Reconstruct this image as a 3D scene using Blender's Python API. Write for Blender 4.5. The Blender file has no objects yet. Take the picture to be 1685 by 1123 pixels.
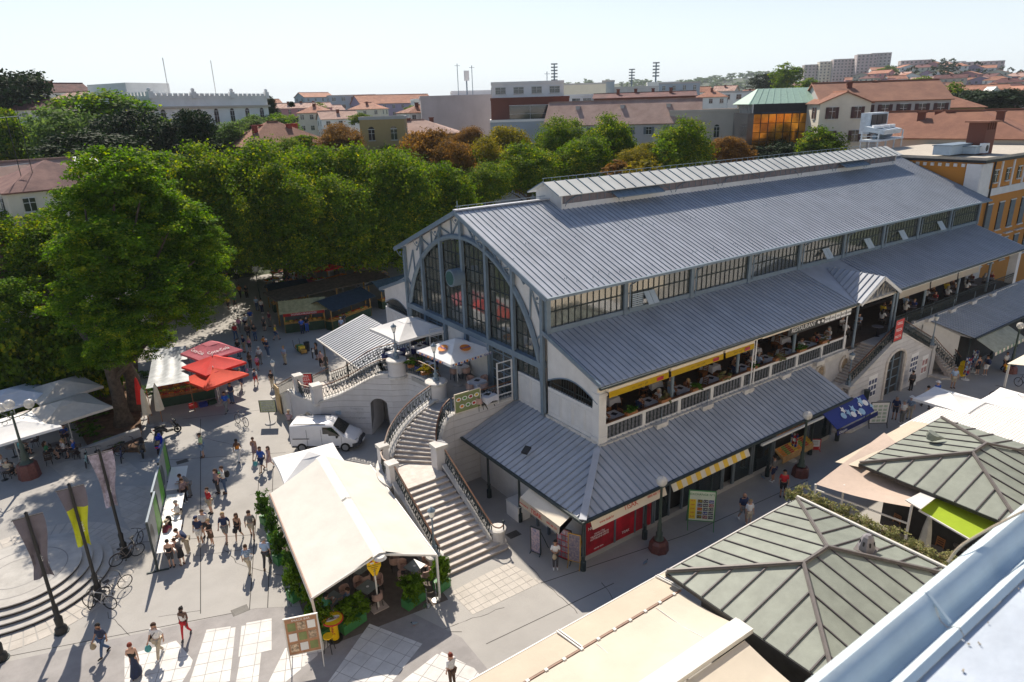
import bpy, bmesh, math, random
import numpy as np
from mathutils import Vector as V, Matrix, noise as mnoise
S = bpy.context.scene
COL = S.collection
RD = math.radians
random.seed(7)
# ---------------------------------------------------------------- camera
H = 21.0
def _calib():
 cx, cy = 842.5, 561.5
 v1 = np.array([2550-cx, 125-cy]); v2 = np.array([21-cx, 200-cy])
 f = math.sqrt(-float(v1@v2))
 a = np.array([v1[0], v1[1], f]); a /= np.linalg.norm(a)
 b = np.array([v2[0], v2[1], f]); b /= np.linalg.norm(b)
 return f, np.array([a, b, np.cross(a, b)])
FPX, RM = _calib()
def _ray(px, py): return RM @ np.array([px-842.5, py-561.5, FPX])
def G(px, py, z=0.0):
 "survey point: world point at height z seen at photo pixel"
 r = _ray(px, py); t = (z-H)/r[2]; return V((t*r[0], t*r[1], z))
def GX(px, py, x):
 r = _ray(px, py); t = x/r[0]; return V((x, t*r[1], H+t*r[2]))
def GY(px, py, y):
 r = _ray(px, py); t = y/r[1]; return V((t*r[0], y, H+t*r[2]))
def GD(px, py, d):
 "world point at horizontal distance d"
 r = _ray(px, py); t = d/math.hypot(r[0], r[1]); return V((t*r[0], t*r[1], H+t*r[2]))
cam = bpy.data.cameras.new('camera'); co = bpy.data.objects.new('camera', cam); COL.objects.link(co)
cam.sensor_width = 36; cam.lens = 36*FPX/1685; cam.clip_start = .05; cam.clip_end = 9000
rt, dn, fw = RM[:, 0], RM[:, 1], RM[:, 2]
co.matrix_world = Matrix(((rt[0], -dn[0], -fw[0], 0), (rt[1], -dn[1], -fw[1], 0), (rt[2], -dn[2], -fw[2], H), (0, 0, 0, 1)))
cam.dof.use_dof = True; cam.dof.focus_distance = 38; cam.dof.aperture_fstop = 4.0
S.camera = co
# ---------------------------------------------------------------- light
SUN = V((.33, 1.0, 1.0)).normalized()
el = math.asin(SUN.z); az = math.atan2(SUN.x, SUN.y)
w = bpy.data.worlds.new('World'); S.world = w; w.use_nodes = True
nt = w.node_tree; bg = nt.nodes['Background']
sk = nt.nodes.new('ShaderNodeTexSky'); sk.sky_type = 'NISHITA'; sk.sun_disc = False
sk.sun_elevation = el; sk.sun_rotation = az
sk.air_density = 1.0; sk.dust_density = 1.0; sk.ozone_density = 3.0; sk.altitude = 0
_tc = nt.nodes.new('ShaderNodeTexCoord'); _sx = nt.nodes.new('ShaderNodeSeparateXYZ'); nt.links.new(_tc.outputs['Generated'], _sx.inputs[0])
_rp = nt.nodes.new('ShaderNodeValToRGB'); _rp.color_ramp.interpolation = 'EASE'
_rp.color_ramp.elements[0].position = 0; _rp.color_ramp.elements[0].color = (.88,.88,.88,1); _rp.color_ramp.elements[1].position = .30; _rp.color_ramp.elements[1].color = (0,0,0,1)
nt.links.new(_sx.outputs[2], _rp.inputs[0]); _mx = nt.nodes.new('ShaderNodeMixRGB'); nt.links.new(_rp.outputs[0], _mx.inputs[0])
nt.links.new(sk.outputs[0], _mx.inputs[1]); _mx.inputs[2].default_value = (9.0, 9.8, 10.3, 1)
nt.links.new(_mx.outputs[0], bg.inputs[0]); bg.inputs[1].default_value = .085
sl = bpy.data.lights.new('sun', 'SUN'); sl.energy = 5.0; sl.angle = RD(.5); sl.color = (1, .90, .76)
so = bpy.data.objects.new('sun', sl); COL.objects.link(so)
so.rotation_euler = SUN.to_track_quat('Z', 'Y').to_euler()
S.view_settings.view_transform = 'Standard'; S.view_settings.look = 'None'
S.view_settings.exposure = .42; S.view_settings.gamma = 1; S.view_settings.use_curve_mapping = False
S.cycles.max_bounces = 6; S.cycles.transparent_max_bounces = 12
# ---------------------------------------------------------------- materials
MT = {}
def mat(name, c, rough=.7, metal=0., var=.12, scale=3., c2=None, bump=0., bscale=None, spec=.5, emit=0., fine=0., coat=0., dirt=0.):
 if name in MT: return MT[name]
 m = bpy.data.materials.new(name); m.use_nodes = True; n = m.node_tree.nodes; l = m.node_tree.links
 b = n['Principled BSDF']; b.inputs['Roughness'].default_value = rough; b.inputs['Metallic'].default_value = metal
 b.inputs['Specular IOR Level'].default_value = spec
 c = tuple(c); tc = n.new('ShaderNodeNewGeometry')
 col = None
 if var or c2:
  nz = n.new('ShaderNodeTexNoise'); nz.inputs['Scale'].default_value = scale; nz.inputs['Detail'].default_value = 5
  nz.inputs['Roughness'].default_value = .62
  l.new(tc.outputs['Position'], nz.inputs['Vector'])
  r = n.new('ShaderNodeValToRGB')
  a = c2 if c2 else tuple(x*(1-var*1.6) for x in c)
  r.color_ramp.elements[0].color = (*a, 1); r.color_ramp.elements[1].color = (*(tuple(min(1, x*(1+var)) for x in c) if not c2 else c), 1)
  r.color_ramp.elements[0].position = .32; r.color_ramp.elements[1].position = .68
  l.new(nz.outputs['Fac'], r.inputs[0]); col = r.outputs[0]
  oi = n.new('ShaderNodeObjectInfo'); hv = n.new('ShaderNodeHueSaturation')
  mr = n.new('ShaderNodeMapRange'); mr.inputs[3].default_value = 1-var*.55; mr.inputs[4].default_value = 1+var*.55
  l.new(oi.outputs['Random'], mr.inputs[0]); l.new(mr.outputs[0], hv.inputs['Value']); l.new(col, hv.inputs['Color']); col = hv.outputs[0]
  if dirt:
   n2 = n.new('ShaderNodeTexNoise'); n2.inputs['Scale'].default_value = scale*.22; n2.inputs['Detail'].default_value = 8; n2.inputs['Roughness'].default_value = .75
   mp = n.new('ShaderNodeMapping'); mp.inputs['Scale'].default_value = (1, 1, .35); l.new(tc.outputs['Position'], mp.inputs[0]); l.new(mp.outputs[0], n2.inputs['Vector'])
   r2 = n.new('ShaderNodeMapRange'); r2.inputs[1].default_value = .5; r2.inputs[2].default_value = .78; r2.inputs[3].default_value = 0; r2.inputs[4].default_value = dirt
   l.new(n2.outputs['Fac'], r2.inputs[0])
   mx = n.new('ShaderNodeMixRGB'); l.new(r2.outputs[0], mx.inputs[0]); l.new(col, mx.inputs[1]); mx.inputs[2].default_value = (c[0]*.38, c[1]*.34, c[2]*.3, 1); col = mx.outputs[0]
  l.new(col, b.inputs['Base Color'])
 else: b.inputs['Base Color'].default_value = (*c, 1)
 if bump:
  nb = n.new('ShaderNodeTexNoise'); nb.inputs['Scale'].default_value = bscale or scale*6; nb.inputs['Detail'].default_value = 4
  l.new(tc.outputs['Position'], nb.inputs['Vector'])
  bp = n.new('ShaderNodeBump'); bp.inputs['Strength'].default_value = bump; bp.inputs['Distance'].default_value = .03
  l.new(nb.outputs['Fac'], bp.inputs['Height']); l.new(bp.outputs[0], b.inputs['Normal'])
 if coat: b.inputs['Coat Weight'].default_value = coat
 if emit: b.inputs['Emission Color'].default_value = (*c, 1); b.inputs['Emission Strength'].default_value = emit
 MT[name] = m; return m
def glassmat(name, c=(.02, .025, .03), rough=.04, alpha=.45, tint=None):
 if name in MT: return MT[name]
 m = bpy.data.materials.new(name); m.use_nodes = True; n = m.node_tree.nodes; l = m.node_tree.links
 b = n['Principled BSDF']; b.inputs['Base Color'].default_value = (*c, 1); b.inputs['Roughness'].default_value = rough
 b.inputs['IOR'].default_value = 1.55; b.inputs['Specular IOR Level'].default_value = .8; b.inputs['Alpha'].default_value = alpha
 tc = n.new('ShaderNodeTexCoord'); nb = n.new('ShaderNodeTexNoise'); nb.inputs['Scale'].default_value = 1.3
 l.new(tc.outputs['Object'], nb.inputs['Vector']); bp = n.new('ShaderNodeBump'); bp.inputs['Strength'].default_value = .06; bp.inputs['Distance'].default_value = .05
 l.new(nb.outputs['Fac'], bp.inputs['Height']); l.new(bp.outputs[0], b.inputs['Normal'])
 MT[name] = m; return m
# ---------------------------------------------------------------- mesh helpers
class MB:
 def __init__(s): s.v = []; s.f = []; s.m = []; s.cm = 0
 def mi(s, k): s.cm = k; return s
 def add(s, vs, fs):
  o = len(s.v); s.v += [tuple(x) for x in vs]; s.f += [tuple(i+o for i in f) for f in fs]; s.m += [s.cm]*len(fs); return s
 def box(s, x0, x1, y0, y1, z0, z1):
  return s.add([(x0,y0,z0),(x1,y0,z0),(x1,y1,z0),(x0,y1,z0),(x0,y0,z1),(x1,y0,z1),(x1,y1,z1),(x0,y1,z1)],
      [(0,3,2,1),(4,5,6,7),(0,1,5,4),(1,2,6,5),(2,3,7,6),(3,0,4,7)])
 def cbox(s, c, d, rz=0., rx=0., ry=0.):
  M = Matrix.Rotation(rz,3,'Z') @ Matrix.Rotation(ry,3,'Y') @ Matrix.Rotation(rx,3,'X')
  q = [V(c) + M @ V((a*d[0]/2, b*d[1]/2, e*d[2]/2)) for e in (-1,1) for a,b in ((-1,-1),(1,-1),(1,1),(-1,1))]
  return s.add(q, [(0,3,2,1),(4,5,6,7),(0,1,5,4),(1,2,6,5),(2,3,7,6),(3,0,4,7)])
 def bar(s, p, q, w=.05, h=None, up=(0,0,1)):
  p, q = V(p), V(q); d = (q-p); h = h or w
  if d.length < 1e-6: return s
  d.normalize(); u = V(up)
  if abs(d.dot(u)) > .98: u = V((1,0,0)) if abs(d.x) < .9 else V((0,1,0))
  a = d.cross(u).normalized(); b = a.cross(d)
  vs = [x + a*sx*w/2 + b*sy*h/2 for x in (p,q) for sx,sy in ((-1,-1),(1,-1),(1,1),(-1,1))]
  return s.add(vs, [(0,1,2,3),(7,6,5,4),(0,4,5,1),(1,5,6,2),(2,6,7,3),(3,7,4,0)])
 def tube(s, pts, r, n=6, cap=True):
  pts = [V(p) for p in pts]; rs = r if isinstance(r, (list, tuple)) else [r]*len(pts)
  vs = []; k = len(pts); a = None
  for i, p in enumerate(pts):
   d = (pts[min(i+1,k-1)] - pts[max(i-1,0)])
   d = d.normalized() if d.length > 1e-9 else V((0,0,1))
   if a is None: a = d.cross(V((0,0,1)) if abs(d.z) < .9 else V((1,0,0))).normalized()
   else:
    a = (a - d*a.dot(d)); a = a.normalized() if a.length > 1e-6 else d.orthogonal().normalized()
   b = d.cross(a)
   vs += [p + (a*math.cos(t)+b*math.sin(t))*rs[i] for t in [2*math.pi*j/n for j in range(n)]]
  fs = [(i*n+j, i*n+(j+1)%n, (i+1)*n+(j+1)%n, (i+1)*n+j) for i in range(k-1) for j in range(n)]
  if cap: fs += [tuple(range(n-1,-1,-1)), tuple((k-1)*n+j for j in range(n))]
  return s.add(vs, fs)
 def lathe(s, prof, c=(0,0,0), n=10, sx=1., sy=1., a0=0.):
  vs = [(c[0]+r*sx*math.cos(a0+2*math.pi*j/n), c[1]+r*sy*math.sin(a0+2*math.pi*j/n), c[2]+z) for r,z in prof for j in range(n)]
  k = len(prof)
  fs = [(i*n+j, i*n+(j+1)%n, (i+1)*n+(j+1)%n, (i+1)*n+j) for i in range(k-1) for j in range(n)]
  fs += [tuple(range(n-1,-1,-1)), tuple((k-1)*n+j for j in range(n))]
  return s.add(vs, fs)
 def ball(s, c, r, n=10, m=6, sz=1.):
  prof = [(max(1e-3, r*math.sin(math.pi*i/m)), -r*sz*math.cos(math.pi*i/m)) for i in range(m+1)]
  return s.lathe(prof, c, n)
 def prism(s, poly, z0, z1):
  n = len(poly); vs = [(p[0],p[1],z0) for p in poly] + [(p[0],p[1],z1) for p in poly]
  return s.add(vs, [tuple(range(n-1,-1,-1)), tuple(range(n,2*n))] + [(i,(i+1)%n,n+(i+1)%n,n+i) for i in range(n)])
 def slab(s, poly, t):
  "thick sheet: polygon of 3-D points extruded down its normal by t"
  P = [V(p) for p in poly]; nn = V((0,0,0))
  for i in range(len(P)): nn += P[i].cross(P[(i+1)%len(P)])
  nn.normalize(); n = len(P)
  vs = P + [p - nn*t for p in P]
  return s.add(vs, [tuple(range(n)), tuple(range(2*n-1,n-1,-1))] + [(i,n+i,n+(i+1)%n,(i+1)%n) for i in range(n)])
 def mesh(s, name, mats, off=(0,0,0), smooth=False):
  me = bpy.data.meshes.new(name)
  if off != (0,0,0):
   o = V(off); me.from_pydata([tuple(V(p)-o) for p in s.v], [], s.f)
  else: me.from_pydata(s.v, [], s.f)
  for m in (mats if isinstance(mats, (list, tuple)) else [mats]): me.materials.append(m)
  if max(s.m or [0]) > 0: me.polygons.foreach_set('material_index', s.m)
  if smooth:
   me.polygons.foreach_set('use_smooth', [True]*len(me.polygons));
   try: me.set_sharp_from_angle(angle=RD(40))
   except Exception: pass
  me.update(); return me
 def build(s, name, mats, parent=None, label=None, cat=None, group=None, kind=None, smooth=False, W=1):
  off = wloc(parent) if (parent is not None and W) else V((0,0,0))
  me = s.mesh(name, mats, tuple(off), smooth)
  return put(name, me, parent, (0,0,0), label=label, cat=cat, group=group, kind=kind, W=0)
def wloc(o):
 p = V((0,0,0))
 while o is not None: p += V(o.location); o = o.parent
 return p
def tag(o, label=None, cat=None, group=None, kind=None):
 if label: o['label'] = label
 if cat: o['category'] = cat
 if group: o['group'] = group
 if kind: o['kind'] = kind
 return o
def put(name, me, parent=None, loc=(0,0,0), rz=0., sc=None, label=None, cat=None, group=None, kind=None, W=1, mats=None):
 o = bpy.data.objects.new(name, me); COL.objects.link(o)
 if parent is not None:
  o.parent = parent; o.location = V(loc) - wloc(parent) if W else V(loc)
 else: o.location = loc
 if rz: o.rotation_euler = (0,0,rz)
 if sc is not None: o.scale = sc if isinstance(sc, (tuple, list)) else (sc,sc,sc)
 if mats:
  for i, m in enumerate(mats): o.material_slots[i].link = 'OBJECT'; o.material_slots[i].material = m
 if parent is not None: KIDS.setdefault(parent.name, []).append(o)
 return tag(o, label, cat, group, kind)
def thing(name, label, cat, loc=(0,0,0), rz=0., group=None):
 return put(name, None, None, loc, rz, label=label, cat=cat, group=group)
KIDS = {}
def copy_tree(o, loc=None, rz=None, parent=None, **kw):
 c = o.copy(); COL.objects.link(c); c.parent = parent
 if parent is not None: KIDS.setdefault(parent.name, []).append(c)
 if loc is not None: c.location = loc
 if rz is not None: c.rotation_euler = (0,0,rz)
 for k in ('label','group'):
  if kw.get(k): c[k] = kw[k]
 for ch in kids(o): copy_tree(ch, parent=c)
 return c
def par(o,t): o.parent = t; KIDS.setdefault(t.name,[]).append(o)
def kids(o): return KIDS.get(o.name, [])
_TX = {}
def text(s, size, name, m, parent, M, label=None, ext=.004, sx=1., align='CENTER'):
 "flat lettering as a mesh; M = 4x4 world matrix: x along the text, y up, z out of the sign"
 cu = bpy.data.curves.new('t', 'FONT'); cu.body = s; cu.size = size; cu.extrude = ext; cu.align_x = align; cu.align_y = 'CENTER'; cu.resolution_u = 2
 to = bpy.data.objects.new('t', cu); me = bpy.data.meshes.new_from_object(to); bpy.data.objects.remove(to)
 me.transform(M @ Matrix.Diagonal((sx,1,1,1))); off = wloc(parent); me.transform(Matrix.Translation(-off))
 me.materials.clear(); me.materials.append(m)
 return put(name, me, parent, (0,0,0), W=0, label=label)
def frame_m(o, xd, yd):
 "matrix for lettering at o with x direction xd and up direction yd"
 x = V(xd).normalized(); y = V(yd); y = (y - x*y.dot(x)).normalized(); z = x.cross(y)
 return Matrix(((x.x,y.x,z.x,o[0]),(x.y,y.y,z.y,o[1]),(x.z,y.z,z.z,o[2]),(0,0,0,1)))
def clip_poly(poly, x0, x1, y0, y1):
 def cl(P, ax, v, sg):
  out = []
  for i in range(len(P)):
   a, b = P[i], P[(i+1)%len(P)]; da = sg*(a[ax]-v); db = sg*(b[ax]-v)
   if da >= 0: out.append(a)
   if (da > 0 and db < 0) or (da < 0 and db > 0):
    t = da/(da-db); out.append((a[0]+(b[0]-a[0])*t, a[1]+(b[1]-a[1])*t))
  return out
 for ax, v, sg in ((0,x0,1),(0,x1,-1),(1,y0,1),(1,y1,-1)):
  if len(poly) < 3: return []
  poly = cl(poly, ax, v, sg)
 return poly
def area2(P): return abs(sum(P[i][0]*P[(i+1)%len(P)][1]-P[(i+1)%len(P)][0]*P[i][1] for i in range(len(P))))/2
M_ROOF = mat('roof_metal', (.41,.435,.485), .42, .0, var=.10, scale=.7, spec=.6, dirt=.26)
M_SEAM = mat('roof_seam', (.24,.28,.34), .4, .0, var=.05)
M_WHITE = mat('white_paint', (.66,.66,.66), .6, var=.05, scale=1.5, dirt=.25)
M_IRON = mat('blue_grey_iron', (.17,.23,.29), .5, .0, var=.08, dirt=.2)
M_DIRON = mat('dark_iron', (.03,.045,.05), .5, .2, var=.1)
M_BLACK = mat('black_metal', (.012,.013,.015), .5, var=.1)
M_STONE = mat('white_stone', (.62,.60,.57), .8, var=.12, scale=2.2, dirt=.45, bump=.25)
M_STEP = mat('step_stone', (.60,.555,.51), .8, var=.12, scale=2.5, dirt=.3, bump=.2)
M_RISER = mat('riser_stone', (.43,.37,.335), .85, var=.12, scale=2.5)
M_CONC = mat('concrete', (.40,.39,.38), .9, var=.1, scale=.8, dirt=.25, bump=.2)
M_GLASS = glassmat('hall_glass', (.12,.135,.125), .05, alpha=.66); M_GLASS.node_tree.nodes['Principled BSDF'].inputs['IOR'].default_value = 2.3
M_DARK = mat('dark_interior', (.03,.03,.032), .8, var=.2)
M_WOODR = mat('handrail_wood', (.16,.075,.04), .5, var=.2)
M_CANVW = mat('white_canvas', (.78,.77,.76), .85, var=.04, scale=1.2, bump=.5, bscale=2.2)
M_CREAM = mat('cream_canvas', (.74,.66,.54), .85, var=.04, scale=.8)
M_LEAF = None
# ================================================================ GROUND
XG, YB, YM, YC = 21.3, 23.4, 27.7, 36.0     # gable plane, aisle front, clerestory wall, hall axis
gb = MB(); gb.add([(-6000,-3000,0),(7000,-3000,0),(7000,7000,0),(-6000,7000,0)], [(0,1,2,3)])
M_FAR = mat('far_ground', (.10,.11,.06), .95, var=.3, scale=.01, c2=(.06,.08,.035))
gb.build('ground', M_FAR, kind='structure')
sq = MB(); sq.prism([(-40,-20),(130,-20),(130,95),(-40,95)], .001, .005)
M_SQ = mat('square_concrete', (.40,.385,.365), .88, var=.07, scale=.35, dirt=.38, bump=.25, bscale=9)
sq.build('square', M_SQ, kind='structure', label='grey worn concrete surface of the market square')
M_CRACK = mat('crack_line', (.07,.065,.06), .95, var=.1)
def crack(pts, w=.03, seed=1):
 rnd = random.Random(seed); out = []
 for a, b in zip(pts[:-1], pts[1:]):
  a, b = V(a), V(b); n = max(2, int((b-a).length/.35))
  for i in range(n): out.append(a.lerp(b, i/n) + V((rnd.uniform(-.07,.07), rnd.uniform(-.07,.07), 0)))
 out.append(V(pts[-1]))
 m = MB()
 for a, b in zip(out[:-1], out[1:]):
  d = (b-a); s = V((-d.y, d.x, 0)).normalized()*w/2*rnd.uniform(.5,1.2); m.add([a-s, b-s, b+s, a+s], [(0,1,2,3)])
 return m
cz = .0065
cr = MB()
for i, P in enumerate([[(320,915),(400,905),(470,885)], [(370,905),(395,930),(470,950),(480,1010)], [(175,1010),(245,1075)], [(262,1015),(330,1005)],
  [(0,1035),(60,1030),(130,990)], [(990,960),(1010,985),(1015,1010)], [(1240,745),(1330,720)], [(870,930),(950,1010)], [(700,1045),(830,1000)], [(410,815),(470,800)],
  [(330,720),(395,735)], [(550,700),(505,765),(560,840)], [(1545,640),(1600,655),(1640,672)], [(470,880),(480,1000),(500,1010)]]):
 m = crack([G(x,y,cz) for x,y in P], seed=i); cr.add(m.v, m.f)
for a, b in [((520,1040),(760,1040)),((120,900),(420,880)),((230,760),(470,745)),((330,690),(330,1010)),((300,690),(470,670)),((890,960),(1130,880)),((1130,880),(1330,790)),((800,1060),(1010,960)),((428,760),(410,1010)),((450,760),(440,1010)),((410,1010),(395,1123)),((0,1083),(420,1002)),((420,1002),(640,990))]:
 A, B = G(*a,cz), G(*b,cz); d = (B-A); s = V((-d.y,d.x,0)).normalized()*.02; cr.add([A-s,B-s,B+s,A+s], [(0,1,2,3)])
cr.build('pavement_crack', M_CRACK, kind='structure')
M_BAND = mat('band_paving', (.31,.295,.29), .9, var=.1, scale=1.2, dirt=.25)
M_TILE = mat('pale_stone_tile', (.66,.65,.63), .75, var=.08, scale=1.5, dirt=.3)
M_TILE2 = mat('warm_stone_tile', (.50,.465,.42), .8, var=.08, scale=1.5, dirt=.3)
bands = [[(0,1092),(420,1002),(640,990),(760,1050),(820,1123),(0,1123)],
   [(560,1000),(600,1010),(690,1050),(770,1010),(735,960),(600,985)]]
bd = MB()
for P in bands[:1]:
 w3 = [G(x,y,.0) for x,y in P]; bd.prism([(p.x,p.y) for p in w3][::-1], .006, .009)
bd.build('band_paving', M_BAND, kind='structure', label='grey band paving between the pale stone panels')
pave = put('stone_paving', None, None, (0,20,0), kind='structure', label='pale square stone tiles set in panels in the foreground')
def tiles(px, ts=.62, ang=0., m=None, z=.010, cap=[0]):
 P = [G(x,y,0) for x,y in px]; c, s = math.cos(ang), math.sin(ang)
 Q = [(p.x*c+p.y*s, -p.x*s+p.y*c) for p in P]
 xs = [q[0] for q in Q]; ys = [q[1] for q in Q]
 i = math.floor(min(xs)/ts)
 while i*ts < max(xs):
  j = math.floor(min(ys)/ts)
  while j*ts < max(ys):
   g = .012; t = clip_poly(Q, i*ts+g, (i+1)*ts-g, j*ts+g, (j+1)*ts-g)
   if len(t) >= 3 and area2(t) > .03:
    w2 = [(a*c-b*s, a*s+b*c) for a,b in t]
    if sum(w2[k][0]*w2[(k+1)%len(w2)][1]-w2[(k+1)%len(w2)][0]*w2[k][1] for k in range(len(w2))) < 0: w2 = w2[::-1]
    mb = MB().prism(w2, .008, z+random.uniform(.002,.006)); cap[0] += 1
    if cap[0] <= 292: mb.build('tile', m or M_TILE, pave)
    else: XT.append((mb, m or M_TILE))
   j += 1
  i += 1
XT = []
_d1 = G(420,1030)-G(405,1123); TA = math.atan2(_d1.y,_d1.x)-math.pi/2; _d2 = G(695,1060)-G(608,1027); TB = math.atan2(_d2.y,_d2.x)
for px in ([(340,1037),(388,1030),(378,1123),(312,1123)], [(398,1027),(447,1018),(447,1070),(430,1074),(425,1123),(388,1123)],
   [(470,1015),(520,1010),(560,1025),(545,1060),(470,1123),(442,1123),(478,1050)],
   [(608,1027),(695,1060),(645,1123),(540,1123)], [(725,1072),(780,1100),(800,1123),(660,1123)],
   [(205,1080),(290,1055),(320,1090),(300,1123),(205,1123)]):
 tiles(px, .62, TA if px[0][0] < 500 else TB)
tiles([(0,960),(60,1040),(110,1030),(215,960),(200,900),(185,985),(60,1042)][:0] or [(742,975),(835,925),(893,958),(778,1012)], .42, 0.0, M_TILE2)
tiles([(190,800),(250,800),(262,870),(225,890),(200,850)], .62, .5, M_TILE2)
tiles([(80,765),(190,745),(230,775),(120,800)], .62, .5, M_TILE2)
for mm in {id(m): m for _, m in XT}.values():
 q = MB()
 for b, m in XT:
  if m is mm: q.add(b.v, b.f)
 q.build('tile_field', mm, pave, kind='stuff')
st = put('stage_steps', None, None, (-6,36,0), kind='structure', label='round paved stage with dark curved steps at the left edge')
M_SLEDGE = mat('stage_dark_riser', (.045,.035,.035), .7, var=.1)
M_STTOP = mat('stage_paving', (.46,.445,.42), .85, var=.1, scale=1.3, dirt=.35)
cS = V((-4.25,36.0,0)); rads = [4.2,3.8,3.38,2.96,2.54]
def arcpoly(r, n=60): return [(cS.x+r*math.cos(2*math.pi*k/n), cS.y+r*math.sin(2*math.pi*k/n)) for k in range(n)]
for k, r in enumerate(rads[1:]):
 MB().prism(arcpoly(r), .004+k*.001, .15*(k+1)-.05).build('stage_riser', M_SLEDGE, st)
 MB().prism(arcpoly(r+.04), .15*(k+1)-.05, .15*(k+1)).build('stage_tread', M_STTOP, st)
ap = MB()
for k in range(60):
 a0, a1 = 2*math.pi*k/60, 2*math.pi*(k+1)/60-.012
 for r0, r1 in ((3.86,4.45),(4.47,5.05)): ap.prism([(cS.x+r0*math.cos(a0),cS.y+r0*math.sin(a0)),(cS.x+r1*math.cos(a0),cS.y+r1*math.sin(a0)),(cS.x+r1*math.cos(a1),cS.y+r1*math.sin(a1)),(cS.x+r0*math.cos(a1),cS.y+r0*math.sin(a1))], .006, .016)
ap.build('stage_apron', M_TILE2, st, kind='stuff')
ri = MB()
for r0, r1 in ((1.95,2.0),(1.2,1.24)):
 for k in range(60):
  a0, a1 = 2*math.pi*k/60, 2*math.pi*(k+1)/60
  ri.add([(cS.x+r*math.cos(a),cS.y+r*math.sin(a),.6045) for r,a in ((r0,a0),(r1,a0),(r1,a1),(r0,a1))], [(0,1,2,3)])
ri.build('stage_ring', M_BAND, st)
# ================================================================ MARKET HALL
hall = thing('market_hall', 'long white iron and glass market hall with grey standing seam roofs', 'market hall', (XG,YC,0))
XE = 73.2; ROVX = 20.75
def sheets(name, a0, a1, b0, b1, n, par, rib=True, limit=300, m=(None,)):
 """standing seam sheets between the eave line a0->a1 and the top line b0->b1 (same direction);
 every sheet is its own object; parallel strips share one mesh when the strip is a plain rectangle"""
 a0,a1,b0,b1 = map(V,(a0,a1,b0,b1)); nn = (a1-a0).cross(b0-a0).normalized()
 if nn.z < 0: nn = -nn
 d = (a1-a0).normalized()
 for i in range(n):
  t0, t1 = i/n, (i+1)/n
  p0,p1,q0,q1 = a0.lerp(a1,t0), a0.lerp(a1,t1), b0.lerp(b1,t0), b0.lerp(b1,t1)
  k = ('sh', name, n, round((q0-p0).x,3), round((q0-p0).y,3), round((q0-p0).z,3), round((p1-p0).x,4), round((p1-p0).y,4), round((q1-q0).length,4))
  if k not in _TX:
   mb = MB(); o = V((0,0,0)); P = [o, p1-p0, q1-p0, q0-p0]
   mb.slab(P if (P[1]-P[0]).cross(P[2]-P[0]).z > 0 else P[::-1], .03)
   mb.mi(1).bar(o + nn*.03, (q0-p0) + nn*.03, .042, .04, up=nn)
   _TX[k] = mb.mesh(name, [M_ROOF, M_SEAM])
  put(name, _TX[k], par, p0)
EY, EZ, RZ = 27.0, 11.55, 15.1
sheets('main_roof_sheet', (ROVX,EY,EZ), (XE,EY,EZ), (ROVX,YC,RZ), (XE,YC,RZ), 128, hall)
rn = MB(); rn.slab([(XE,2*YC-EY,EZ),(ROVX,2*YC-EY,EZ),(ROVX,YC,RZ),(XE,YC,RZ)], .03)
for i in range(128): x = ROVX+(XE-ROVX)*i/128; rn.mi(1).bar((x,2*YC-EY,EZ+.03),(x,YC,RZ+.03),.05,.07)
rn.build('rear_roof', [M_ROOF,M_SEAM], hall)
MB().bar((ROVX,YC,RZ+.06),(XE,YC,RZ+.06),.35,.08).build('ridge_cap', M_ROOF, hall)
for sgn in (-1,1):
 y = YC+sgn*(YC-EY)
 for xx in (ROVX-.02,XE): MB().bar((xx,y,EZ-.10),(xx,YC,RZ-.10),.06,.26).build('verge_board', M_IRON, hall)
gt = MB().bar((ROVX,EY-.09,EZ-.07),(XE,EY-.09,EZ-.07),.16,.14); gt.build('gutter', M_IRON, hall)
MB().bar((ROVX,2*YC-EY+.09,EZ-.07),(XE,2*YC-EY+.09,EZ-.07),.16,.14).build('gutter', M_IRON, hall)
sh = MB(); rr = random.Random(3)
for k in range(110):
 x = rr.uniform(ROVX+.5, XE-.5); t = rr.choice([.08,.12,.5,.52,.75]); y = EY+(YC-EY)*t; z = EZ+(RZ-EZ)*t
 sh.bar((x,y,z),(x,y-.02,z+.13),.02)
sh.build('snow_hook', M_IRON, hall, kind='stuff')
sr = MB(); sr.bar((ROVX+.3,YC+.35,RZ+.22),(28,YC+.35,RZ+.22),.03)
for k in range(12): sr.bar((ROVX+.6+k*.62,YC+.35,RZ-.1),(ROVX+.6+k*.62,YC+.35,RZ+.22),.02)
sr.bar((ROVX+.4,YC+.3,RZ),(ROVX+.4,YC+.3,RZ+.55),.04); sr.build('ridge_rail', M_IRON, hall)
MX0, MX1, MW, MZ0, MZ1 = 28.0, 70.0, 1.35, 14.3, 15.62
M_MON = mat('monitor_wall', (.19,.165,.18), .75, var=.12, dirt=.3); M_MONR = mat('monitor_roof', (.62,.62,.58), .45, var=.08, scale=.5, dirt=.3)
MB().box(MX0,MX1,YC-MW,YC+MW,MZ0,MZ0+.62).build('monitor_base', M_WHITE, hall)
MB().box(MX0+.06,MX1-.06,YC-MW+.06,YC+MW-.06,MZ0+.62,MZ1-.03).build('monitor_wall', M_MON, hall)
for x in (MX0-.02,MX1-.08):
 gm2 = MB(); P = [(YC-MW,MZ0+.6),(YC+MW,MZ0+.6),(YC+MW,MZ1),(YC,MZ1+.60),(YC-MW,MZ1)]
 gm2.add([(x,a,b) for a,b in P]+[(x+.1,a,b) for a,b in P], [(4,3,2,1,0),(5,6,7,8,9)]+[(i,(i+1)%5,5+(i+1)%5,5+i) for i in range(5)])
 gm2.build('monitor_gable', M_WHITE, hall)
nM = 44
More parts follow.
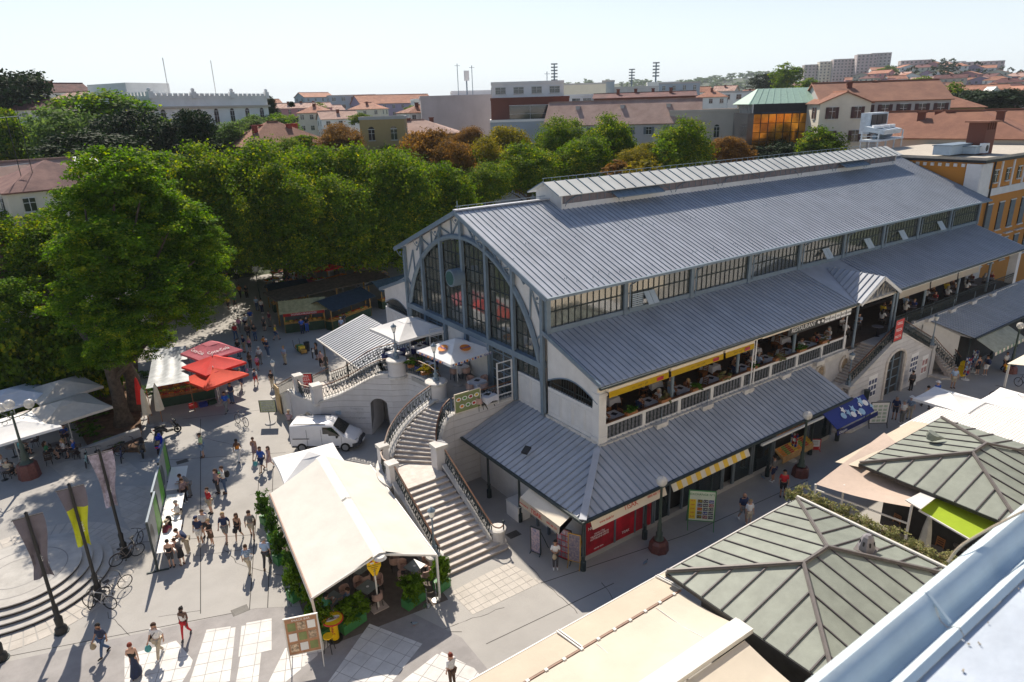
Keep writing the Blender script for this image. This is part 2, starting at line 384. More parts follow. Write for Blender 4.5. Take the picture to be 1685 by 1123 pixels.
for sgn in (-1,1):
 for i in range(nM):
  x0 = MX0-.5+(MX1-MX0+1)*i/nM; x1 = MX0-.5+(MX1-MX0+1)*(i+1)/nM
  k = 'mon%d'%sgn
  if k not in _TX:
   mb = MB(); P = [(0,0,0),(x1-x0-.04,0,0),(x1-x0-.04,-sgn*(MW+.35),.62+.14),(0,-sgn*(MW+.35),.62+.14)]
   mb.slab(P if sgn < 0 else P[::-1], .04); mb.mi(1).bar((0,0,.03),(0,-sgn*(MW+.35),.79),.05,.05); _TX[k] = mb.mesh('m', [M_MONR,M_IRON])
  put('monitor_roof_panel', _TX[k], hall, (x0,YC+sgn*(MW+.35),MZ1-.12))
mm = MB();
for i in range(3):
 pass
for j in range(60): x = MX0+.3+j*.7; mm.box(x,x+.03,YC-MW+.02,YC-MW+.058,MZ0+.66,MZ1-.08)
for j in range(8):
 cx = MX0+2.7+j*5.2
 pts = [(cx+2.4*math.cos(t), YC-MW-.01, MZ0+.45+.72*math.sin(t)) for t in [math.pi*k/10 for k in range(11)]]; mm.tube(pts,.03,4)
mm.build('monitor_ironwork', M_IRON, hall)
for x0,x1 in ((32.3,36.8),(60.0,64.0)):   # opened flap windows
 fl = MB(); fl.slab([(x0,YC-MW-.75,MZ1-.62),(x1,YC-MW-.75,MZ1-.62),(x1,YC-MW-.02,MZ1-.25),(x0,YC-MW-.02,MZ1-.25)],.03)
 for k in range(8): x = x0+(x1-x0)*k/7; fl.bar((x,YC-MW-.75,MZ1-.6),(x,YC-MW-.02,MZ1-.22),.03)
 fl.bar((x0,YC-MW-.75,MZ1-.6),(x1,YC-MW-.75,MZ1-.6),.05); fl.build('flap_window', M_IRON, hall)
mr_ = MB(); mr_.bar((MX0-.3,YC+.3,MZ1+.85),(MX1,YC+.3,MZ1+.85),.03)
for k in range(60): x = MX0-.2+k*.71; mr_.bar((x,YC+.3,MZ1+.5),(x,YC+.3,MZ1+.85),.02)
mr_.build('monitor_rail', M_IRON, hall)
# ---- gable west: white infill with arched glass
ZC, RA = 5.3, 8.15
def roofz(y): return RZ - abs(y-YC)/(YC-EY)*(RZ-EZ)
gw = MB(); n = 36
inner = [(YC-RA, 4.6)] + [(YC-RA*math.cos(math.pi*k/n), ZC+RA*math.sin(math.pi*k/n)) for k in range(n+1)] + [(YC+RA, 4.6)]
for (y0,z0),(y1,z1) in zip(inner[1:-2], inner[2:-1]):
 t0, t1 = roofz(y0)-.12, roofz(y1)-.12
 for xx, fl in ((XG,0),(XG+.12,1)):
  q = [(xx,y0,z0),(xx,y1,z1),(xx,y1,t1),(xx,y0,t0)]; gw.add(q, [(0,1,2,3) if fl else (3,2,1,0)])
gw.build('gable_infill', M_WHITE, hall)
ac = MB(); ac.tube([(XG-.12,y,z) for y,z in inner], .17, 6); ac.build('great_arch', M_IRON, hall)
COLY = [YC+k*2.72 for k in range(-3,4)]
for y in COLY:
 zt = roofz(y)-.15; zb = 4.45
 MB().box(XG-.24,XG-.06,y-.07,y+.07,zb,zt).box(XG-.28,XG-.24,y-.12,y+.12,zb,zt-.35).build('iron_column', M_IRON, hall)
 if y not in (COLY[0],COLY[-1]):
  MB().box(XG+.14,XG+.55,y-.07,y+.07,7.4,min(zt-.4,ZC+math.sqrt(max(0,RA*RA-(y-YC)**2)))).build('mullion', M_IRON, hall)
rk = MB()
for sgn in (-1,1):
 for a,b in (((8.16,9.4),(7.0,11.6)),((8.16,9.4),(7.3,8.6)),((6.9,9.9),(7.0,11.6)),((5.44,12.8),(6.4,11.7)),((5.44,12.6),(4.5,12.3)),((4.1,12.4),(4.1,13.3)),((2.72,13.9),(3.7,12.7)),((2.72,13.7),(1.7,13.5)),((1.36,13.4),(1.36,14.4)),((0,14.9),(1.2,13.55))):
  rk.bar((XG-.06,YC+sgn*a[0],a[1]),(XG-.06,YC+sgn*b[0],b[1]),.09,.08)
rk.bar((XG-.06,YC-5.4,13.75-.8),(XG-.06,YC-5.4,13.0),.08); rk.build('spandrel_strut', M_IRON, hall)
for y in COLY:
 z = roofz(y)-.25; bk = MB()
 for k in range(6):
  t = k/5; bk.tube([(XG-.36-.45*t, y, z-.6+.6*t*t),(XG-.36-.45*min(1,t+.2), y, z-.6+.6*min(1,t+.2)**2)], .025, 4)
 bk.ball((XG-.5,y,z-.3),.09,6,4); bk.build('verge_bracket', M_IRON, hall)
bndm = MB().box(XG-.30,XG+.1,YC-RA,YC+RA,7.25,7.6); bndm.build('transom_beam', M_IRON, hall)
for k in range(6):
 y0, y1 = COLY[k]+.12, COLY[k+1]-.12
 if k in (1,4):
  MB().box(XG-.02,XG+.02,y0,y1,4.45,7.25).build('door_glass', M_GLASS, hall)
  f = MB()
  for zz in (4.5,5.1,5.7,6.3,6.9,7.2): f.box(XG-.07,XG-.025,y0,y1,zz-.03,zz+.03)
  for t in (0,.5,1): f.box(XG-.08,XG-.022,y0+(y1-y0)*t-.04,y0+(y1-y0)*t+.04,4.45,7.25)
  f.build('door_frame', M_IRON, hall)
  lf = MB(); ya = y0 if k == 4 else y0;
  for zz in (4.5,5.0,5.5,6.0,6.5,7.0): lf.box(XG-1.35,XG-.3,ya-.02,ya+.02,zz-.03,zz+.03)
  for xx in (XG-1.35,XG-.33): lf.box(xx-.035,xx+.035,ya-.03,ya+.03,4.47,7.03)
  lf.build('open_door_leaf', M_WHITE, hall)
 elif k in (0,5):
  MB().box(XG-.05,XG+.07,y0,y1,4.4,6.3).build('wall_panel', M_WHITE, hall)
  f = MB()
  for t0,t1 in ((.04,.48),(.52,.96)):
   a,b = y0+(y1-y0)*t0, y0+(y1-y0)*t1
   for z0,z1,yy0,yy1 in ((4.6,4.64,a,b),(6.1,6.14,a,b),(4.64,6.1,a,a+.04),(4.64,6.1,b-.04,b)): f.box(XG-.075,XG-.05,yy0,yy1,z0,z1)
  f.build('panel_moulding', M_WHITE, hall)
 else:
  MB().box(XG-.05,XG+.07,y0,y1,4.45,7.25).build('wall_panel', M_WHITE, hall)
  MB().box(XG-.075,XG-.052,y0+.2,y0+.26,4.7,7.0).box(XG-.075,XG-.052,y1-.26,y1-.2,4.7,7.0).build('panel_moulding', M_WHITE, hall)
def zarch(y):
 d = RA*RA-(y-YC)**2
 return ZC+math.sqrt(d) if d > 0 else ZC
gbm = MB()
for k in range(6):
 y0, y1 = COLY[k]+.1, COLY[k+1]-.1; zb = 7.6 if k not in (0,5) else 6.35
 z = zb
 while z < 13.5:
  z2 = z+.78
  ya, yb = y0, y1
  hw = math.sqrt(max(0, RA*RA-(z2-.25-ZC)**2)); ya = max(ya, YC-hw); yb = min(yb, YC+hw)
  if yb-ya > .25: MB().box(XG+.03,XG+.045,ya,yb,z+.02,z2-.02).build('gable_pane', M_GLASS, hall)
  hw2 = math.sqrt(max(0, RA*RA-(z2-ZC)**2)); a2, b2 = max(y0,YC-hw2), min(y1,YC+hw2)
  if b2-a2 > .1: gbm.box(XG-.01,XG+.028,a2,b2,z2-.025,z2+.025)
  z = z2
 for j in range(1,5):
  y = y0+(y1-y0)*j/5; gbm.box(XG-.015,XG+.026,y-.016,y+.016,zb,max(zb,zarch(y)-.15))
gbm.build('gable_glazing_bars', M_DIRON, hall)
ck = MB(); ck.tube([(XG-.95,YC+.3,10.95),(XG-.15,YC+.3,10.95)], .55, 20); ck.mi(1).tube([(XG-.99,YC+.3,10.95),(XG-.952,YC+.3,10.95)], .44, 20)
ck.build('clock_drum', [M_IRON, glassmat('drum_glass',(.05,.12,.12),alpha=1)], hall)
# ---- clerestory (long side)
BAY = (XE-.6-XG)/9
pane = MB().box(0,BAY/12-.03,0,.015,0,.86).mesh('pane', M_GLASS)
cb = MB()
for i in range(10):
 x = XG+i*BAY
 MB().box(x-.14,x+.14,YM-.22,YM-.02,9.25,11.45).build('clerestory_post', M_IRON, hall)
 dp = MB().tube([(x+.22,EY-.1,EZ-.15),(x+.22,YM-.3,EZ-.5),(x+.22,YM-.3,9.5)], .045, 6);
 if 0 < i < 9: dp.build('downpipe', M_IRON, hall)
for i in range(9):
 x0 = XG+i*BAY+.15; w = (BAY-.3)/12
 for j in range(12):
  for r in range(2):
   if i == 1 and j in (1,2) and r == 0: continue
   put('clerestory_pane', pane, hall, (x0+j*w, YM-.05, 9.62+r*.9), sc=(w/(BAY/12),1,1))
 for j in range(13): cb.box(x0+j*w-.018,x0+j*w+.018,YM-.09,YM-.052,9.6,11.42)
 cb.box(x0,x0+BAY-.3,YM-.09,YM-.054,10.46,10.53)
cb.build('clerestory_bars', M_DIRON, hall)
MB().box(XG+.14,XE-.6,YM-.16,YM,9.25,9.6).build('clerestory_sill', M_IRON, hall)
MB().box(XG+.14,XE-.6,YM-.14,YM,11.42,11.6).build('clerestory_head', M_IRON, hall)
M_FLAP = mat('flap_paint', (.42,.50,.56), .5, var=.05)
for i, j in ((1,3),(4,6),(5,6),(6,5),(7,7)):   # tilted-out casements
 x = XG+i*BAY+.15+j*(BAY-.3)/12
 for q in (0,1):
  f = MB(); x0 = x+q*.45; f.slab([(x0,YM-.62,9.72),(x0+.42,YM-.62,9.72),(x0+.42,YM-.12,10.42),(x0,YM-.12,10.42)], .03); f.build('open_casement', M_FLAP, hall)
lv = MB(); x0 = XG+BAY+.6
for k in range(7): lv.box(x0,x0+.9,YM-.12,YM-.1,9.62+k*.12,9.70+k*.12)
lv.build('louvre', M_FLAP, hall)
M_INFL = mat('hall_floor', (.30,.29,.27), .5, var=.1)
MB().box(XG+.3,XE-.3,YM+.05,2*YC-YM-.05,4.38,4.44).build('upper_floor', M_INFL, hall)
tr = MB()
for i in range(1,9):
 x = XG+i*BAY
 for sgn in (-1,1):
  tr.bar((x,YC+sgn*8.2,11.1),(x,YC,14.6),.12,.2); tr.bar((x,YC+sgn*8.2,9.2),(x,YC+sgn*8.2,11.2),.2,.2); tr.bar((x,YC+sgn*8.2,9.5),(x,YC+sgn*5,12.2),.08)
  tr.bar((x,YC+sgn*8.1,4.44),(x,YC+sgn*8.1,9.3),.2)
tr.build('roof_truss', M_WHITE, hall)
hd = MB(); hd.add([(24,31.6,4.5),(24,33.2,4.5),(27.5,33.2,4.5),(27.5,31.6,4.5),(26.2,32.2,11.2),(26.9,32.6,11.2)], [(0,1,5,4),(1,2,5),(2,3,4,5),(3,0,4),(3,2,1,0)])
hd.build('white_reflection_shape', M_WHITE, hall)  # added white shape standing in for a reflection on the gable glass
M_RED = mat('red_paint', (.55,.03,.03), .5, var=.1)
MB().bar((25,29.5,6.1),(31,34,6.1),.12,.22).build('red_reflection_bar', M_RED, hall)  # modelled red bar in place of the parasols mirrored in the gable glass
MB().bar((23.5,40,6.0),(34,40,6.0),1.2,1.5).bar((25,28.8,5.3),(26,32,5.3),2.2,1.6).build('interior_counter', mat('interior_counter',(.5,.5,.52),.5), hall)
MB().box(XG+1,XE-1,2*YC-YM-.5,2*YC-YM-.4,4.4,9.0).build('rear_wall', mat('rear_wall',(.4,.4,.38),.8), hall)
MB().add([(XE-.4,YM,0),(XE-.4,2*YC-YM,0),(XE-.4,2*YC-YM,11.4),(XE-.4,YC,14.8),(XE-.4,YM,11.4)],[(0,1,2,3,4)]).build('east_wall', M_WHITE, hall)
rw = MB(); rw.slab([(XG-.1,48.8,7.6),(XG-.1,44.3,9.5),(XE,44.3,9.5),(XE,48.8,7.6)], .06); rw.build('rear_aisle_roof', M_ROOF, hall)
MB().box(XG,XE,48.3,48.5,0,7.5).build('rear_aisle_wall', M_WHITE, hall)
MB().box(XG+.1,XE,2*YC-YM,2*YC-YM+.1,9.4,11.4).build('rear_clerestory', M_GLASS, hall)
# ---- aisle (low) roof of the long side, broken by the entrance gable
AX0, AZ0, AZ1 = 20.95, 7.75, 9.35; AY0, AY1 = 23.05, YM-.02
EX0, EX1, EXP = 44.4, 49.4, 46.9
nA = int((EX0-AX0)/.41); sheets('aisle_roof_sheet', (AX0,AY0,AZ0),(EX0,AY0,AZ0),(AX0,AY1,AZ1),(EX0,AY1,AZ1), nA, hall)
nB = int((72.3-EX1)/.41); sheets('aisle_roof_sheet', (EX1,AY0,AZ0),(72.3,AY0,AZ0),(EX1,AY1,AZ1),(72.3,AY1,AZ1), nB, hall)
MB().slab([(EX0,AY0,AZ0-.02),(EX1,AY0,AZ0-.02),(EX1,AY1,AZ1-.02),(EX0,AY1,AZ1-.02)], .05).build('aisle_roof_strip', M_ROOF, hall)
PZ = 9.2; FY = 22.75
for sgn, xe in ((-1,EX0-.1),(1,EX1+.1)):
 for j in range(14):
  y0 = FY+j*.41; y1 = y0+.40
  if y0 > AY1: break
  def roofat(y): return AZ0+(AZ1-AZ0)*(y-AY0)/(AY1-AY0)
  def cut(y):
   zr = roofat(y) if y > AY0 else AZ0
   t = max(0, (zr-AZ0)/(PZ-AZ0)); return xe+(EXP-xe)*t, AZ0+(PZ-AZ0)*t
  if cut(y1)[1] > PZ-.02: break
  (xa,za),(xb,zb) = cut(y0), cut(y1)
  P = [(xa,y0,za+.02),(xb,y1,zb+.02),(EXP,y1,PZ+.02),(EXP,y0,PZ+.02)]
  if sgn < 0: P = P[::-1]
  mb = MB().slab(P, .04); mb.mi(1).bar((xa,y0,za+.05),(EXP,y0,PZ+.05),.05,.06); mb.build('porch_roof_sheet', [M_ROOF,M_SEAM], hall)
pg = MB()
for sgn, xe in ((-1,EX0-.1),(1,EX1+.1)):
 pg.bar((xe,FY-.03,AZ0-.08),(EXP,FY-.03,PZ-.08),.05,.22)
pg.build('porch_verge', M_WHITE, hall)
pt = MB();
for k in range(7):
 x = EX0+.3+k*(EX1-EX0-.6)/6; zt = AZ0+(PZ-AZ0)*(1-abs(x-EXP)/(EXP-EX0))-.2
 if zt > 7.75: pt.bar((x,FY+.35,7.6),(x,FY+.35,zt),.05)
for k in range(6):
 xa = EX0+.3+k*.73; pt.bar((xa,FY+.35,7.6),(xa+.73,FY+.35,8.1 if k in(0,5) else 8.6),.035)
pt.bar((EX0,FY+.35,7.58),(EX1,FY+.35,7.58),.14,.16); pt.build('porch_truss', mat('truss_cream',(.5,.47,.42),.6), hall)
for x in (EX0+.1,EX1-.1,EX1+.35): MB().lathe([(.09,0),(.09,3.05)], (x,YB-.35,4.5), 8).build('porch_post', M_IRON, hall)
for xa, xb in ((AX0,EX0),(EX1,72.3)):
 MB().bar((xa,AY0-.06,AZ0-.08),(xb,AY0-.06,AZ0-.08),.14,.1).build('aisle_gutter', M_DIRON, hall)
 MB().bar((xa,AY0+.12,AZ0-.2),(xb,AY0+.12,AZ0-.2),.08,.2).build('eave_board', M_CREAM, hall)
def aisle_end(sgn, nm):
 my = lambda y: y if sgn > 0 else 2*YC-y
 n = 14; m = MB(); y0, y1 = YB+.05, YM-.12
 for k in range(n):
  a, b = y0+(y1-y0)*k/n, y0+(y1-y0)*(k+1)/n
  f = lambda y: 6.62+.62*math.sin(math.pi*(y-y0)/(y1-y0))*1.0 if True else 0
  g = lambda y: AZ0+(AZ1-AZ0)*(y-AY0)/(AY1-AY0)-.1
  for x in (XG-.04, XG+.1): m.add([(x,my(a),f(a)),(x,my(b),f(b)),(x,my(b),g(b)),(x,my(a),g(a))], [(0,1,2,3)])
 m.build('aisle_gable', M_WHITE, hall)
 MB().tube([(XG-.06,my(y0+(y1-y0)*k/14),6.62+.62*math.sin(math.pi*k/14)) for k in range(15)],.04,4).build('aisle_arch', M_IRON, hall)
 r = MB(); r.bar((XG,my(y0),6.6),(XG,my(y1),6.6),.05)
 for k in range(20):
  y = y0+(y1-y0)*(k+.5)/20; zt = 6.62+.62*math.sin(math.pi*(k+.5)/20); r.bar((XG,my(y),6.25),(XG,my(y),zt),.025)
 r.build('end_lattice', M_DIRON, hall)
 w = MB(); w.box(XG-.04,XG+.1,min(my(y0-.1),my(y1)),max(my(y0-.1),my(y1)),2.6 if sgn>0 else 0,6.25); w.build('aisle_end_wall', M_WHITE, hall)
 f = MB()
 for j in range(4):
  a = y0+.05+(y1-y0-.1)*j/4; b = a+(y1-y0)/4-.12
  for z0,z1,p,q in ((4.75,4.78,a,b),(6.0,6.03,a,b),(4.78,6.0,a,a+.03),(4.78,6.0,b-.03,b)): f.box(XG-.06,XG-.04,min(my(p),my(q)),max(my(p),my(q)),z0,z1)
 f.build('end_panel_moulding', M_WHITE, hall)
 MB().box(XG-.14,XG+.3,min(my(YM),my(YB)),max(my(YM),my(YB)),4.35,4.55).build('stone_plinth', M_STONE, hall)
 MB().slab([(AX0,my(AY0),AZ0-.02),(AX0,my(AY1),AZ1-.02),(AX0+.08,my(AY1),AZ1-.02),(AX0+.08,my(AY0),AZ0-.02)],.22).build('aisle_verge', M_IRON, hall)
aisle_end(1,''); aisle_end(-1,'')
MB().box(XG-.07,XG+.42,YB-.07,YB+.42,2.6,7.6).box(XG-.12,XG+.47,YB-.12,YB+.47,7.0,7.2).box(XG-.12,XG+.47,YB-.12,YB+.47,4.35,4.75).build('corner_pier', M_WHITE, hall)
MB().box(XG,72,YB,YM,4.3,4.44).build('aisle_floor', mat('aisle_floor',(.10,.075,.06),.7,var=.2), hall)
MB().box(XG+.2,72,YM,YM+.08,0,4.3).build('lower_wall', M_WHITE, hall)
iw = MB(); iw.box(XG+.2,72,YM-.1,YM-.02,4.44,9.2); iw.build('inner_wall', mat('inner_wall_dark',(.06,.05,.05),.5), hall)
iw = MB()
for i in range(44): x = XG+.9+i*1.15; iw.box(x,x+.9,YM-.13,YM-.105,4.7,7.0)
iw.build('inner_windows', glassmat('inner_glass',(.03,.03,.035),alpha=1), hall)
for i in range(1,9):
 if i in (4,5): continue
 x = XG+i*BAY; MB().lathe([(.10,0),(.10,3.2)], (x,YB+.3,4.44), 8).build('aisle_column', M_IRON, hall)
MB().box(XG-.1,44.2,YB-.25,YB+.1,4.05,4.42).box(50.6,72.2,YB-.25,YB+.1,4.05,4.42).build('ledge', M_STONE, hall)
for i in range(12):
 x = 25.5+i*3.75
 if 42 < x < 51: continue
 MB().box(x-.45,x+.45,YB-.5,YB-.25,4.2,4.5).build('stone_block', M_STONE, hall)
 MB().tube([(x,YB-.4,4.5),(x,YB-.4,5.3)],.02,4).build('support_rod', M_IRON, hall)
M_LATT = mat('lattice_back', (.045,.05,.065), .7, var=.5, scale=9, c2=(.16,.17,.20))
def parapet(x0, x1, n):
 w = (x1-x0)/n
 for i in range(n):
  a, b = x0+i*w, x0+(i+1)*w
  MB().box(a+.12,b-.12,YB+.02,YB+.05,4.52,5.22).build('lattice_panel', M_LATT, hall)
  mb = MB()
  for k in range(int(w/.28)):
   x = a+.2+k*.28; mb.lathe([(.02,0),(.05,.1),(.02,.2),(.045,.36),(.02,.5),(.05,.6),(.02,.68)], (x,YB,4.53), 5)
  mb.build('lattice_baluster', M_DIRON, hall)
 m = MB()
 for i in range(n+1): m.box(x0+i*w-.12,x0+i*w+.12,YB-.04,YB+.12,4.42,5.4)
 m.box(x0,x1,YB-.035,YB+.1,5.24,5.385).box(x0,x1,YB-.03,YB+.1,4.42,4.515); m.build('parapet_frame', M_WHITE, hall)
 MB().box(x0,x1,YB-.05,YB+.14,5.40,5.44).build('parapet_rail', M_WOODR, hall)
parapet(XG+.45,44.0,8)
def iron_rail(p, q, par, z0=0., h=.95, sp=.16, name='railing', m=None, wood=True, mx=M_DIRON, scroll=False):
 p, q = V(p), V(q); L = (q-p).length; n = max(2,int(L/sp)); mb = MB()
 mb.bar(p+V((0,0,.12)), q+V((0,0,.12)), .03)
 mb.bar(p+V((0,0,h*.8)), q+V((0,0,h*.8)), .03)
 for i in range(n+1):
  c = p.lerp(q,i/n); mb.bar(c, c+V((0,0,h)), .022)
  if scroll and i < n:
   c2 = p.lerp(q,(i+.5)/n)
   mb.tube([c2+V((0,0,z)) + (q-p).normalized()*.055*math.sin(z*9) for z in (.15,.27,.39,.51,.63,.72)], .022, 4)
   if i % 2 == 0: mb.ball(c2+V((0,0,h*.45)), .075, 6, 4)
 if par is None: return mb
 mb.build(name, mx, par)
 MB().bar(p+V((0,0,h+.02)), q+V((0,0,h+.02)), .07,.045).build('handrail', M_WOODR if wood else mx, par)
iron_rail((50.6,YB,4.44),(60.5,YB,4.44),hall,sp=.22,scroll=True,wood=False); iron_rail((60.5,YB,4.44),(71.6,YB,4.44),hall,sp=.2,wood=False)
MB().box(71.6,72.2,YB-.05,YB+.6,0,7.6).box(69,71.8,YM-1.5,YM-1.4,4.4,7.6).build('east_pier', M_WHITE, hall)
MB().box(XG,54.5,YB+.05,YB+.2,0,4.05).box(54.5,72,YB+.05,YB+.2,0,4.05).build('lower_facade', mat('facade_white',(.55,.55,.57),.7,var=.06,dirt=.25), hall)
# ================================================================ TERRACE AND GRAND STAIR
TZ = 4.4
M_WALL = mat('rendered_wall', (.60,.59,.60), .8, var=.05, scale=1.2, dirt=.28)
M_JOINT = mat('wall_joint', (.30,.29,.29), .9, var=.1)
def smooth_poly(P, n=5):
 "Catmull-Rom through points (any dimension)"
 P = [V(p) for p in P]; Q = []
 for i in range(len(P)-1):
  p0, p1, p2, p3 = P[max(0,i-1)], P[i], P[i+1], P[min(len(P)-1,i+2)]
  for k in range(n):
   t = k/n; Q.append(.5*((2*p1)+(p2-p0)*t+(2*p0-5*p1+4*p2-p3)*t*t+(3*p1-p0-3*p2+p3)*t**3))
 Q.append(P[-1]); return Q
def courses(pts, th, par, side=1, ch=.42, zb=None, coping=True, joint=True, cm=None):
 "wall along 3-D polyline (z = its top); side=+1 puts the visible face right of the direction of travel; zb(s)->bottom"
 pts = [V(p) for p in pts]; n = len(pts); S_ = [0]
 for i in range(1,n): S_.append(S_[-1]+(pts[i].xy-pts[i-1].xy).length)
 N = []
 for i in range(n):
  d = (pts[min(n-1,i+1)]-pts[max(0,i-1)]); N.append(V((d.y,-d.x,0)).normalized()*side)
 zb = zb or (lambda s: 0); zmax = max(p.z for p in pts)
 def strip(z0, z1, off, mb):
  for i in range(n-1):
   a0,a1 = max(z0,zb(S_[i])), min(z1,pts[i].z); b0,b1 = max(z0,zb(S_[i+1])), min(z1,pts[i+1].z)
   a1, b1 = max(a0,a1), max(b0,b1)
   if a1-a0 < 1e-4 and b1-b0 < 1e-4: continue
   A, B = pts[i]+N[i]*off, pts[i+1]+N[i+1]*off
   q = [(A.x,A.y,a0),(B.x,B.y,b0),(B.x,B.y,b1),(A.x,A.y,a1)]; mb.add(q, [(0,1,2,3)])
   if off > 0:   # tiny top/bottom return so the joint has depth
    C, D = pts[i], pts[i+1]
    mb.add([(A.x,A.y,a1),(B.x,B.y,b1),(D.x,D.y,b1),(C.x,C.y,a1)],[(0,1,2,3)]); mb.add([(A.x,A.y,a0),(B.x,B.y,b0),(D.x,D.y,b0),(C.x,C.y,a0)],[(3,2,1,0)])
 core = MB(); strip(-1, 99, 0, core); strip(-1, 99, -th, core)
 for i in range(n-1):   # top and underside
  A,B,C,D = pts[i],pts[i+1],pts[i+1]-N[i+1]*th,pts[i]-N[i]*th
  core.add([A,B,C,D],[(0,1,2,3)]); za, zc = zb(S_[i]), zb(S_[i+1])
  core.add([(A.x,A.y,za),(B.x,B.y,zc),(C.x,C.y,zc),(D.x,D.y,za)],[(3,2,1,0)])
 for i in (0,n-1):
  A, D = pts[i], pts[i]-N[i]*th; core.add([(A.x,A.y,zb(S_[i])),(D.x,D.y,zb(S_[i])),D,A],[(0,1,2,3)])
 core.build('wall_core', M_JOINT if joint else M_WALL, par)
 if joint:
  z = 0
  while z < zmax:
   mb = MB(); strip(z+.012, z+ch-.012, .02, mb)
   if mb.f: mb.build('wall_course', cm or M_WALL, par)
   z += ch
 if coping:
  for i in range(0,n-1,3):
   j = min(n-1,i+3); mb = MB()
   for k in range(i,j):
    A,B = pts[k],pts[k+1]; a,b = A+N[k]*.07, B+N[k+1]*.07; c,d = B-N[k+1]*(th+.07), A-N[k]*(th+.07); u = V((0,0,.11))
    mb.add([a,b,c,d,a+u,b+u,c+u,d+u],[(3,2,1,0),(4,5,6,7),(0,1,5,4),(2,3,7,6),(1,2,6,5),(3,0,4,7)])
   mb.build('coping_stone', M_STONE, par)
def rail_along(pts, par, h=.92, off=0., every=2, scroll=True, lace=False):
 pts = [V(p)+V((0,0,.11)) for p in pts]; q = pts[::every] + ([pts[-1]] if (len(pts)-1) % every else [])
 for a, b in zip(q[:-1], q[1:]):
  mb = iron_rail(a, b, None, h=h, sp=.19, scroll=scroll); mb.build('rail_panel', M_DIRON, par)
  MB().bar(a+V((0,0,h+.02)), b+V((0,0,h+.02)), .075,.05).build('handrail', M_WOODR, par)
def pier(c, r, z0, z1, par, sq=False, name='stone_pier'):
 m = MB()
 if sq:
  m.box(c[0]-r,c[0]+r,c[1]-r,c[1]+r,z0,z1-.22); MB().box(c[0]-r-.06,c[0]+r+.06,c[1]-r-.06,c[1]+r+.06,z1-.2,z1).build('pier_cap', M_STONE, par)
  MB().box(c[0]-r-.04,c[0]+r+.04,c[1]-r-.04,c[1]+r+.04,z0,z0+.16).build('pier_base', M_STONE, par)
 else:
  m.lathe([(r,0),(r,z1-z0-.22)], (c[0],c[1],z0), 14); MB().lathe([(r+.04,0),(r+.1,.06),(r+.08,.16),(r*.9,.2)], (c[0],c[1],z1-.2), 14).build('pier_cap', M_STONE, par)
  MB().lathe([(r+.07,0),(r+.07,.14),(r+.01,.2)], (c[0],c[1],z0), 14).build('pier_base', M_STONE, par)
 m.build(name, M_WALL, par, smooth=not sq)
def steps(L, R, z0, rise, par, depth=.9, nose=.03):
 n = len(L)-1
 for i in range(n):
  z1 = z0+rise*(i+1); a,b,c,d = V(L[i]),V(R[i]),V(R[i+1]),V(L[i+1]); f = ((a+b)-(c+d)).normalized()*nose
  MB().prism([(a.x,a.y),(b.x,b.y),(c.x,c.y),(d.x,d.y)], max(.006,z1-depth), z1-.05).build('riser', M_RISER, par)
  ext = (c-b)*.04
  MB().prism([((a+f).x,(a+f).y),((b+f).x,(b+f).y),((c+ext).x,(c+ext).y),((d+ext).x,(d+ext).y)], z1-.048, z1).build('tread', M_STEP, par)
stair = thing('grand_staircase', 'curved white stone staircase with iron railings climbing to the restaurant terrace', 'staircase', (14,26,0))
LX0, LX1 = 12.62, 15.18; RS = 2.3/15
Ly = [24.38+i*(29.15-24.38)/13 for i in range(14)]
Lp = [(12.3,24.02),(12.45,24.2)]; Rp = [(15.95,24.02),(15.6,24.2)]
def rstep(x0,x1,y0,y1,z0,z1,nm,m_,r=.22):
 P = [(x0,y1),(x0,y0+r)]+[(x0+r-r*math.cos(t),y0+r-r*math.sin(t)) for t in (.5,1.0)]+[(x0+r,y0),(x1-r,y0)]+[(x1-r+r*math.sin(t),y0+r-r*math.cos(t)) for t in (.5,1.0)]+[(x1,y0+r),(x1,y1)]
 MB().prism(P,z0,z1).build(nm,m_,stair)
rstep(12.2,15.95,24.0,24.75,.006,RS-.05,'riser',M_RISER); rstep(12.17,15.98,23.97,24.75,RS-.048,RS,'tread',M_STEP)
rstep(12.4,15.6,24.3,24.85,.006,2*RS-.05,'riser',M_RISER,.15); rstep(12.37,15.63,24.27,24.85,2*RS-.048,2*RS,'tread',M_STEP,.15)
yy = [24.62+i*(29.15-24.62)/13 for i in range(14)]
steps([(LX0,y,0) for y in yy], [(LX1,y,0) for y in yy], 2*RS, RS, stair)
ldg = [(12.62,29.15),(15.18,29.15),(15.12,30.35),(13.45,31.85),(12.95,31.5),(12.62,30.3)]
MB().prism(ldg, 0.006, 2.25).build('landing_block', M_WALL, stair); MB().prism(ldg, 2.252, 2.3).build('landing_floor', M_STEP, stair)
UL = smooth_poly([(13.45,31.85,0),(14.02,32.38,0),(14.62,32.78,0),(15.2,32.93,0),(15.8,32.97,0),(16.58,32.95,0)], 3)
UR = smooth_poly([(15.14,30.30,0),(15.40,30.58,0),(15.62,30.8,0),(15.85,31.02,0),(16.2,31.4,0),(16.86,32.05,0)], 3)
def resample(P, n):
 P = [V(p) for p in P]; D = [0]
 for i in range(1,len(P)): D.append(D[-1]+(P[i]-P[i-1]).length)
 out = []
 for k in range(n+1):
  s = D[-1]*k/n; i = 0
  while i < len(P)-2 and D[i+1] < s: i += 1
  t = (s-D[i])/max(1e-6,D[i+1]-D[i]); out.append(P[i].lerp(P[i+1],t))
 return out
nU = 13; steps(resample(UL,nU), resample(UR,nU), 2.3, (TZ-2.3)/nU, stair)
def zl(y): return 2.42*(y-24.6)/(29.15-24.6)+.22
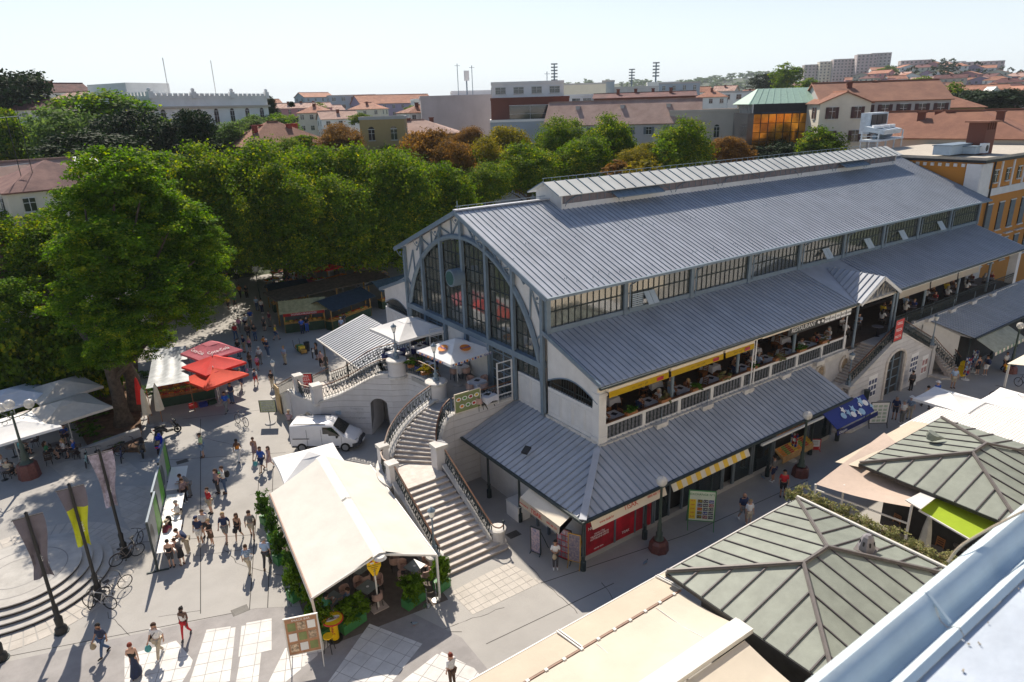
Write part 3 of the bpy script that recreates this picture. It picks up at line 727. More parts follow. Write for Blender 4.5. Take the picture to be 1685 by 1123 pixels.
cs = [V((12.60-.02, y, max(.3, min(2.62, zl(y))))) for y in [24.7+.37*k for k in range(13)]]
courses([(p.x-.32,p.y,p.z) for p in cs][::-1], .3, stair, side=1)
rail_along([(p.x-.17,p.y,p.z) for p in cs], stair, every=3, h=.85)
cs2 = [V((15.22, y, max(.3, min(2.62, zl(y))))) for y in [24.7+.37*k for k in range(13)]]
courses([(p.x+.32,p.y,p.z) for p in cs2], .3, stair, side=1)
rail_along([(p.x+.17,p.y,p.z) for p in cs2], stair, every=3, h=.85)
for c in ((12.15,24.75),(15.75,24.72)):
 pier(c, .36, 0.0, .95, stair, name='newel_pier')
e0 = smooth_poly([(15.39,24.75,1.3),(15.42,24.45,1.25),(15.62,24.3,1.2),(15.9,24.4,1.2)], 3)
MB().tube(e0, .035, 6).build('rail_scroll', M_WOODR, stair)
MB().bar((15.9,24.4,.95),(15.9,24.4,1.35),.05).ball((15.9,24.4,1.4),.07).build('rail_end_post', M_DIRON, stair)
pier((12.52,29.75), .24, 1.2, 3.55, stair, True); pier((12.98,31.9), .24, 1.2, 3.55, stair, True); pier((15.33,29.72), .33, 1.9, 3.75, stair, True)
lcurve = smooth_poly([(12.2,29.3,2.32),(12.05,30.3,2.32),(12.3,31.3,2.32),(12.85,32.3,2.32)], 4)
courses(lcurve, .45, stair, side=-1)
rail_along(smooth_poly([(12.5,30.0,2.32),(12.45,30.7,2.32),(12.6,31.3,2.32),(12.9,31.7,2.32)], 3), stair, every=3)
oc = smooth_poly([(13.15,32.15,2.5),(13.75,32.85,2.85),(14.5,33.35,3.25),(15.3,33.55,3.7),(16.1,33.55,4.15),(16.95,33.55,4.5)], 4)
courses(oc, .42, stair, side=-1); rail_along([p+V((0,-.2,0)) for p in oc], stair, every=2)
ic_ = smooth_poly([(15.42,29.85,2.6),(15.62,30.2,3.05),(15.95,30.5,3.6),(16.4,30.72,4.2),(16.95,30.82,4.5)], 4)
courses(ic_, .3, stair, side=1); rail_along([p+V((-.08,.12,0)) for p in ic_], stair, every=2)
# ---- terrace block
terr = thing('terrace', 'raised white walled terrace in front of the arched gable', 'terrace', (19,36,0))
tp = [(16.86,30.95),(XG-.02,30.95),(XG-.02,41.7),(17.1,41.7),(16.3,40.0),(17.0,39.0),(17.95,38.4),(18.25,36),(17.95,33.9),(17.0,33.4),(16.56,32.98),(16.86,32.05)]
MB().prism(tp, TZ-.3, TZ).build('terrace_floor', M_CONC, terr)
courses([(16.95,30.80,4.5),(18.4,30.80,4.5),(19.8,30.80,4.5),(XG,30.80,4.5)], .3, terr, side=1)
for a, b in (((17.0,30.9,4.5),(19.1,30.9,4.5)),((19.1,30.9,4.5),(XG,30.9,4.5))): rail_along([a,b], terr, every=1)
courses([(XG,41.85,4.5),(19.5,41.85,4.5),(17.4,41.85,4.5)], .3, terr, side=1);
for a, b in (((17.3,41.75,4.5),(19.2,41.75,4.5)),((19.2,41.75,4.5),(XG,41.75,4.5))): rail_along([a,b], terr, every=1)
fr = smooth_poly([(16.9,38.97,4.5),(17.3,38.72,4.5),(18.0,38.1,4.5),(18.3,36.1,4.5),(18.0,34.2,4.5),(17.4,33.65,4.5),(16.9,33.55,4.5)], 5)
courses(fr, .35, terr, side=1); rail_along([p+V((.15,0,0)) for p in fr[3:-3]], terr, every=3)
for c in ((17.35,38.75),(17.55,33.75)):
 pier(c, .6, 4.3, 5.6, terr)
# ---- left arm: curved wall with arched passage
larm = thing('arched_stair_wall', 'white curved stair wing with arched passage and niche behind the van', 'staircase', (15,41,0))
LW = smooth_poly([(12.95,42.0,2.5),(14.1,41.45,2.85),(15.0,40.75,3.4),(15.75,40.1,3.95),(16.35,39.5,4.35),(16.95,38.95,4.5)], 6)
Ls = [0]
for i in range(1,len(LW)): Ls.append(Ls[-1]+(LW[i].xy-LW[i-1].xy).length)
tot = Ls[-1]; ac_, ar = 4.05, .68
def archz(s):
 d = abs(s-ac_); return 0 if d >= ar else 2.05+math.sqrt(max(0,ar*ar-d*d))
LWf = resample(LW, 48)
courses(LWf, .55, larm, side=1, zb=archz)
rail_along([p+V((.15,.2,0)) for p in LW], larm, every=5)
def at_s(P, s):
 D = 0
 for i in range(len(P)-1):
  L = (P[i+1].xy-P[i].xy).length
  if D+L >= s: return P[i].lerp(P[i+1],(s-D)/L), (P[i+1]-P[i]).normalized()
  D += L
 return P[-1], (P[-1]-P[-2]).normalized()
pm = MB(); nk = 16
for k in range(nk+3):
 def pt(k):
  if k == 0: s, z = ac_-ar, 0
  elif k == nk+2: s, z = ac_+ar, 0
  else:
   t = math.pi*(k-1)/nk; s = ac_-ar*math.cos(t); z = 2.05+ar*math.sin(t)
  p, d = at_s(LWf, s); return V((p.x,p.y,z)), V((-d.y,d.x,0))
 if k < nk+2:
  a, na = pt(k); b, nb2 = pt(k+1); _, nn = pt(nk//2); pm.add([a, b, b+nn*3.2, a+nn*3.2], [(3,2,1,0)])
pm.build('passage_vault', M_WALL, larm)
kp, kd = at_s(LWf, ac_)
MB().prism([(15.0,44.6),(14.2,43.3),(14.9,42.6),(16.0,43.7)], .006, 2.2).build('passage_side_wall', M_WALL, larm)
NW = smooth_poly([(11.95,45.6,2.45),(12.05,44.6,2.45),(12.35,43.4,2.45),(12.95,42.0,2.45)], 5)
courses(NW, .5, larm, side=1, joint=False)
nc, nd = at_s([V(p) for p in NW], 2.55); nrm = V((nd.y,-nd.x,0))
nm = MB(); pts = [nc+nd*(.42*math.cos(t))+V((0,0,1.05-nc.z+.55*math.sin(t)))+nrm*.03 for t in [math.pi*k/12 for k in range(13)]]
pts = [nc+nd*.42+V((0,0,.3-nc.z))+nrm*.03]+pts+[nc-nd*.42+V((0,0,.3-nc.z))+nrm*.03]
nm.add([tuple(p) for p in pts],[tuple(range(len(pts)))]); nm.build('niche', mat('niche_stain',(.40,.33,.26),.9,var=.25,scale=3), larm)
MB().tube(pts, .05, 6).build('niche_surround', M_STONE, larm)
lp = [(12.2,45.6),(12.3,44.4),(13.1,42.3),(14.6,42.6),(15.1,44.2),(14.9,45.6)]
MB().prism(lp, 2.2, 2.35).build('landing_floor', M_STEP, larm)
LLi = resample(smooth_poly([(13.3,42.3,0),(14.3,41.75,0),(15.3,41.0,0),(16.2,40.2,0),(17.0,39.4,0)],3), 13)
LRi = resample(smooth_poly([(14.7,44.2,0),(15.3,43.3,0),(16.0,42.6,0),(16.7,42.0,0),(17.5,41.6,0)],3), 13)
steps(LRi, LLi, 2.35, (TZ-2.35)/13, larm)
fc = smooth_poly([(14.8,44.4,2.5),(15.4,43.4,3.0),(16.1,42.6,3.7),(16.7,42.1,4.2),(17.4,41.8,4.5)], 3)
courses(fc, .25, larm, side=-1); rail_along(fc, larm, every=3)
pier((12.55,44.9), .26, 2.3, 3.75, larm, True); pier((12.95,42.35), .3, 2.3, 3.75, larm, True)
rail_along(smooth_poly([(12.45,44.6,2.4),(12.35,43.6,2.4),(12.8,42.6,2.4)],3), larm, every=3)
yy2 = [45.6+i*.33 for i in range(16)]
steps([(14.9,y,0) for y in yy2[::-1]], [(12.4,y,0) for y in yy2[::-1]], .05, .15, larm)
for x, sd in ((12.15,-1),(15.0,1)):
 cp = [(x, 45.2+.5*k, max(.35,2.5-.235*k)) for k in range(11)]
 courses(cp, .25, larm, side=sd*-1, joint=False)
 rail_along([(a+sd*-.1,b,c) for a,b,c in cp], larm, every=2, scroll=False)
MB().bar((11.9,47.4,0),(11.9,48.3,0),.12,.01).cbox((11.75,47.9,1.05),(.08,1.0,2.1)).build('leaning_board', mat('ochre_board',(.55,.40,.22),.8,var=.15), larm)
M_FADE = mat('faded_blue', (.38,.48,.58), .9, var=.25, scale=12); M_FADE2 = mat('faded_grey', (.42,.43,.45), .9, var=.25, scale=12)
def wall_frame(s, z, off=.026):
 p, d = at_s(LWf, s); n_ = V((d.y,-d.x,0)); p = V((p.x,p.y,z))+n_*off; return frame_m(p, (d.x,d.y,0), (0,0,1)), p, V((d.x,d.y,0)).normalized(), n_
for s_, z_, t_ in ((2.45,1.95,'Ribarnica'),(2.45,1.6,'Pescheria'),(2.45,1.25,'Fish market')):
 Mf, *_r = wall_frame(s_, z_); text(t_, .24, 'wall_lettering', M_FADE2, larm, Mf)
Mf, p_, d_, n_ = wall_frame(1.15, 1.65)
ar_ = MB(); A_ = [(-.62,-.15),(.4,-.15),(.4,-.24),(.66,0),(.4,.24),(.4,.15),(-.62,.15)]
ar_.add([p_+d_*a+V((0,0,b)) for a,b in A_], [tuple(range(7))]); ar_.build('arrow_sign', M_FADE, larm)
# ================================================================ SHOP ROW (lean-to roofs around the hall)
def shop_roofs(nm, lab, corner):
 pass
shops = thing('shop_row', 'lean-to row of shops with blue grey seam roof wrapped round the hall corner', 'shops', (17.4,20.1,0))
KX, KY, KZ0, KZ1 = 17.42, 20.12, 3.08, 4.42
WX, WY = XG-.02, YB-.02   # wall lines
KXE = 39.6
nS = int((KXE-WX)/.41)
sheets('shop_roof_sheet', (WX,KY,KZ0),(KXE,KY,KZ0),(WX,WY,KZ1),(KXE,WY,KZ1), nS, shops)
nW = int((30.7-WY)/.41)
sheets('west_roof_sheet', (KX,WY,KZ0),(KX,30.7,KZ0),(WX,WY,KZ1),(WX,30.7,KZ1), nW, shops)
for i in range(9):
 x0 = KX+(WX-KX)*i/9; x1 = KX+(WX-KX)*(i+1)/9; f = lambda x:(x-KX)/(WX-KX)
 P = [(x0,KY,KZ0),(x1,KY,KZ0),(x1,KY+(WY-KY)*f(x1),KZ0+(KZ1-KZ0)*f(x1)),(x0,KY+(WY-KY)*f(x0)+1e-3,KZ0+(KZ1-KZ0)*f(x0))]
 mb = MB().slab(P,.03); mb.mi(1).bar(V(P[1])+V((0,0,.03)),V(P[2])+V((0,0,.03)),.05,.06); mb.build('hip_roof_sheet',[M_ROOF,M_SEAM],shops)
for i in range(8):
 y0 = KY+(WY-KY)*i/8; y1 = KY+(WY-KY)*(i+1)/8; g = lambda y:(y-KY)/(WY-KY)
 P = [(KX,y1,KZ0),(KX,y0,KZ0),(KX+(WX-KX)*g(y0)+1e-3,y0,KZ0+(KZ1-KZ0)*g(y0)),(KX+(WX-KX)*g(y1),y1,KZ0+(KZ1-KZ0)*g(y1))]
 mb = MB().slab(P,.03); mb.mi(1).bar(V(P[0])+V((0,0,.03)),V(P[3])+V((0,0,.03)),.05,.06); mb.build('hip_roof_sheet',[M_ROOF,M_SEAM],shops)
MB().bar((KX,KY,KZ0+.07),(WX-.35,WY-.3,KZ1-.05),.34,.07).build('hip_cap', M_ROOF, shops)
MB().bar((KX-.08,KY-.08,KZ0-.03),(KX-.08,30.7,KZ0-.03),.13,.13).build('shop_gutter', M_DIRON, shops)
MB().bar((KX-.14,KY-.08,KZ0-.03),(KXE,KY-.08,KZ0-.03),.13,.13).build('shop_gutter', M_DIRON, shops)
MB().box(KX+.1,KXE,KY+.06,KY+.16,KZ0-.25,KZ0-.05).build('shop_eave_board', M_CREAM, shops)
MB().add([(KXE-.02,KY,KZ0-.1),(KXE-.02,WY,KZ1-.1),(KXE-.02,WY,0),(KXE-.02,KY+1.0,0),(KXE-.02,KY+1,2.9)],[(0,1,2,3,4)]).build('east_side_wall', M_WALL, shops)
MB().cbox((18.55,26.0,3.85),(.5,.35,.12),.4,0,-.35).build('roof_debris', M_BLACK, shops)
MB().box(18.55,18.7,21.0,30.7,0,3.3).build('west_shop_wall', mat('shop_wall',(.60,.60,.60),.7,var=.05,dirt=.2), shops)
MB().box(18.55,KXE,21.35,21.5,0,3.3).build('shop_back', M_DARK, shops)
M_FRAME = mat('shop_frame', (.12,.15,.18), .5, var=.08)
def ccol(x, y, par, z1=KZ0-.05, nm='iron_post'):
 MB().lathe([(.14,0),(.14,.5),(.09,.55),(.09,.8),(.12,.84),(.07,.9),(.065,z1-.3),(.11,z1-.2),(.07,z1)], (x,y,0), 10).build(nm, M_DIRON, par, smooth=True)
for x in (17.8,21.9,26.9,32.0,36.3,39.3): ccol(x, 20.5, shops)
for y in (25.6,28.6): ccol(17.75, y, shops)
MB().box(18.2,KXE-.4,20.95,21.3,0,.28).build('shop_plinth', M_CONC, shops)
M_REDP = mat('red_poster', (.50,.012,.03), .45, var=.25, scale=1.2, c2=(.16,.005,.012)); M_WTXT = mat('white_print', (.8,.8,.8), .6, var=0); M_RTXT = mat('red_print', (.55,.06,.04), .6, var=0)
M_YTXT = mat('yellow_print', (.75,.55,.03), .6, var=0)
xs = [(18.35,20.15),(20.3,21.55),(21.65,22.15),(22.25,22.75)]
for a, b in xs:
 MB().box(a,b,20.93,20.96,.3,2.45).build('red_poster', M_REDP, shops)
for x in (18.25,20.22,21.6,22.2,22.85): MB().box(x-.05,x+.05,20.9,21.0,.28,2.7).build('window_frame', M_FRAME, shops)
FS = lambda x,z,y=20.92: frame_m((x,y,z),(1,0,0),(0,0,1))
for t_,x_,z_,s_,m_ in (('KVARTA',18.85,2.15,.2,M_YTXT),('TISAK',19.5,2.15,.16,M_WTXT),('NOVINE',18.9,1.75,.24,M_WTXT),('KAVA I ČAJ\nTELEFONSKE KARTE\nAUTOBUSNE KARTE',19.2,1.2,.13,M_WTXT),('najbolja cijena',19.15,.5,.11,M_WTXT),('CROATIA',20.95,2.2,.15,M_WTXT),('TISAK',20.95,.62,.2,M_WTXT)):
 text(t_, s_, 'poster_lettering', m_, shops, FS(x_,z_))
aw = MB(); aw.slab([(18.0,20.05,2.42),(22.9,20.05,2.42),(22.9,20.3,2.98),(18.0,20.3,2.98)],.03); aw.build('awning_valance', M_CREAM, shops)
dv = V((0,.25,.56)).normalized(); FA = lambda x,z: frame_m(V((x,20.05+.25*(z-2.42)/.56-.012,z)),(1,0,0),dv)
text('TISAK',.36,'awning_lettering',M_RTXT,shops,FA(20.5,2.7)); text('www.tisak.hr',.17,'awning_lettering',M_RTXT,shops,FA(18.9,2.6)); text('0800 600 170',.17,'awning_lettering',M_RTXT,shops,FA(22.1,2.7))
aw = MB(); aw.slab([(16.75,24.1,2.62),(16.75,20.95,2.62),(17.5,20.95,2.98),(17.5,24.1,2.98)],.03); aw.add([(16.74,24.1,2.6),(16.74,20.95,2.6),(16.70,20.95,2.2),(16.70,24.1,2.2)],[(0,1,2,3),(3,2,1,0)])
aw.add([(16.75,20.95,2.6),(17.5,20.95,2.97),(17.5,20.95,2.7),(16.7,20.95,2.2)],[(0,1,2,3),(3,2,1,0)]); aw.build('west_awning', M_CREAM, shops)
FW = lambda y,z: frame_m((16.685,y,z),(0,-1,0),(0,0,1))
text('TISAK',.34,'awning_lettering',M_RTXT,shops,FW(22.7,2.4)); text('www.tisak.hr',.14,'awning_lettering',M_RTXT,shops,FW(23.7,2.4)); text('0800 600 170',.14,'awning_lettering',M_RTXT,shops,FW(21.5,2.4))
MB().box(18.3,18.36,22.9,24.5,.8,2.3).build('west_window', glassmat('shop_glass',(.02,.02,.03),alpha=1), shops)
MB().box(18.24,18.3,23.0,23.6,1.1,2.0).build('blue_rack', mat('deep_blue',(.02,.06,.35),.5), shops)
MB().box(18.22,18.28,23.9,24.6,.7,2.2).build('red_poster', M_REDP, shops)
for y in (22.85,23.75,24.7): MB().box(18.2,18.34,y-.05,y+.05,0,2.8).build('window_frame', M_FRAME, shops)
M_CUR = mat('green_curtain', (.10,.28,.20), .6, var=.3, scale=6); M_SG = glassmat('shopfront_glass', (.02,.03,.035), alpha=.8)
M_EURO = mat('money_poster', (.02,.05,.25), .5, var=.3, scale=4)
bays = [(23.0,24.1,'g'),(25.1,28.3,'e'),(28.45,29.3,'d'),(29.4,30.9,'c'),(31.1,32.9,'g'),(33.1,36.4,'f'),(36.6,39.2,'g')]
for a,b,k in bays:
 if k != 'd' and k != 'f': MB().box(a,b,20.96,21.0,.3,2.75).build('shop_window', M_SG, shops)
 if k == 'e':
  MB().box(a+.3,b-.3,21.05,21.08,.4,1.5).build('currency_poster', M_EURO, shops)
  MB().box(a+1.9,b-.35,21.02,21.045,1.0,1.8).build('currency_poster', mat('red_panel',(.35,.02,.03),.5), shops)
  for q,(t_,x_,z_) in enumerate((('EXCHANGE',26.5,2.3),('MJENJAČNICA',26.9,1.9),('CHANGE',25.9,1.65))): text(t_,.2,'window_lettering',mat('green_neon',(.08,.5,.15),.5) if q != 1 else M_YTXT,shops,FS(x_,z_,20.955))
 if k == 'c':
  for j in range(9): MB().lathe([(.07,0),(.06,1.2),(.07,2.4)],(a+.1+j*.16,21.1,.3),6).build('curtain_fold', M_CUR, shops)
 for x in (a,b): MB().box(x-.05,x+.05,20.9,21.02,.28,2.85).build('window_frame', M_FRAME, shops)
for j in range(17):
 x = 23.35+j*.36; MB().slab([(x,20.02,2.42),(x+.36,20.02,2.42),(x+.36,20.28,2.9),(x,20.28,2.9)],.03).build('awning_stripe', mat('awning_yellow',(.72,.48,.06),.8,var=.05) if j%2 else mat('awning_offwhite',(.68,.64,.56),.8,var=.05), shops)
MB().bar((30.4,20.0,2.78),(36.3,19.95,2.78),.12).build('awning_roll', M_WHITE, shops)
fd = MB().slab([(33.2,20.35,.85),(36.3,20.35,.85),(36.3,20.95,1.2),(33.2,20.95,1.2)],.12).box(33.2,36.3,20.32,20.37,.5,.82); fd.build('fruit_counter', mat('crate_wood',(.5,.30,.12),.8,var=.2), shops)
FR = [mat('fruit_orange',(.75,.25,.02),.5,var=.2),mat('fruit_green',(.12,.35,.05),.5,var=.2),mat('fruit_red',(.5,.03,.02),.5,var=.2),mat('fruit_yellow',(.75,.55,.05),.5,var=.2)]
for i in range(8):
 m = MB()
 for a in range(5):
  for b in range(5): m.ball((33.35+i*.37+a*.065, 20.42+b*.11, .92+b*.06), .045, 5, 4)
 m.build('fruit_pile', FR[i%4], shops)
MB().box(33.1,39.3,21.28,21.33,1.6,2.8).build('shelf_back', mat('amber_shelf',(.35,.18,.07),.6,var=.4,scale=5), shops)
blue = mat('awning_navy',(.012,.03,.22),.7,var=.05); lblue = mat('awning_light_blue',(.35,.55,.75),.7,var=.1)
MB().slab([(36.6,19.15,2.15),(40.8,19.15,2.15),(41.0,20.1,2.95),(36.4,20.1,2.95)],.03).build('blue_awning', blue, shops)
MB().add([(36.4,19.04,2.14),(41.0,19.04,2.14),(41.0,19.0,1.85),(36.4,19.0,1.85)],[(0,1,2,3),(3,2,1,0)]).build('awning_valance', blue, shops)
rr = random.Random(11)
for j in range(11):
 x = 37.9+j*.29; y = rr.uniform(19.3,19.85); n5 = 10; z_ = lambda y_: 2.15+.8*(y_-19.05)/1.05+.014
 r0 = rr.uniform(.16,.3); P = [(x+r0*(1 if q%2 else .5)*math.cos(q*math.pi/5), y+r0*(1 if q%2 else .5)*math.sin(q*math.pi/5)) for q in range(n5)] if j%3 else [(x+r0*math.cos(q*math.pi/5),y+r0*.7*math.sin(q*math.pi/5)) for q in range(n5)]
 MB().add([(a,b,z_(b)+.001*j) for a,b in P],[tuple(range(n5))]).build('awning_print', [lblue,M_WTXT][j%2], shops)
text('Ožujsko',.26,'awning_lettering',M_WTXT,shops,frame_m((37.0,18.985,2.0),(1,0,0),(0,0,1)))
# ---- mirrored west canopy left of the terrace and the shop row beyond the portal
lc = thing('striped_canopy', 'grey standing seam canopy beside the left stair wing', 'canopy', (17.4,48,0))
nL = 29; sheets('canopy_sheet', (17.1,42.2,KZ0),(17.1,53.6,KZ0),(XG,42.2,KZ1),(XG,53.6,KZ1), nL, lc)
MB().bar((17.0,42.2,KZ0-.03),(17.0,53.6,KZ0-.03),.1,.12).build('canopy_gutter', M_STONE, lc)
for y in (44.5,48.2,53.2): ccol(17.4, y, lc)
MB().box(19,19.1,42.2,50.0,0,3.5).build('canopy_back_wall', M_WALL, lc)
MB().box(18.2,18.26,44.6,47.0,.2,2.6).build('glass_screen', M_SG, lc)
es = thing('east_shop_row', 'blue grey roofed row of shops beyond the arched portal', 'shops', (57,20,0))
nE = 50; sheets('shop_roof_sheet', (57.4,20.4,KZ0),(78,20.4,KZ0),(55.2,WY,KZ1),(75.8,WY,KZ1), nE, es)
MB().bar((57.4,20.3,KZ0-.03),(78,20.3,KZ0-.03),.13,.13).build('shop_gutter', M_DIRON, es)
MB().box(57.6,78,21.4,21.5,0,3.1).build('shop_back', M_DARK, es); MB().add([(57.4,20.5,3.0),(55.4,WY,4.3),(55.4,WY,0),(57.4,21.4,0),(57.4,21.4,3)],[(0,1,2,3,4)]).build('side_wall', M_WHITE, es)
MB().box(55.6,57.3,WY-.12,WY-.06,1.2,3.6).build('white_panel', M_WHITE, es)
for x in (57.7,62.5,67.5,72): ccol(x, 20.75, es)
MB().slab([(57.6,18.9,2.25),(63.2,18.9,2.25),(63.2,20.35,2.98),(57.6,20.35,2.98)],.03).build('cream_awning', mat('old_awning',(.42,.42,.32),.8,var=.15,scale=2), es)
for j in range(16): MB().slab([(57.6+j*.35,18.87,2.0),(57.6+j*.35+.34,18.87,2.0),(57.6+j*.35+.34,18.9,2.26),(57.6+j*.35,18.9,2.26)],.02).build('valance_stripe', [M_CREAM,mat('stripe_green',(.2,.3,.2),.8)][j%2], es)
# ================================================================ PORTAL WITH DOUBLE STAIR
po = thing('stair_portal', 'white double stair with arched doorway in the middle of the long side', 'portal', (49,22,0))
PY, PXc = 22.1, 49.3
prof = [(42.9,2.1),(44.3,2.65),(49.3,4.75),(54.6,2.2)]
def ptop(x):
 for (a,b),(c,d) in zip(prof[:-1],prof[1:]):
  if a <= x <= c: return b+(d-b)*(x-a)/(c-a)
 return 2.1
xs_ = [42.9+.2*k for k in range(59)]; pts = [(x,PY,ptop(x)) for x in xs_]
def pz(s):
 d = abs(s-(49.0-42.9)); return 0 if d >= 1.25 else 2.75+.75*math.sqrt(max(0,1-(d/1.25)**2))
courses(pts, .3, po, side=1, zb=pz, ch=.36)
pb = MB();
am = [(49-1.32,0),(49-1.32,2.6)]+[(49-1.32*math.cos(t),2.75+.85*math.sin(t)) for t in [math.pi*k/12 for k in range(13)]]+[(49+1.32,2.6),(49+1.32,0)]
MB().tube([(x,PY-.05,z) for x,z in am], .12, 6).build('portal_surround', M_STEP, po)
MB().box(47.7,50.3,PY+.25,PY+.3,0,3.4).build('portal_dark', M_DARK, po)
for x in (47.9,49.0,50.1):
 MB().box(x-.06,x+.06,PY+.15,PY+.24,0,3.2).build('door_stile', M_IRON, po)
for z in (.6,1.3,2.0,2.7): MB().box(47.9,50.1,PY+.17,PY+.22,z-.03,z+.03).build('door_rail', M_IRON, po)
rail_along([(x,PY+.15,ptop(x)+.02) for x in (43.0,43.6,44.3,45.6,46.8,48.0,49.3,50.6,51.9,53.2,54.4)], po, every=1, scroll=True)
for (x0,x1) in ((43.4,46.4),(55.2,52.2)):
 n_ = 15; xx = [x0+(x1-x0)*k/n_ for k in range(n_+1)]; s_ = 1 if x1 > x0 else -1
 A_, B_ = [(x,PY+.32,0) for x in xx], [(x,YB+.1,0) for x in xx]
 steps(B_ if s_ > 0 else A_, A_ if s_ > 0 else B_, 2.15, (4.42-2.15)/n_, po, depth=.6)
MB().prism([(46.4,PY+.3),(52.2,PY+.3),(52.2,YM-.2),(46.4,YM-.2)], 4.25, 4.43).build('entrance_landing', M_CONC, po)
for (a,b) in ((40.3,43.4),(55.2,57.2)):
 MB().box(a,b,22.6,YB+.1,0,2.15).build('half_landing', M_STEP, po)
 n_ = 12; ys_ = [20.7+(22.6-20.7)*k/n_ for k in range(n_+1)]
 steps([(a+.3,y,0) for y in ys_], [(b-.05,y,0) for y in ys_], 0, 2.15/n_, po, depth=.5)
MB().prism([(40.2,22.5),(40.2,21.1),(41,20.5),(43,20.5),(43.9,21.1),(44,22.05),(42.8,22.05)], .006, .14).build('rounded_step', M_STEP, po)
MB().prism([(54.8,22.0),(54.9,21.2),(55.5,20.6),(57.2,20.6),(58,21.1),(58,22.5),(56,22.5)], .006, .14).build('rounded_step', M_STEP, po)
for x in (54.9,):
 pier((x,22.3), .28, 0, 2.6, po, True)
pier((43.2,22.3), .28, 0, 2.3, po, True)
rail_along([(54.9,22.2,2.2),(55.3,21.6,1.4),(55.6,20.9,.7)], po, every=1); rail_along([(57.2,23.2,2.2),(57.3,22.2,1.5),(57.3,21.0,.3)], po, every=1)
for x, z, y in ((44.35,3.2,YB-.02),(41.4,3.3,YB-.02),(53.6,3.7,YB-.02)):
 MB().tube([(x+.5*math.cos(t),y,z+.55*math.sin(t)) for t in [2*math.pi*k/16 for k in range(17)]],.1,6).build('medallion_ring', M_STEP, po)
 MB().add([(x+.45*math.cos(t),y+.01,z+.5*math.sin(t)) for t in [2*math.pi*k/16 for k in range(16)]],[tuple(range(16))]).build('medallion', mat('medallion',(.35,.27,.18),.8,var=.4,scale=6), po)
 MB().cbox((x,y-.05,z+.68),(.35,.2,.3)).build('keystone', M_STEP, po)
def poster_grid(x, z, w, h, nx, ny, c, par, y=PY-.03, head=None):
 MB().box(x-w/2,x+w/2,y,y+.01,z-h/2,z+h/2).build('poster', M_WTXT, par)
 for i in range(nx):
  for j in range(ny):
   cx_, cz_ = x-w/2+w*(i+.5)/nx, z-h/2+h*.84*(j+.5)/ny
   MB().box(cx_-w/nx*.38,cx_+w/nx*.38,y-.006,y-.002,cz_-h*.8/ny*.36,cz_+h*.8/ny*.36).build('poster_picture', c, par)
M_PIC = mat('poster_blue', (.06,.08,.18), .6, var=.5, scale=12)
poster_grid(46.1,1.5,1.15,1.7,3,3,M_PIC,po); poster_grid(51.9,1.9,1.1,1.5,3,3,M_PIC,po); poster_grid(53.7,1.3,.9,1.5,2,2,mat('poster_pale',(.45,.25,.25),.6,var=.4,scale=9),po)
# ================================================================ COPPER ROOFED PAVILIONS AND AWNINGS (near side of the street)
M_COP = mat('copper_green_roof', (.235,.26,.225), .6, var=.10, scale=1.4, dirt=.3, bump=.12, bscale=14)
M_CSEAM = mat('copper_seam', (.085,.075,.08), .6, var=.1)
M_CRIDGE = mat('copper_ridge', (.15,.135,.13), .5, var=.1)
def copper(nm_label, x0, x1, y0, y1, ez, rz, x_extra=()):
 t = thing('pavilion_roof', nm_label, 'pavilion', (x0,y1,0))
 hx = (y1-y0)/2; A = V((x0+hx,(y0+y1)/2,rz)); B = V((x1-hx,(y0+y1)/2,rz)); sp = .86; st0 = .02
 c = [V((x0,y0,ez)),V((x1,y0,ez)),V((x1,y1,ez)),V((x0,y1,ez))]
 sides = [(c[0],c[1],A,B),(c[1],c[2],B,B),(c[2],c[3],B,A),(c[3],c[0],A,A)]
 for P,Q,TP,TQ in sides:
  L = (Q-P).length; n = max(4,round(L/sp)); d = (Q-P)/L
  inw = V((-d.y,d.x,0)); dep = hx
  def top(s):
   f = min(1, s/hx, (L-s)/hx); return P+d*s+inw*dep*f+V((0,0,(rz-ez)*f))
  ss = [L*i/n for i in range(n+1)]
  for a,b in zip(ss[:-1],ss[1:]):
   br = sorted({a,b}|{x for x in (hx,L-hx) if a < x < b})
   poly = [P+d*a, P+d*b]+[top(x) for x in br[::-1] if (top(x)-(P+d*x)).length > 1e-4]
   if len(poly) < 3: continue
   u = V((0,0,random.uniform(0,.012)))
   mb = MB().slab([q+u for q in poly],.03)
   if b < L-.01: mb.mi(1).bar(P+d*b+V((0,0,.035)), top(b)+V((0,0,.035)), .045,.06)
   mb.build('copper_panel',[M_COP,M_CSEAM],t)
 for P,Q in ((c[0],A),(c[3],A),(c[1],B),(c[2],B),(A,B)):
  MB().bar(P+V((0,0,.07)),Q+V((0,0,.09)),.15,.06).build('ridge_cap',M_CRIDGE,t)
  MB().bar(P+V((0,0,.12)),Q+V((0,0,.14)),.09,.05).build('ridge_roll',M_CRIDGE,t)
 for i in range(4): MB().bar(c[i]+V((0,0,-.08)),c[(i+1)%4]+V((0,0,-.08)),.1,.14).build('roof_gutter',M_BLACK,t)
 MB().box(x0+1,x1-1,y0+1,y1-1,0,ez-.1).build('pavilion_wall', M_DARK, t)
 return t
r1 = copper('green copper hip roof nearest the camera with a hooded vent on its far slope', 17.45,26.15,8.0,15.1,3.4,4.3)
vc = G(1425,905,3.95)
vt = thing('roof_vent','small grey hooded ventilation cowl standing on the nearest copper roof','vent',vc)
MB().cbox((0,0,.03),(.75,.75,.06),.2).build('vent_base',M_CRIDGE,vt,W=0)
MB().lathe([(.33,.05),(.33,.2),(.2,.62),(.1,.72)],(0,0,0),7).build('vent_hood',mat('vent_paint',(.22,.21,.23),.55,var=.15),vt,W=0)
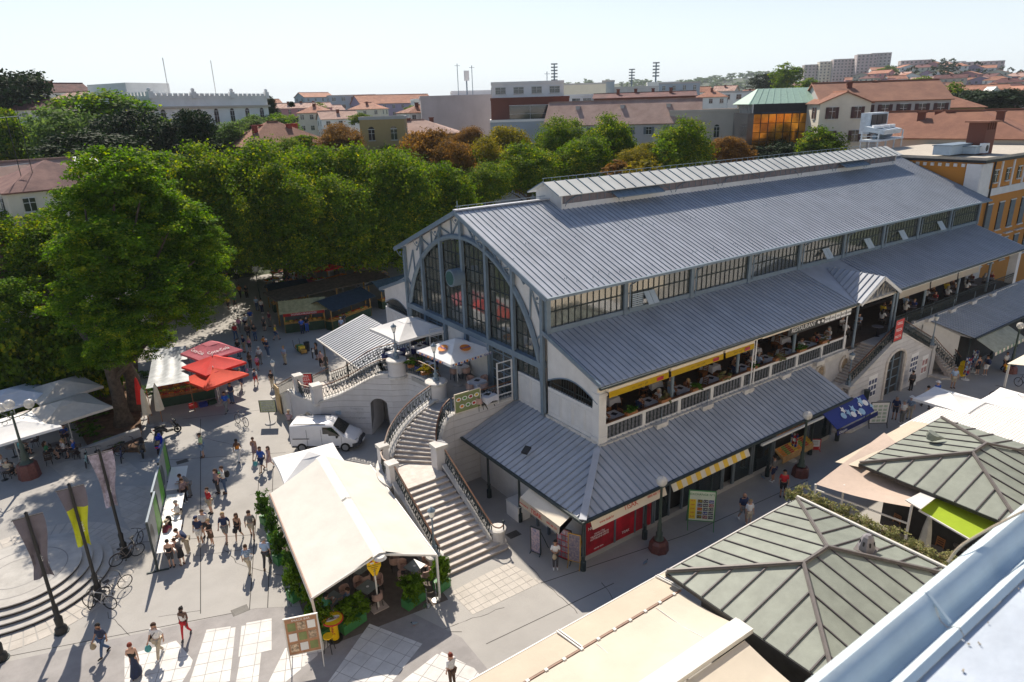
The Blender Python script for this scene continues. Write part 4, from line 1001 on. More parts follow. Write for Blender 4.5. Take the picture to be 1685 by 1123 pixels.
for k in range(7):
 a = 2*math.pi*(k+.5)/7; MB().cbox((.262*math.cos(a),.262*math.sin(a),.35),(.03,.06,.22),a).build('vent_slot',M_BLACK,vt,W=0)
r2 = copper('green copper hip roof at the right edge with a cone vent', 31.5,40.1,8.0,15.1,3.4,4.3)
pc = G(1533,722,4.0)
cv = thing('cone_vent','short green cone vent pipe on the right copper roof','vent',pc)
MB().tube([(0,0,-.02),(0,0,.2),(.02,-.05,.32)],[.26,.27,.27],12).build('vent_pipe',M_COP,cv,W=0); MB().tube([(0,0,.1),(.55,-.42,.0)],[.25,.02],12).build('vent_cone',M_COP,cv,W=0)
M_BEIGE = mat('beige_awning', (.52,.45,.36), .85, var=.05, scale=.6, dirt=.12, bump=.4, bscale=2.5); M_BEIGE2 = mat('pale_beige_awning', (.60,.54,.45), .85, var=.05, scale=.6, dirt=.12, bump=.4, bscale=2.5)
M_BARW = mat('white_bar', (.70,.69,.66), .5, var=.05, dirt=.15); M_PINK = mat('brown_edge', (.34,.22,.17), .7, var=.1)
fa = thing('front_awning','long beige street awning running along the bottom edge below the copper roof','awning',(8,15,0))
segs = [(6.0,12.4),(12.48,17.55),(17.6,26.6)]
for a,b in segs:
 n = 6
 MB().slab([(a,15.72,2.75),(b,15.72,2.75),(b,15.4 if a>17 else 14.45,2.98 if a<17 else 2.85),(a,15.4 if a>17 else 14.45,2.98 if a<17 else 2.85)][::-1],.02).build('awning_cloth',M_BEIGE,fa)
 MB().bar((a,15.74,2.74),(b,15.74,2.74),.05).build('awning_bar',M_BARW,fa)
for x in (12.44,17.57):
 for o in (-.05,.05): MB().bar((x+o,15.72,2.82),(x+o,14.4,3.03),.045).build('awning_arm',M_BARW,fa)
MB().bar((4,14.38,2.98),(17.5,14.38,2.98),.06).build('brown_edge_bar',M_PINK,fa)
for k in range(16): MB().cbox((5.4+k*.78,14.36,3.02),(.12,.1,.06)).build('clamp',M_BARW,fa)
for x in (6.5,12.4,17.5): MB().lathe([(.05,0),(.05,2.75)],(x,15.5,0),8).build('awning_post',M_BARW,fa)
ba = thing('courtyard_awning','large pale beige folding awning with a white roller box in the bottom foreground','awning',(12,10,0))
def sag(xa,xb,ya,za,yb,zb,m,nm,par,nx=10,s=.10):
 mb = MB(); vs = []
 for i in range(nx+1):
  t = i/nx
  for j in range(7):
   u = j/6; vs.append((xa+(xb-xa)*t, ya+(yb-ya)*u, za+(zb-za)*u-s*math.sin(math.pi*u)*(.6+.4*math.sin(t*9))))
 mb.add(vs,[(i*7+j,i*7+j+1,(i+1)*7+j+1,(i+1)*7+j) for i in range(nx) for j in range(6)]); return mb.build(nm,m,par,smooth=True)
sag(4,17.35,14.3,3.0,11.65,3.35,M_BEIGE2,'awning_cloth',ba)
MB().bar((4,11.35,3.5),(17.4,11.35,3.5),.62,.2).build('roller_box',M_BARW,ba); MB().bar((4,11.72,3.5),(17.4,11.72,3.5),.1,.16).build('roller_cap',M_BARW,ba)
for x in (7,10,13,16): MB().tube([(x,14.25,3.02),(x,13,3.06),(x,11.7,3.33)],.014,5).build('cloth_seam',M_CANVW,ba)
sag(4,16.9,11.0,3.4,8.2,2.95,M_BEIGE2,'awning_cloth',ba); MB().bar((4,8.15,2.95),(17.0,8.15,2.95),.09).build('brown_edge_bar',M_PINK,ba)
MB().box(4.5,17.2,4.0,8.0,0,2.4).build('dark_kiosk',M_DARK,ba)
hb = thing('hedge_trough','narrow flowering hedge in a trough along the far edge of the nearest copper roof','hedge',(26.9,12,0))
MB().box(26.55,27.25,7.0,15.9,0,2.55).build('trough',M_WALL,hb); MB().tube([(26.32,15.2,3.42),(26.32,7.0,3.42)],.075,8).build('white_pipe',M_BARW,hb)
ca = thing('cafe_awning','pink beige retractable awning stretched between the two copper roofs','awning',(29,14,0))
Q = [G(1342,797,3.0),G(1500,835,2.9),G(1560,800,3.1),G(1455,712,3.2)]
mb = MB(); nn_=8; vs=[]
for i in range(nn_+1):
 for j in range(nn_+1):
  u,v_ = i/nn_,j/nn_; p = Q[0].lerp(Q[1],u).lerp(Q[3].lerp(Q[2],u),v_); p.z -= .16*math.sin(math.pi*v_)*math.sin(math.pi*u)+.12*math.sin(math.pi*u)*(1-v_); vs.append(p)
mb.add(vs,[(i*9+j,(i+1)*9+j,(i+1)*9+j+1,i*9+j+1) for i in range(8) for j in range(8)]); mb.build('awning_cloth',mat('pink_beige_awning',(.55,.44,.37),.85,var=.04),ca,smooth=True)
MB().slab([Q[3]+V((0,.25,0)),Q[3]+V((0,-.6,.02)),V((31.4,15.9,3.0)),V((31.4,16.3,3.0))][::-1],.02)
MB().slab([(31.6,16.4,2.9),(39.5,16.4,2.9),(39.5,15.2,3.15),(31.6,15.2,3.15)][::-1],.02).build('awning_strip',M_BEIGE,ca)
for q,z in ((Q[0],3.0),(Q[1],3.0)): MB().bar((q.x,q.y,0),(q.x,q.y,z),.09).build('awning_post',M_BARW,ca)
MB().bar(Q[0]+V((.1,0,-.35)),Q[1]+V((0,0,-.9)),.07).build('awning_arm',M_BARW,ca); MB().bar(Q[0]+V((1.2,-.8,-.1)),(Q[0].x+1.2,Q[0].y-.8,0),.08).build('awning_post',M_BARW,ca)
MB().slab([G(1490,823,3.2),G(1515,838,3.2),G(1540,819,3.25),G(1520,808,3.25)],.05).build('white_box_cover',M_BARW,ca)
ga = thing('green_awning','bright lime green awning under the edge of the right copper roof','awning',(31,11,0))
g0,g1,g2,g3 = G(1512,840,2.9),G(1595,888,2.7),G(1680,850,3.0),G(1545,818,3.1)
MB().slab([g0,g1,g2,g3],.03).build('green_cloth',mat('lime_cloth',(.30,.42,.01),.8,var=.04),ga); MB().bar(g0,g1,.07).build('awning_bar',M_BARW,ga)
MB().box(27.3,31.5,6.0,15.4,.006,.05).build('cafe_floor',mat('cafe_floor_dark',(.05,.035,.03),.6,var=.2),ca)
for k in range(5): MB().box(27.4+k*.62,27.9+k*.62,12.9,15.3,.052,.07).build('floor_stripe',[M_TILE,M_BAND][k%2],ca)
def parasol(nm,label,c,sx,sy,zt,za,rz,m,par_grp=None,vent=True,pole=True,val=.16,name='parasol',z0=0.,flat=0,base=True,mpole=None):
 t = thing(name,label,'parasol',(c[0],c[1],z0),rz,par_grp)
 hz = zt-z0; a = za-z0; mb = MB(); cs = [(-sx/2,-sy/2),(sx/2,-sy/2),(sx/2,sy/2),(-sx/2,sy/2)]
 k = .24 if vent else 0.001
 for i in range(4):
  A,B = cs[i],cs[(i+1)%4]; n=6; vs=[]
  for u in range(n+1):
   for v_ in range(n+1):
    s = 1-(1-k)*v_/n; x = (A[0]+(B[0]-A[0])*u/n)*s; y = (A[1]+(B[1]-A[1])*u/n)*s
    inn = 1-.035*math.sin(math.pi*u/n)*s; z = hz-.0+(a-hz)*(1-s)/(1-k)*.86 - .07*math.sin(math.pi*u/n)*math.sin(math.pi*v_/n)
    vs.append((x*inn,y*inn,z))
  mb.add(vs,[(u*(n+1)+v_,(u+1)*(n+1)+v_,(u+1)*(n+1)+v_+1,u*(n+1)+v_+1) for u in range(n) for v_ in range(n)])
  vs=[]
  for u in range(n+1):
   x=(A[0]+(B[0]-A[0])*u/n); y=(A[1]+(B[1]-A[1])*u/n); inn=1-.035*math.sin(math.pi*u/n); vs += [(x*inn,y*inn,hz),(x*inn*1.004,y*inn*1.004,hz-val)]
  mb.add(vs,[(u*2,u*2+1,u*2+3,u*2+2) for u in range(n)])
 mb.build('canopy',m,t,W=0,smooth=True)
 if vent:
  s = .30; z1 = hz+(a-hz)*.80; v5 = [(x*s,y*s,z1) for x,y in cs]+[(0,0,a+.06)]+[(x*s,y*s,z1-.10) for x,y in cs]
  MB().add(v5,[(0,1,4),(1,2,4),(2,3,4),(3,0,4),(0,5,6,1),(1,6,7,2),(2,7,8,3),(3,8,5,0)]).build('vent_flap',m,t,W=0)
 for i in range(4): MB().bar((0,0,a-.30),(cs[i][0]*.95,cs[i][1]*.95,hz-.10),.03).build('rib',M_BARW,t,W=0)
 if pole: MB().lathe([(.035,0),(.035,a)],(0,0,0),8).build('pole',mpole or M_BARW,t,W=0)
 if base: MB().lathe([(.34,0),(.34,.06),(.08,.1),(.06,.3)],(0,0,0),14).build('base',M_CONC,t,W=0)
 return t
M_WCLOTH = mat('bright_white_cloth',(.80,.80,.80),.85,var=.03,bump=.4,bscale=2.4)
parasol('','flat white square parasol over the street in front of the arched portal',(44.6,16.5),3.0,3.1,2.8,3.3,0.02,M_WCLOTH,vent=False)
parasol('','second white square parasol at the right edge beside the striped awning',(47.5,13.9),3.3,3.0,2.8,3.3,0.02,M_WCLOTH,vent=False)
sa = thing('striped_awning','finely striped white awning sheets in front of the right copper roof','awning',(41,14,0))
M_STRP = mat('stripe_grey',(.52,.51,.49),.85)
for (x0,x1,y0,y1,z0,z1) in ((38.6,43.0,16.6,12.9,2.75,3.1),(43.02,47.5,15.3,10.5,2.7,3.1),(40.3,43.0,12.85,8.5,3.12,3.3)):
 MB().slab([(x0,y1,z1),(x1,y1,z1),(x1,y0,z0),(x0,y0,z0)],.02).build('striped_cloth',M_WCLOTH,sa)
 st_ = MB()
 for k in range(int(abs(y0-y1)/.17)): y = y0-.05-k*.17; z = z0+(z1-z0)*(y0-y)/(y0-y1)+.003; z2 = z0+(z1-z0)*(y0-y+.07)/(y0-y1)+.003; st_.add([(x0,y,z),(x1,y,z),(x1,y-.07,z2),(x0,y-.07,z2)],[(3,2,1,0)])
 st_.build('cloth_stripes',M_STRP,sa,kind='stuff')
for x in (38.7,42.9,46.9): MB().bar((x,14.5,0),(x,14.5,2.9),.08).build('awning_post',M_BARW,sa)
rc = thing('cream_awning_right','cream awning on a white post over the bicycles at the right edge','awning',(54.5,16,0))
MB().slab([(54.4,17.0,2.7),(58.5,17.0,2.7),(58.5,13,3.4),(54.4,13,3.4)][::-1],.03).build('awning_cloth',M_CREAM,rc); MB().bar((54.5,16.9,0),(54.5,16.9,2.7),.12).build('awning_post',M_BARW,rc); MB().box(54.42,54.6,16.97,17.03,2.2,2.5).build('yellow_tag',M_YTXT,rc)
led = thing('parapet_flashing','pale blue grey sheet metal ledge crossing the near lower right corner','ledge',(1.5,.5,0))
M_LEDGE = mat('ledge_metal',(.60,.69,.73),.42,.0,var=.05,scale=7,dirt=.22,bump=.06,bscale=20,spec=.7)
M_DECK = mat('ledge_deck',(.54,.60,.68),.5,.0,var=.08,scale=5,dirt=.45,bump=.1,bscale=18,spec=.7)
pr = [(.735,19.30),(.742,19.50),(.728,19.535),(.70,19.55),(.675,19.535),(.660,19.50),(.645,19.478),(.625,19.47),(.61,19.485),(.595,19.49),(.58,19.47)]
for x0,x1 in ((-.5,.95),(.95,2.0),(2.0,3.6),(3.6,7.0)):
 mb = MB(); n=len(pr); vs=[(x0+.002,a,b) for a,b in pr]+[(x1-.002,a,b) for a,b in pr]; mb.add(vs,[(i,i+1,n+i+1,n+i) for i in range(n-1)]); mb.build('flashing_sheet',M_LEDGE,led,smooth=True)
 MB().bar((x1,.70,19.553),(x1,.62,19.49),.012,.006).build('flashing_seam',M_LEDGE,led)
MB().box(-.5,7.0,-1.5,.582,19.40,19.462).build('ledge_deck',M_DECK,led)
cb_ = [G(1560,925,19.50),G(1580,900,19.56),G(1620,875,19.58),G(1690,838,19.58)]
MB().tube(smooth_poly(cb_,4),.0045,6).build('thin_cable',mat('cable_tan',(.45,.38,.28),.6),led)
rr = random.Random(5); db = MB()
for k in range(22): db.cbox((rr.uniform(1.2,3.4),rr.choice([.60,.56,.52])+rr.uniform(-.02,.02),19.468),(rr.uniform(.004,.012),rr.uniform(.002,.006),.004),rr.uniform(0,3))
db.build('dry_debris',mat('debris',(.35,.30,.22),.9),led,kind='stuff')
MB().box(-30,60,-12,.58,0,19.38).build('camera_building',M_CREAM,led)
for k in range(26):
 for q in range(4): MB().box(-28+k*3.4,-26.8+k*3.4,.581,.62,2.5+q*4,4.7+q*4).build('facade_window',M_DARK,led)
# ================================================================ CAFÉ PAVILION
cp = thing('cafe_tent','big cream double pitched tent roof over a café beside the staircase','café tent',(9,28,0))
w0,w1 = V((6.9,32.75,2.3)),V((5.9,23.55,2.3)); e0_,e1_ = V((12.33,32.3,2.3)),V((11.35,22.95,2.3)); ri0,ri1 = V((9.95,33.2,3.15)),V((8.9,23.45,3.15))
M_TENT = mat('tent_cream',(.68,.655,.60),.85,var=.05,scale=.7,dirt=.08,bump=.5,bscale=1.6)
def quadcloth(a,b,c,d,m,nm,par,sagz=.05,folds=5,n=16):
 "a->b along the eave, d->c along the ridge"
 vs=[]
 for i in range(n+1):
  for j in range(9):
   u,v_=i/n,j/8; p=a.lerp(b,u).lerp(d.lerp(c,u),v_); p=p.copy(); p.z -= sagz*math.sin(math.pi*v_)*(.6+.4*math.cos(u*folds*2*math.pi)); vs.append(p)
 return MB().add(vs,[(i*9+j,(i+1)*9+j,(i+1)*9+j+1,i*9+j+1) for i in range(n) for j in range(8)]).build(nm,m,par,smooth=True)
o_ = V((.24,0,-.06)); quadcloth(w0,w1,ri1-o_,ri0-o_,M_TENT,'tent_cloth',cp); o2=V((.24,0,.06)); quadcloth(e0_,e1_,ri1+o2,ri0+o2,M_TENT,'tent_cloth',cp)
rd_=(ri1-ri0).normalized()
for k in range(2):
 a=ri0.lerp(ri1,k*.5)-rd_*.1; b=ri0.lerp(ri1,k*.5+.5)+rd_*.08
 for sd in (-1,1):
  MB().slab([a+V((0,0,.12)),b+V((0,0,.12)),b+V((sd*.3,0,.03)),a+V((sd*.3,0,.03))][::(1 if sd>0 else -1)],.04).build('ridge_cover',M_BARW,cp)
MB().lathe([(.28,0),(.2,.12),(.0,.16)],(ri1.x,ri1.y-.1,3.02),12).build('ridge_end',M_BARW,cp)
for p in (w0,w1,e0_,e1_): MB().bar((p.x,p.y,0) if p is not w1 else (p.x+.2,p.y+.3,0),p,.09).build('tent_post',M_BARW,cp)
for a,b in ((w0,w1),(e0_,e1_),(w1,ri1),(e1_,ri1)): MB().bar(a,b,.06,.09).build('tent_edge',M_PINK if a is w0 else M_BARW,cp)
MB().slab([w0+V((-.03,0,.02)),w0+V((-.03,0,-.3)),w1+V((-.03,0,-.3)),w1+V((-.03,0,.02))],.02).build('tent_valance',M_TENT,cp)
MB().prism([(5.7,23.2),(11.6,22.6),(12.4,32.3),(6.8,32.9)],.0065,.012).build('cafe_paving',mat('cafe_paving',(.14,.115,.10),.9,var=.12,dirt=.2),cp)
wp = parasol('','white square parasol with raised vent standing between the tent and the van',(9.68,34.55),3.5,3.3,2.42,3.05,-.1,M_WCLOTH)
isg = thing('yellow_sign','yellow pointed food sign on a white post at the front of the tent','sign',G(623,1000,0))
p_=isg.location
MB().bar((0,0,.05),(0,0,2.1),.1,.07).build('sign_post',M_BARW,isg,W=0); MB().cbox((0,0,.025),(.75,.6,.05),.3).build('sign_foot',mat('foot_stone',(.5,.42,.38),.8),isg,W=0)
my_ = mat('sign_yellow',(.85,.55,.0),.5,var=.05)
R_=.0; sp_=[(-.3,2.75),(.3,2.75),(.3,2.2),(.1,1.75),(-.1,1.75),(-.3,2.2)]
MB().add([(a,-.05,b) for a,b in sp_]+[(a,.0,b) for a,b in sp_],[(0,5,4,3,2,1),(6,7,8,9,10,11)]+[(i,(i+1)%6,6+(i+1)%6,6+i) for i in range(6)]).build('sign_board',my_,isg,W=0)
isg.rotation_euler=(0,0,-.25)
M_BTXT = mat('dark_print',(.03,.03,.04),.6,var=0)
for t_,z_,s_ in (('Pizza Pasta Fish',2.3,.09),('i specijaliteti',2.2,.07),('s rostilja',2.1,.07),('Grill',2.0,.07)):
 o=text(t_,s_,'sign_lettering',M_BTXT,None,frame_m((0,-.056,z_),(1,0,0),(0,0,1))); par(o,isg)
for k,(a,b,c_) in enumerate(((-.12,2.52,M_REDP),(.1,2.55,M_WTXT),(-.08,2.42,M_WTXT),(.14,2.42,M_REDP),(0,2.68,mat('sign_teal',(.02,.25,.3),.5)))):
 MB().cbox((a,-.06,b),(.14,.01,.07)).build('sign_picture',c_,isg,W=0)
# ---- furniture prototypes
M_SEATP = mat('pink_wicker',(.50,.33,.28),.7,var=.12); M_TTOP = mat('grey_table_top',(.20,.23,.23),.4,var=.08); M_CLOTH = mat('table_cloth',(.72,.72,.76),.8,var=.03)
M_NAVY = mat('navy_cloth',(.03,.04,.14),.8,var=.1); M_WOOD = mat('orange_wood',(.30,.12,.04),.5,var=.2); M_BRN = mat('dark_brown',(.06,.035,.025),.7,var=.2); M_PURP = mat('purple_cloth',(.25,.05,.12),.8)
def chair_proto(kind):
 t = thing('chair','x','chair',(0,0,0))
 ms = {'pink':M_SEATP,'navy':M_NAVY,'wood':M_WOOD,'brown':M_BRN,'white':M_WHITE}[kind]
 if kind in ('pink','navy','white'):
  MB().lathe([(.2,0),(.24,.03),(.22,.07)],(0,0,.42),10).build('seat',ms,t,W=0)
  vs=[]; n=8
  for i in range(n+1):
   a=math.pi*(1.5+ (i/n-.5)*1.15)
   for z in (.5,.7,.86-.10*abs(i/n-.5)*2): vs.append((.25*math.cos(a),.25*math.sin(a)-.03,z))
  vs += [(x*.86,y*.86+.0,z) for x,y,z in vs]; m_=(n+1)*3
  f=[]
  for i in range(n):
   for j in range(2): a=i*3+j; f += [(a,a+3,a+4,a+1),(m_+a,m_+a+1,m_+a+4,m_+a+3)]
   f.append((i*3+2,i*3+5,m_+i*3+5,m_+i*3+2))
  MB().add(vs,f).build('backrest',ms,t,W=0)
 else:
  MB().cbox((0,0,.44),(.42,.42,.05)).build('seat',ms,t,W=0)
  b=MB()
  for x in (-.18,.18): b.bar((x,-.2,.44),(x,-.24,.95),.035)
  for z in (.6,.72,.84,.94): b.bar((-.18,-.215,z),(.18,-.215,z),.03,.05)
  b.build('backrest',ms,t,W=0)
 for x in (-.17,.17):
  for y in (-.17,.17): MB().bar((x*.8,y*.8,.44),(x,y,0),.025).build('leg',M_BLACK if kind!='wood' else ms,t,W=0)
 return t
def table_proto(kind):
 t = thing('table','x','table',(0,0,0))
 if kind=='square':
  MB().cbox((0,0,.73),(.75,.75,.035)).build('tabletop',M_TTOP,t,W=0); MB().lathe([(.07,0),(.07,.008)],(0,0,.749),10).build('ashtray',M_WTXT,t,W=0)
  MB().lathe([(.22,0),(.2,.03),(.03,.06),(.03,.71)],(0,0,0),8).build('pedestal',M_BLACK,t,W=0)
 elif kind=='cloth':
  n=4; P=[(-.42,-.42),(.42,-.42),(.42,.42),(-.42,.42)]; vs=[(x,y,.755) for x,y in P]; Lw=[]
  for i in range(4):
   A,B=P[i],P[(i+1)%4]
   for u in (0,.25,.5,.75): Lw.append(((A[0]+(B[0]-A[0])*u)*(1.10 if u else 1.16),(A[1]+(B[1]-A[1])*u)*(1.10 if u else 1.16),.50-(.12 if u==0 else .06*(u!=.5))))
  up=[]
  for i in range(4):
   A,B=P[i],P[(i+1)%4]
   for u in (0,.25,.5,.75): up.append((A[0]+(B[0]-A[0])*u,A[1]+(B[1]-A[1])*u,.755))
  MB().add(up+Lw,[tuple(range(16))]+[(16+i,16+(i+1)%16,(i+1)%16,i) for i in range(16)]).build('tablecloth_top',M_CLOTH,t,W=0)
  for k in range(2): MB().bar((-.3+k*.6,-.3,0),(-.3+k*.6,.3,.7),.03).build('leg',M_BLACK,t,W=0)
  MB().cbox((.03,.02,.765),(.3,.3,.012),.4).build('menu_card',M_BTXT,t,W=0)
 else:
  MB().lathe([(.4,0),(.4,.03)],(0,0,.72),14).build('tabletop',mat('round_top',(.16,.15,.17),.4),t,W=0); MB().lathe([(.24,0),(.03,.05),(.03,.72)],(0,0,0),8).build('pedestal',M_BLACK,t,W=0)
 return t
SIDE=['far','left','near','right']
PROTO = {}
def place(kind, fn, arg, loc, rz, label, group=None):
 k=(kind,arg)
 if k not in PROTO: PROTO[k]=fn(arg); o=PROTO[k]; o.location=loc; o.rotation_euler=(0,0,rz); PFREE.add(k)
 else: o=copy_tree(PROTO[k],loc,rz)
 o['label']=label
 if group: o['group']=group
 return o
PFREE=set()
def tset(c, tk, ck, rz, label, n=4, z=0., r=.66, grpT=None, grpC=None, clabel=None, skip=()):
 c=V((c[0],c[1],z)); t=place('table',table_proto,tk,c,rz,label,grpT)
 for i in range(n):
  if i in skip: continue
  a=rz+2*math.pi*i/n+.15*math.sin(i*3+c.x); p=c+V((math.cos(a)*r,math.sin(a)*r,0))
  place('chair',chair_proto,ck,p,a+math.pi/2,'%s on the %s side of the %s'%(clabel,SIDE[(round(((math.degrees(rz)-55)%360)/90)+i)%4],label.split(' under the tent')[0]),grpC)
CPOS=['']*4
for (px,py,lab,n) in ((682,932,'grey square table nearest the stair foot under the tent',4),(605,966,'grey square table behind the yellow sign under the tent',4),(548,985,'grey square table where two men sit',3),(592,935,'grey table deep inside the tent',3),(645,905,'grey table in the tent back',3)):
 tset(G(px,py,.73).xy,'square','pink',.35,lab,n,grpC='pink wicker café chairs under the tent',clabel='pink chair')
for (px,py,tk,ck,lab) in ((757,605-3,'cloth','pink','white cloth table under the printed parasol'),(785,627,'cloth','pink','white cloth table by the open door'),(802,650,'cloth','pink','white cloth table by the terrace railing'),(702,599,'cloth','navy','white table by the flower boxes'),(648,580,'cloth','navy','white table by the far terrace lamp'),(690,570,'cloth','navy','white table under the plain parasol'),(845,600,'cloth','pink','white table beside the gable wall')):
 p=G(px,py,TZ+.74)
 if p.x<XG-.6: tset(p.xy,tk,ck,.2,lab,4 if px!=802 else 2,z=TZ,grpC=ck+' terrace chairs',clabel=('pink' if ck=='pink' else 'navy')+' chair')
pu=parasol('','white parasol with orange and blue fruit print over the terrace tables',(19.6,34.75),3.5,3.5,6.75,7.5,.12,M_WCLOTH,z0=TZ)
orng=mat('print_orange',(.8,.25,.02),.7,var=0); bl_=mat('print_blue',(.03,.06,.35),.7,var=0)
def on_par(t,side,u,v,sx=3.5,za=3.1,zt=2.35,off=.014):
 "point on canopy face of terrace parasol, side 0 = facing -y, 3 = facing -x"
 s=1-v; h=sx/2
 if side==0: x,y=u*h*s,-h*s*(1-.035)
 else: x,y=-h*s*(1-.035),u*h*s
 return V((x,y,zt+(za-zt)*v*1.1+off))
for sd in (0,3):
 n_=V((0,-.4,1)) if sd==0 else V((-.4,0,1)); c_=on_par(pu,sd,0,.42); ex=V((1,0,0)) if sd==0 else V((0,-1,0)); ey=V((0,.92,.4)) if sd==0 else V((.92,0,.4)); ey.normalize()
 MB().add([c_+V((0,0,.07))+ex*.38*math.cos(t)+ey*.3*math.sin(t) for t in [2*math.pi*k/14 for k in range(14)]],[tuple(range(14))]).build('fruit_print',orng,pu,W=0)
 o=text('Fructal',.26,'print_lettering',bl_,None,frame_m(c_+V((0,0,.09)),ex,ey)); par(o,pu)
 vx=-1.76 if sd==3 else 0
 for k in range(13):
  u=-1.55+k*.21;
  if sd==0 and u>.75: break
  c2=V((u,-1.775,2.27)) if sd==0 else V((-1.775,-u,2.27)); r_=.05+.03*((k*7)%3)/2
  ey2=V((0,0,1)); MB().add([c2+ex*r_*math.cos(t)+ey2*r_*math.sin(t) for t in [2*math.pi*q/10 for q in range(10)]],[tuple(range(10))]).build('valance_dot',orng if k%2 else bl_,pu,W=0)
 if sd==0: o=text('Gorenka',.2,'print_lettering',bl_,None,frame_m(V((1.15,-1.78,2.27)),ex,V((0,0,1)))); par(o,pu)
parasol('','plain white parasol with raised vent at the far end of the terrace',(19.3,40.6),3.9,3.9,6.75,7.55,.08,M_CANVW,z0=TZ)
# ---- lamps
M_GLOBE = glassmat('globe_glass',(.75,.72,.66),.08,alpha=.55); M_LAMPG=mat('lantern_glass',(.75,.74,.70),.2,var=0); M_REDST=mat('red_granite',(.16,.055,.045),.45,var=.2,scale=8); M_GRNI=mat('green_iron',(.05,.075,.06),.5,var=.15)
def street_lamp(loc,label):
 t=thing('street_lamp',label,'street lamp',loc,0,'globe street lamps along the shops'); t['category']='street lamp'
 MB().lathe([(.5,0),(.46,.45),(.36,.6)],(0,0,0),8).build('granite_base',M_REDST,t,W=0)
 MB().lathe([(.22,.6),(.26,.66),(.16,.8),(.18,1.0),(.11,1.1),(.12,1.5),(.08,1.6),(.06,3.5),(.1,3.55),(.06,3.62)],(0,0,0),10).build('post',M_GRNI,t,W=0,smooth=True)
 MB().ball((0,0,3.88),.27,14,10).build('globe',M_GLOBE,t,W=0,smooth=True); MB().lathe([(.03,3.6),(.07,3.75),(.07,3.95),(.0,4.02)],(0,0,0),8).build('bulb',M_LAMPG,t,W=0)
 return t
street_lamp((21.8,19.45,0),'globe street lamp with red granite base nearest the camera, by the striped awning')
street_lamp((33.6,19.4,0),'globe street lamp with red granite base by the fruit shop and blue awning')
street_lamp((60.5,18.6,0),'globe street lamp beside the cream awning at the right edge')
def lantern(loc,h,label,sc=1.):
 t=thing('lantern_post',label,'lamp',loc)
 MB().lathe([(.2,0),(.2,.12),(.12,.2),(.14,.42),(.07,.5),(.09,.62),(.05,.75),(.04,h-.55),(.09,h-.5),(.05,h-.44)],(0,0,0),8).build('post',M_IRON,t,W=0,smooth=True)
 MB().lathe([(.1,h-.44),(.17,h-.2),(.17,h-.12)],(0,0,0),8).build('lantern_glass',M_LAMPG,t,W=0)
 MB().lathe([(.2,h-.12),(.19,h-.08),(.1,h),(.03,h+.04),(.03,h+.12)],(0,0,0),8).build('lantern_cap',M_IRON,t,W=0)
 return t
lantern((17.55,33.75,5.6),2.3,'iron lantern post on the near terrace pier, left of the printed parasol'); lantern((17.35,38.75,5.6),2.3,'iron lantern post on the far terrace pier before the plain parasol')
lantern((12.15,24.75,.95),2.5,'iron lantern post on the newel at the stair foot by the tent'); lantern((43.2,22.3,2.3),2.3,'iron lantern post at the lower left of the arched portal stair'); lantern((54.9,22.3,2.6),2.4,'iron lantern post at the right of the arched portal stair')
lantern(G(457,655,0),3.1,'iron lantern post standing on the square by the leaning board')
fl=thing('far_globe_lamp','single white globe lamp on a thin post among the far market stalls','lamp',G(428,492,0)); MB().lathe([(.08,0),(.05,3.4)],(0,0,0),8).build('post',M_GRNI,fl,W=0); MB().ball((0,0,3.75),.42,14,10).build('globe',mat('opal_globe',(.6,.63,.68),.25,var=0),fl,W=0,smooth=True)
ml=thing('candelabra_lamp','candelabra street lamp with four clear globes on scrolled arms and red stone base','street lamp',G(50,785,0))
MB().lathe([(.62,0),(.55,.95),(.5,1.0)],(0,0,0),8).build('granite_base',M_REDST,ml,W=0)
MB().lathe([(.4,1.0),(.25,1.15),(.2,1.3),(.26,1.5),(.12,1.8),(.14,2.2),(.08,2.3),(.06,4.3),(.1,4.35),(.06,4.45)],(0,0,0),10).build('post',M_GRNI,ml,W=0,smooth=True)
for k in range(4):
 a=math.pi/2*k+.5; r=1.05 if k<3 else 0;
 if k==3: c_=V((0,0,4.95));
 else:
  c_=V((math.cos(a)*1.05,math.sin(a)*1.05,4.55)); d_=V((math.cos(a),math.sin(a),0)); MB().tube([d_*t+V((0,0,4.05+z)) for t,z in ((.05,0),(.5,-.03),(1.05,.05),(1.05,.2))],.03,6).tube([d_*(.5+.16*math.cos(q))+V((0,0,3.9+.13*math.sin(q))) for q in [i*.7 for i in range(9)]],.015,4).build('arm',M_GRNI,ml,W=0)
 MB().ball(c_,.30,14,10).build('globe',M_GLOBE,ml,W=0,smooth=True); MB().lathe([(.07,-.12),(.06,.08),(.0,.12)],tuple(c_),8).build('bulb',M_LAMPG,ml,W=0)
 if k<3: MB().lathe([(.08,-.42),(.1,-.3),(.05,-.27)],tuple(c_),8).build('socket',M_GRNI,ml,W=0)
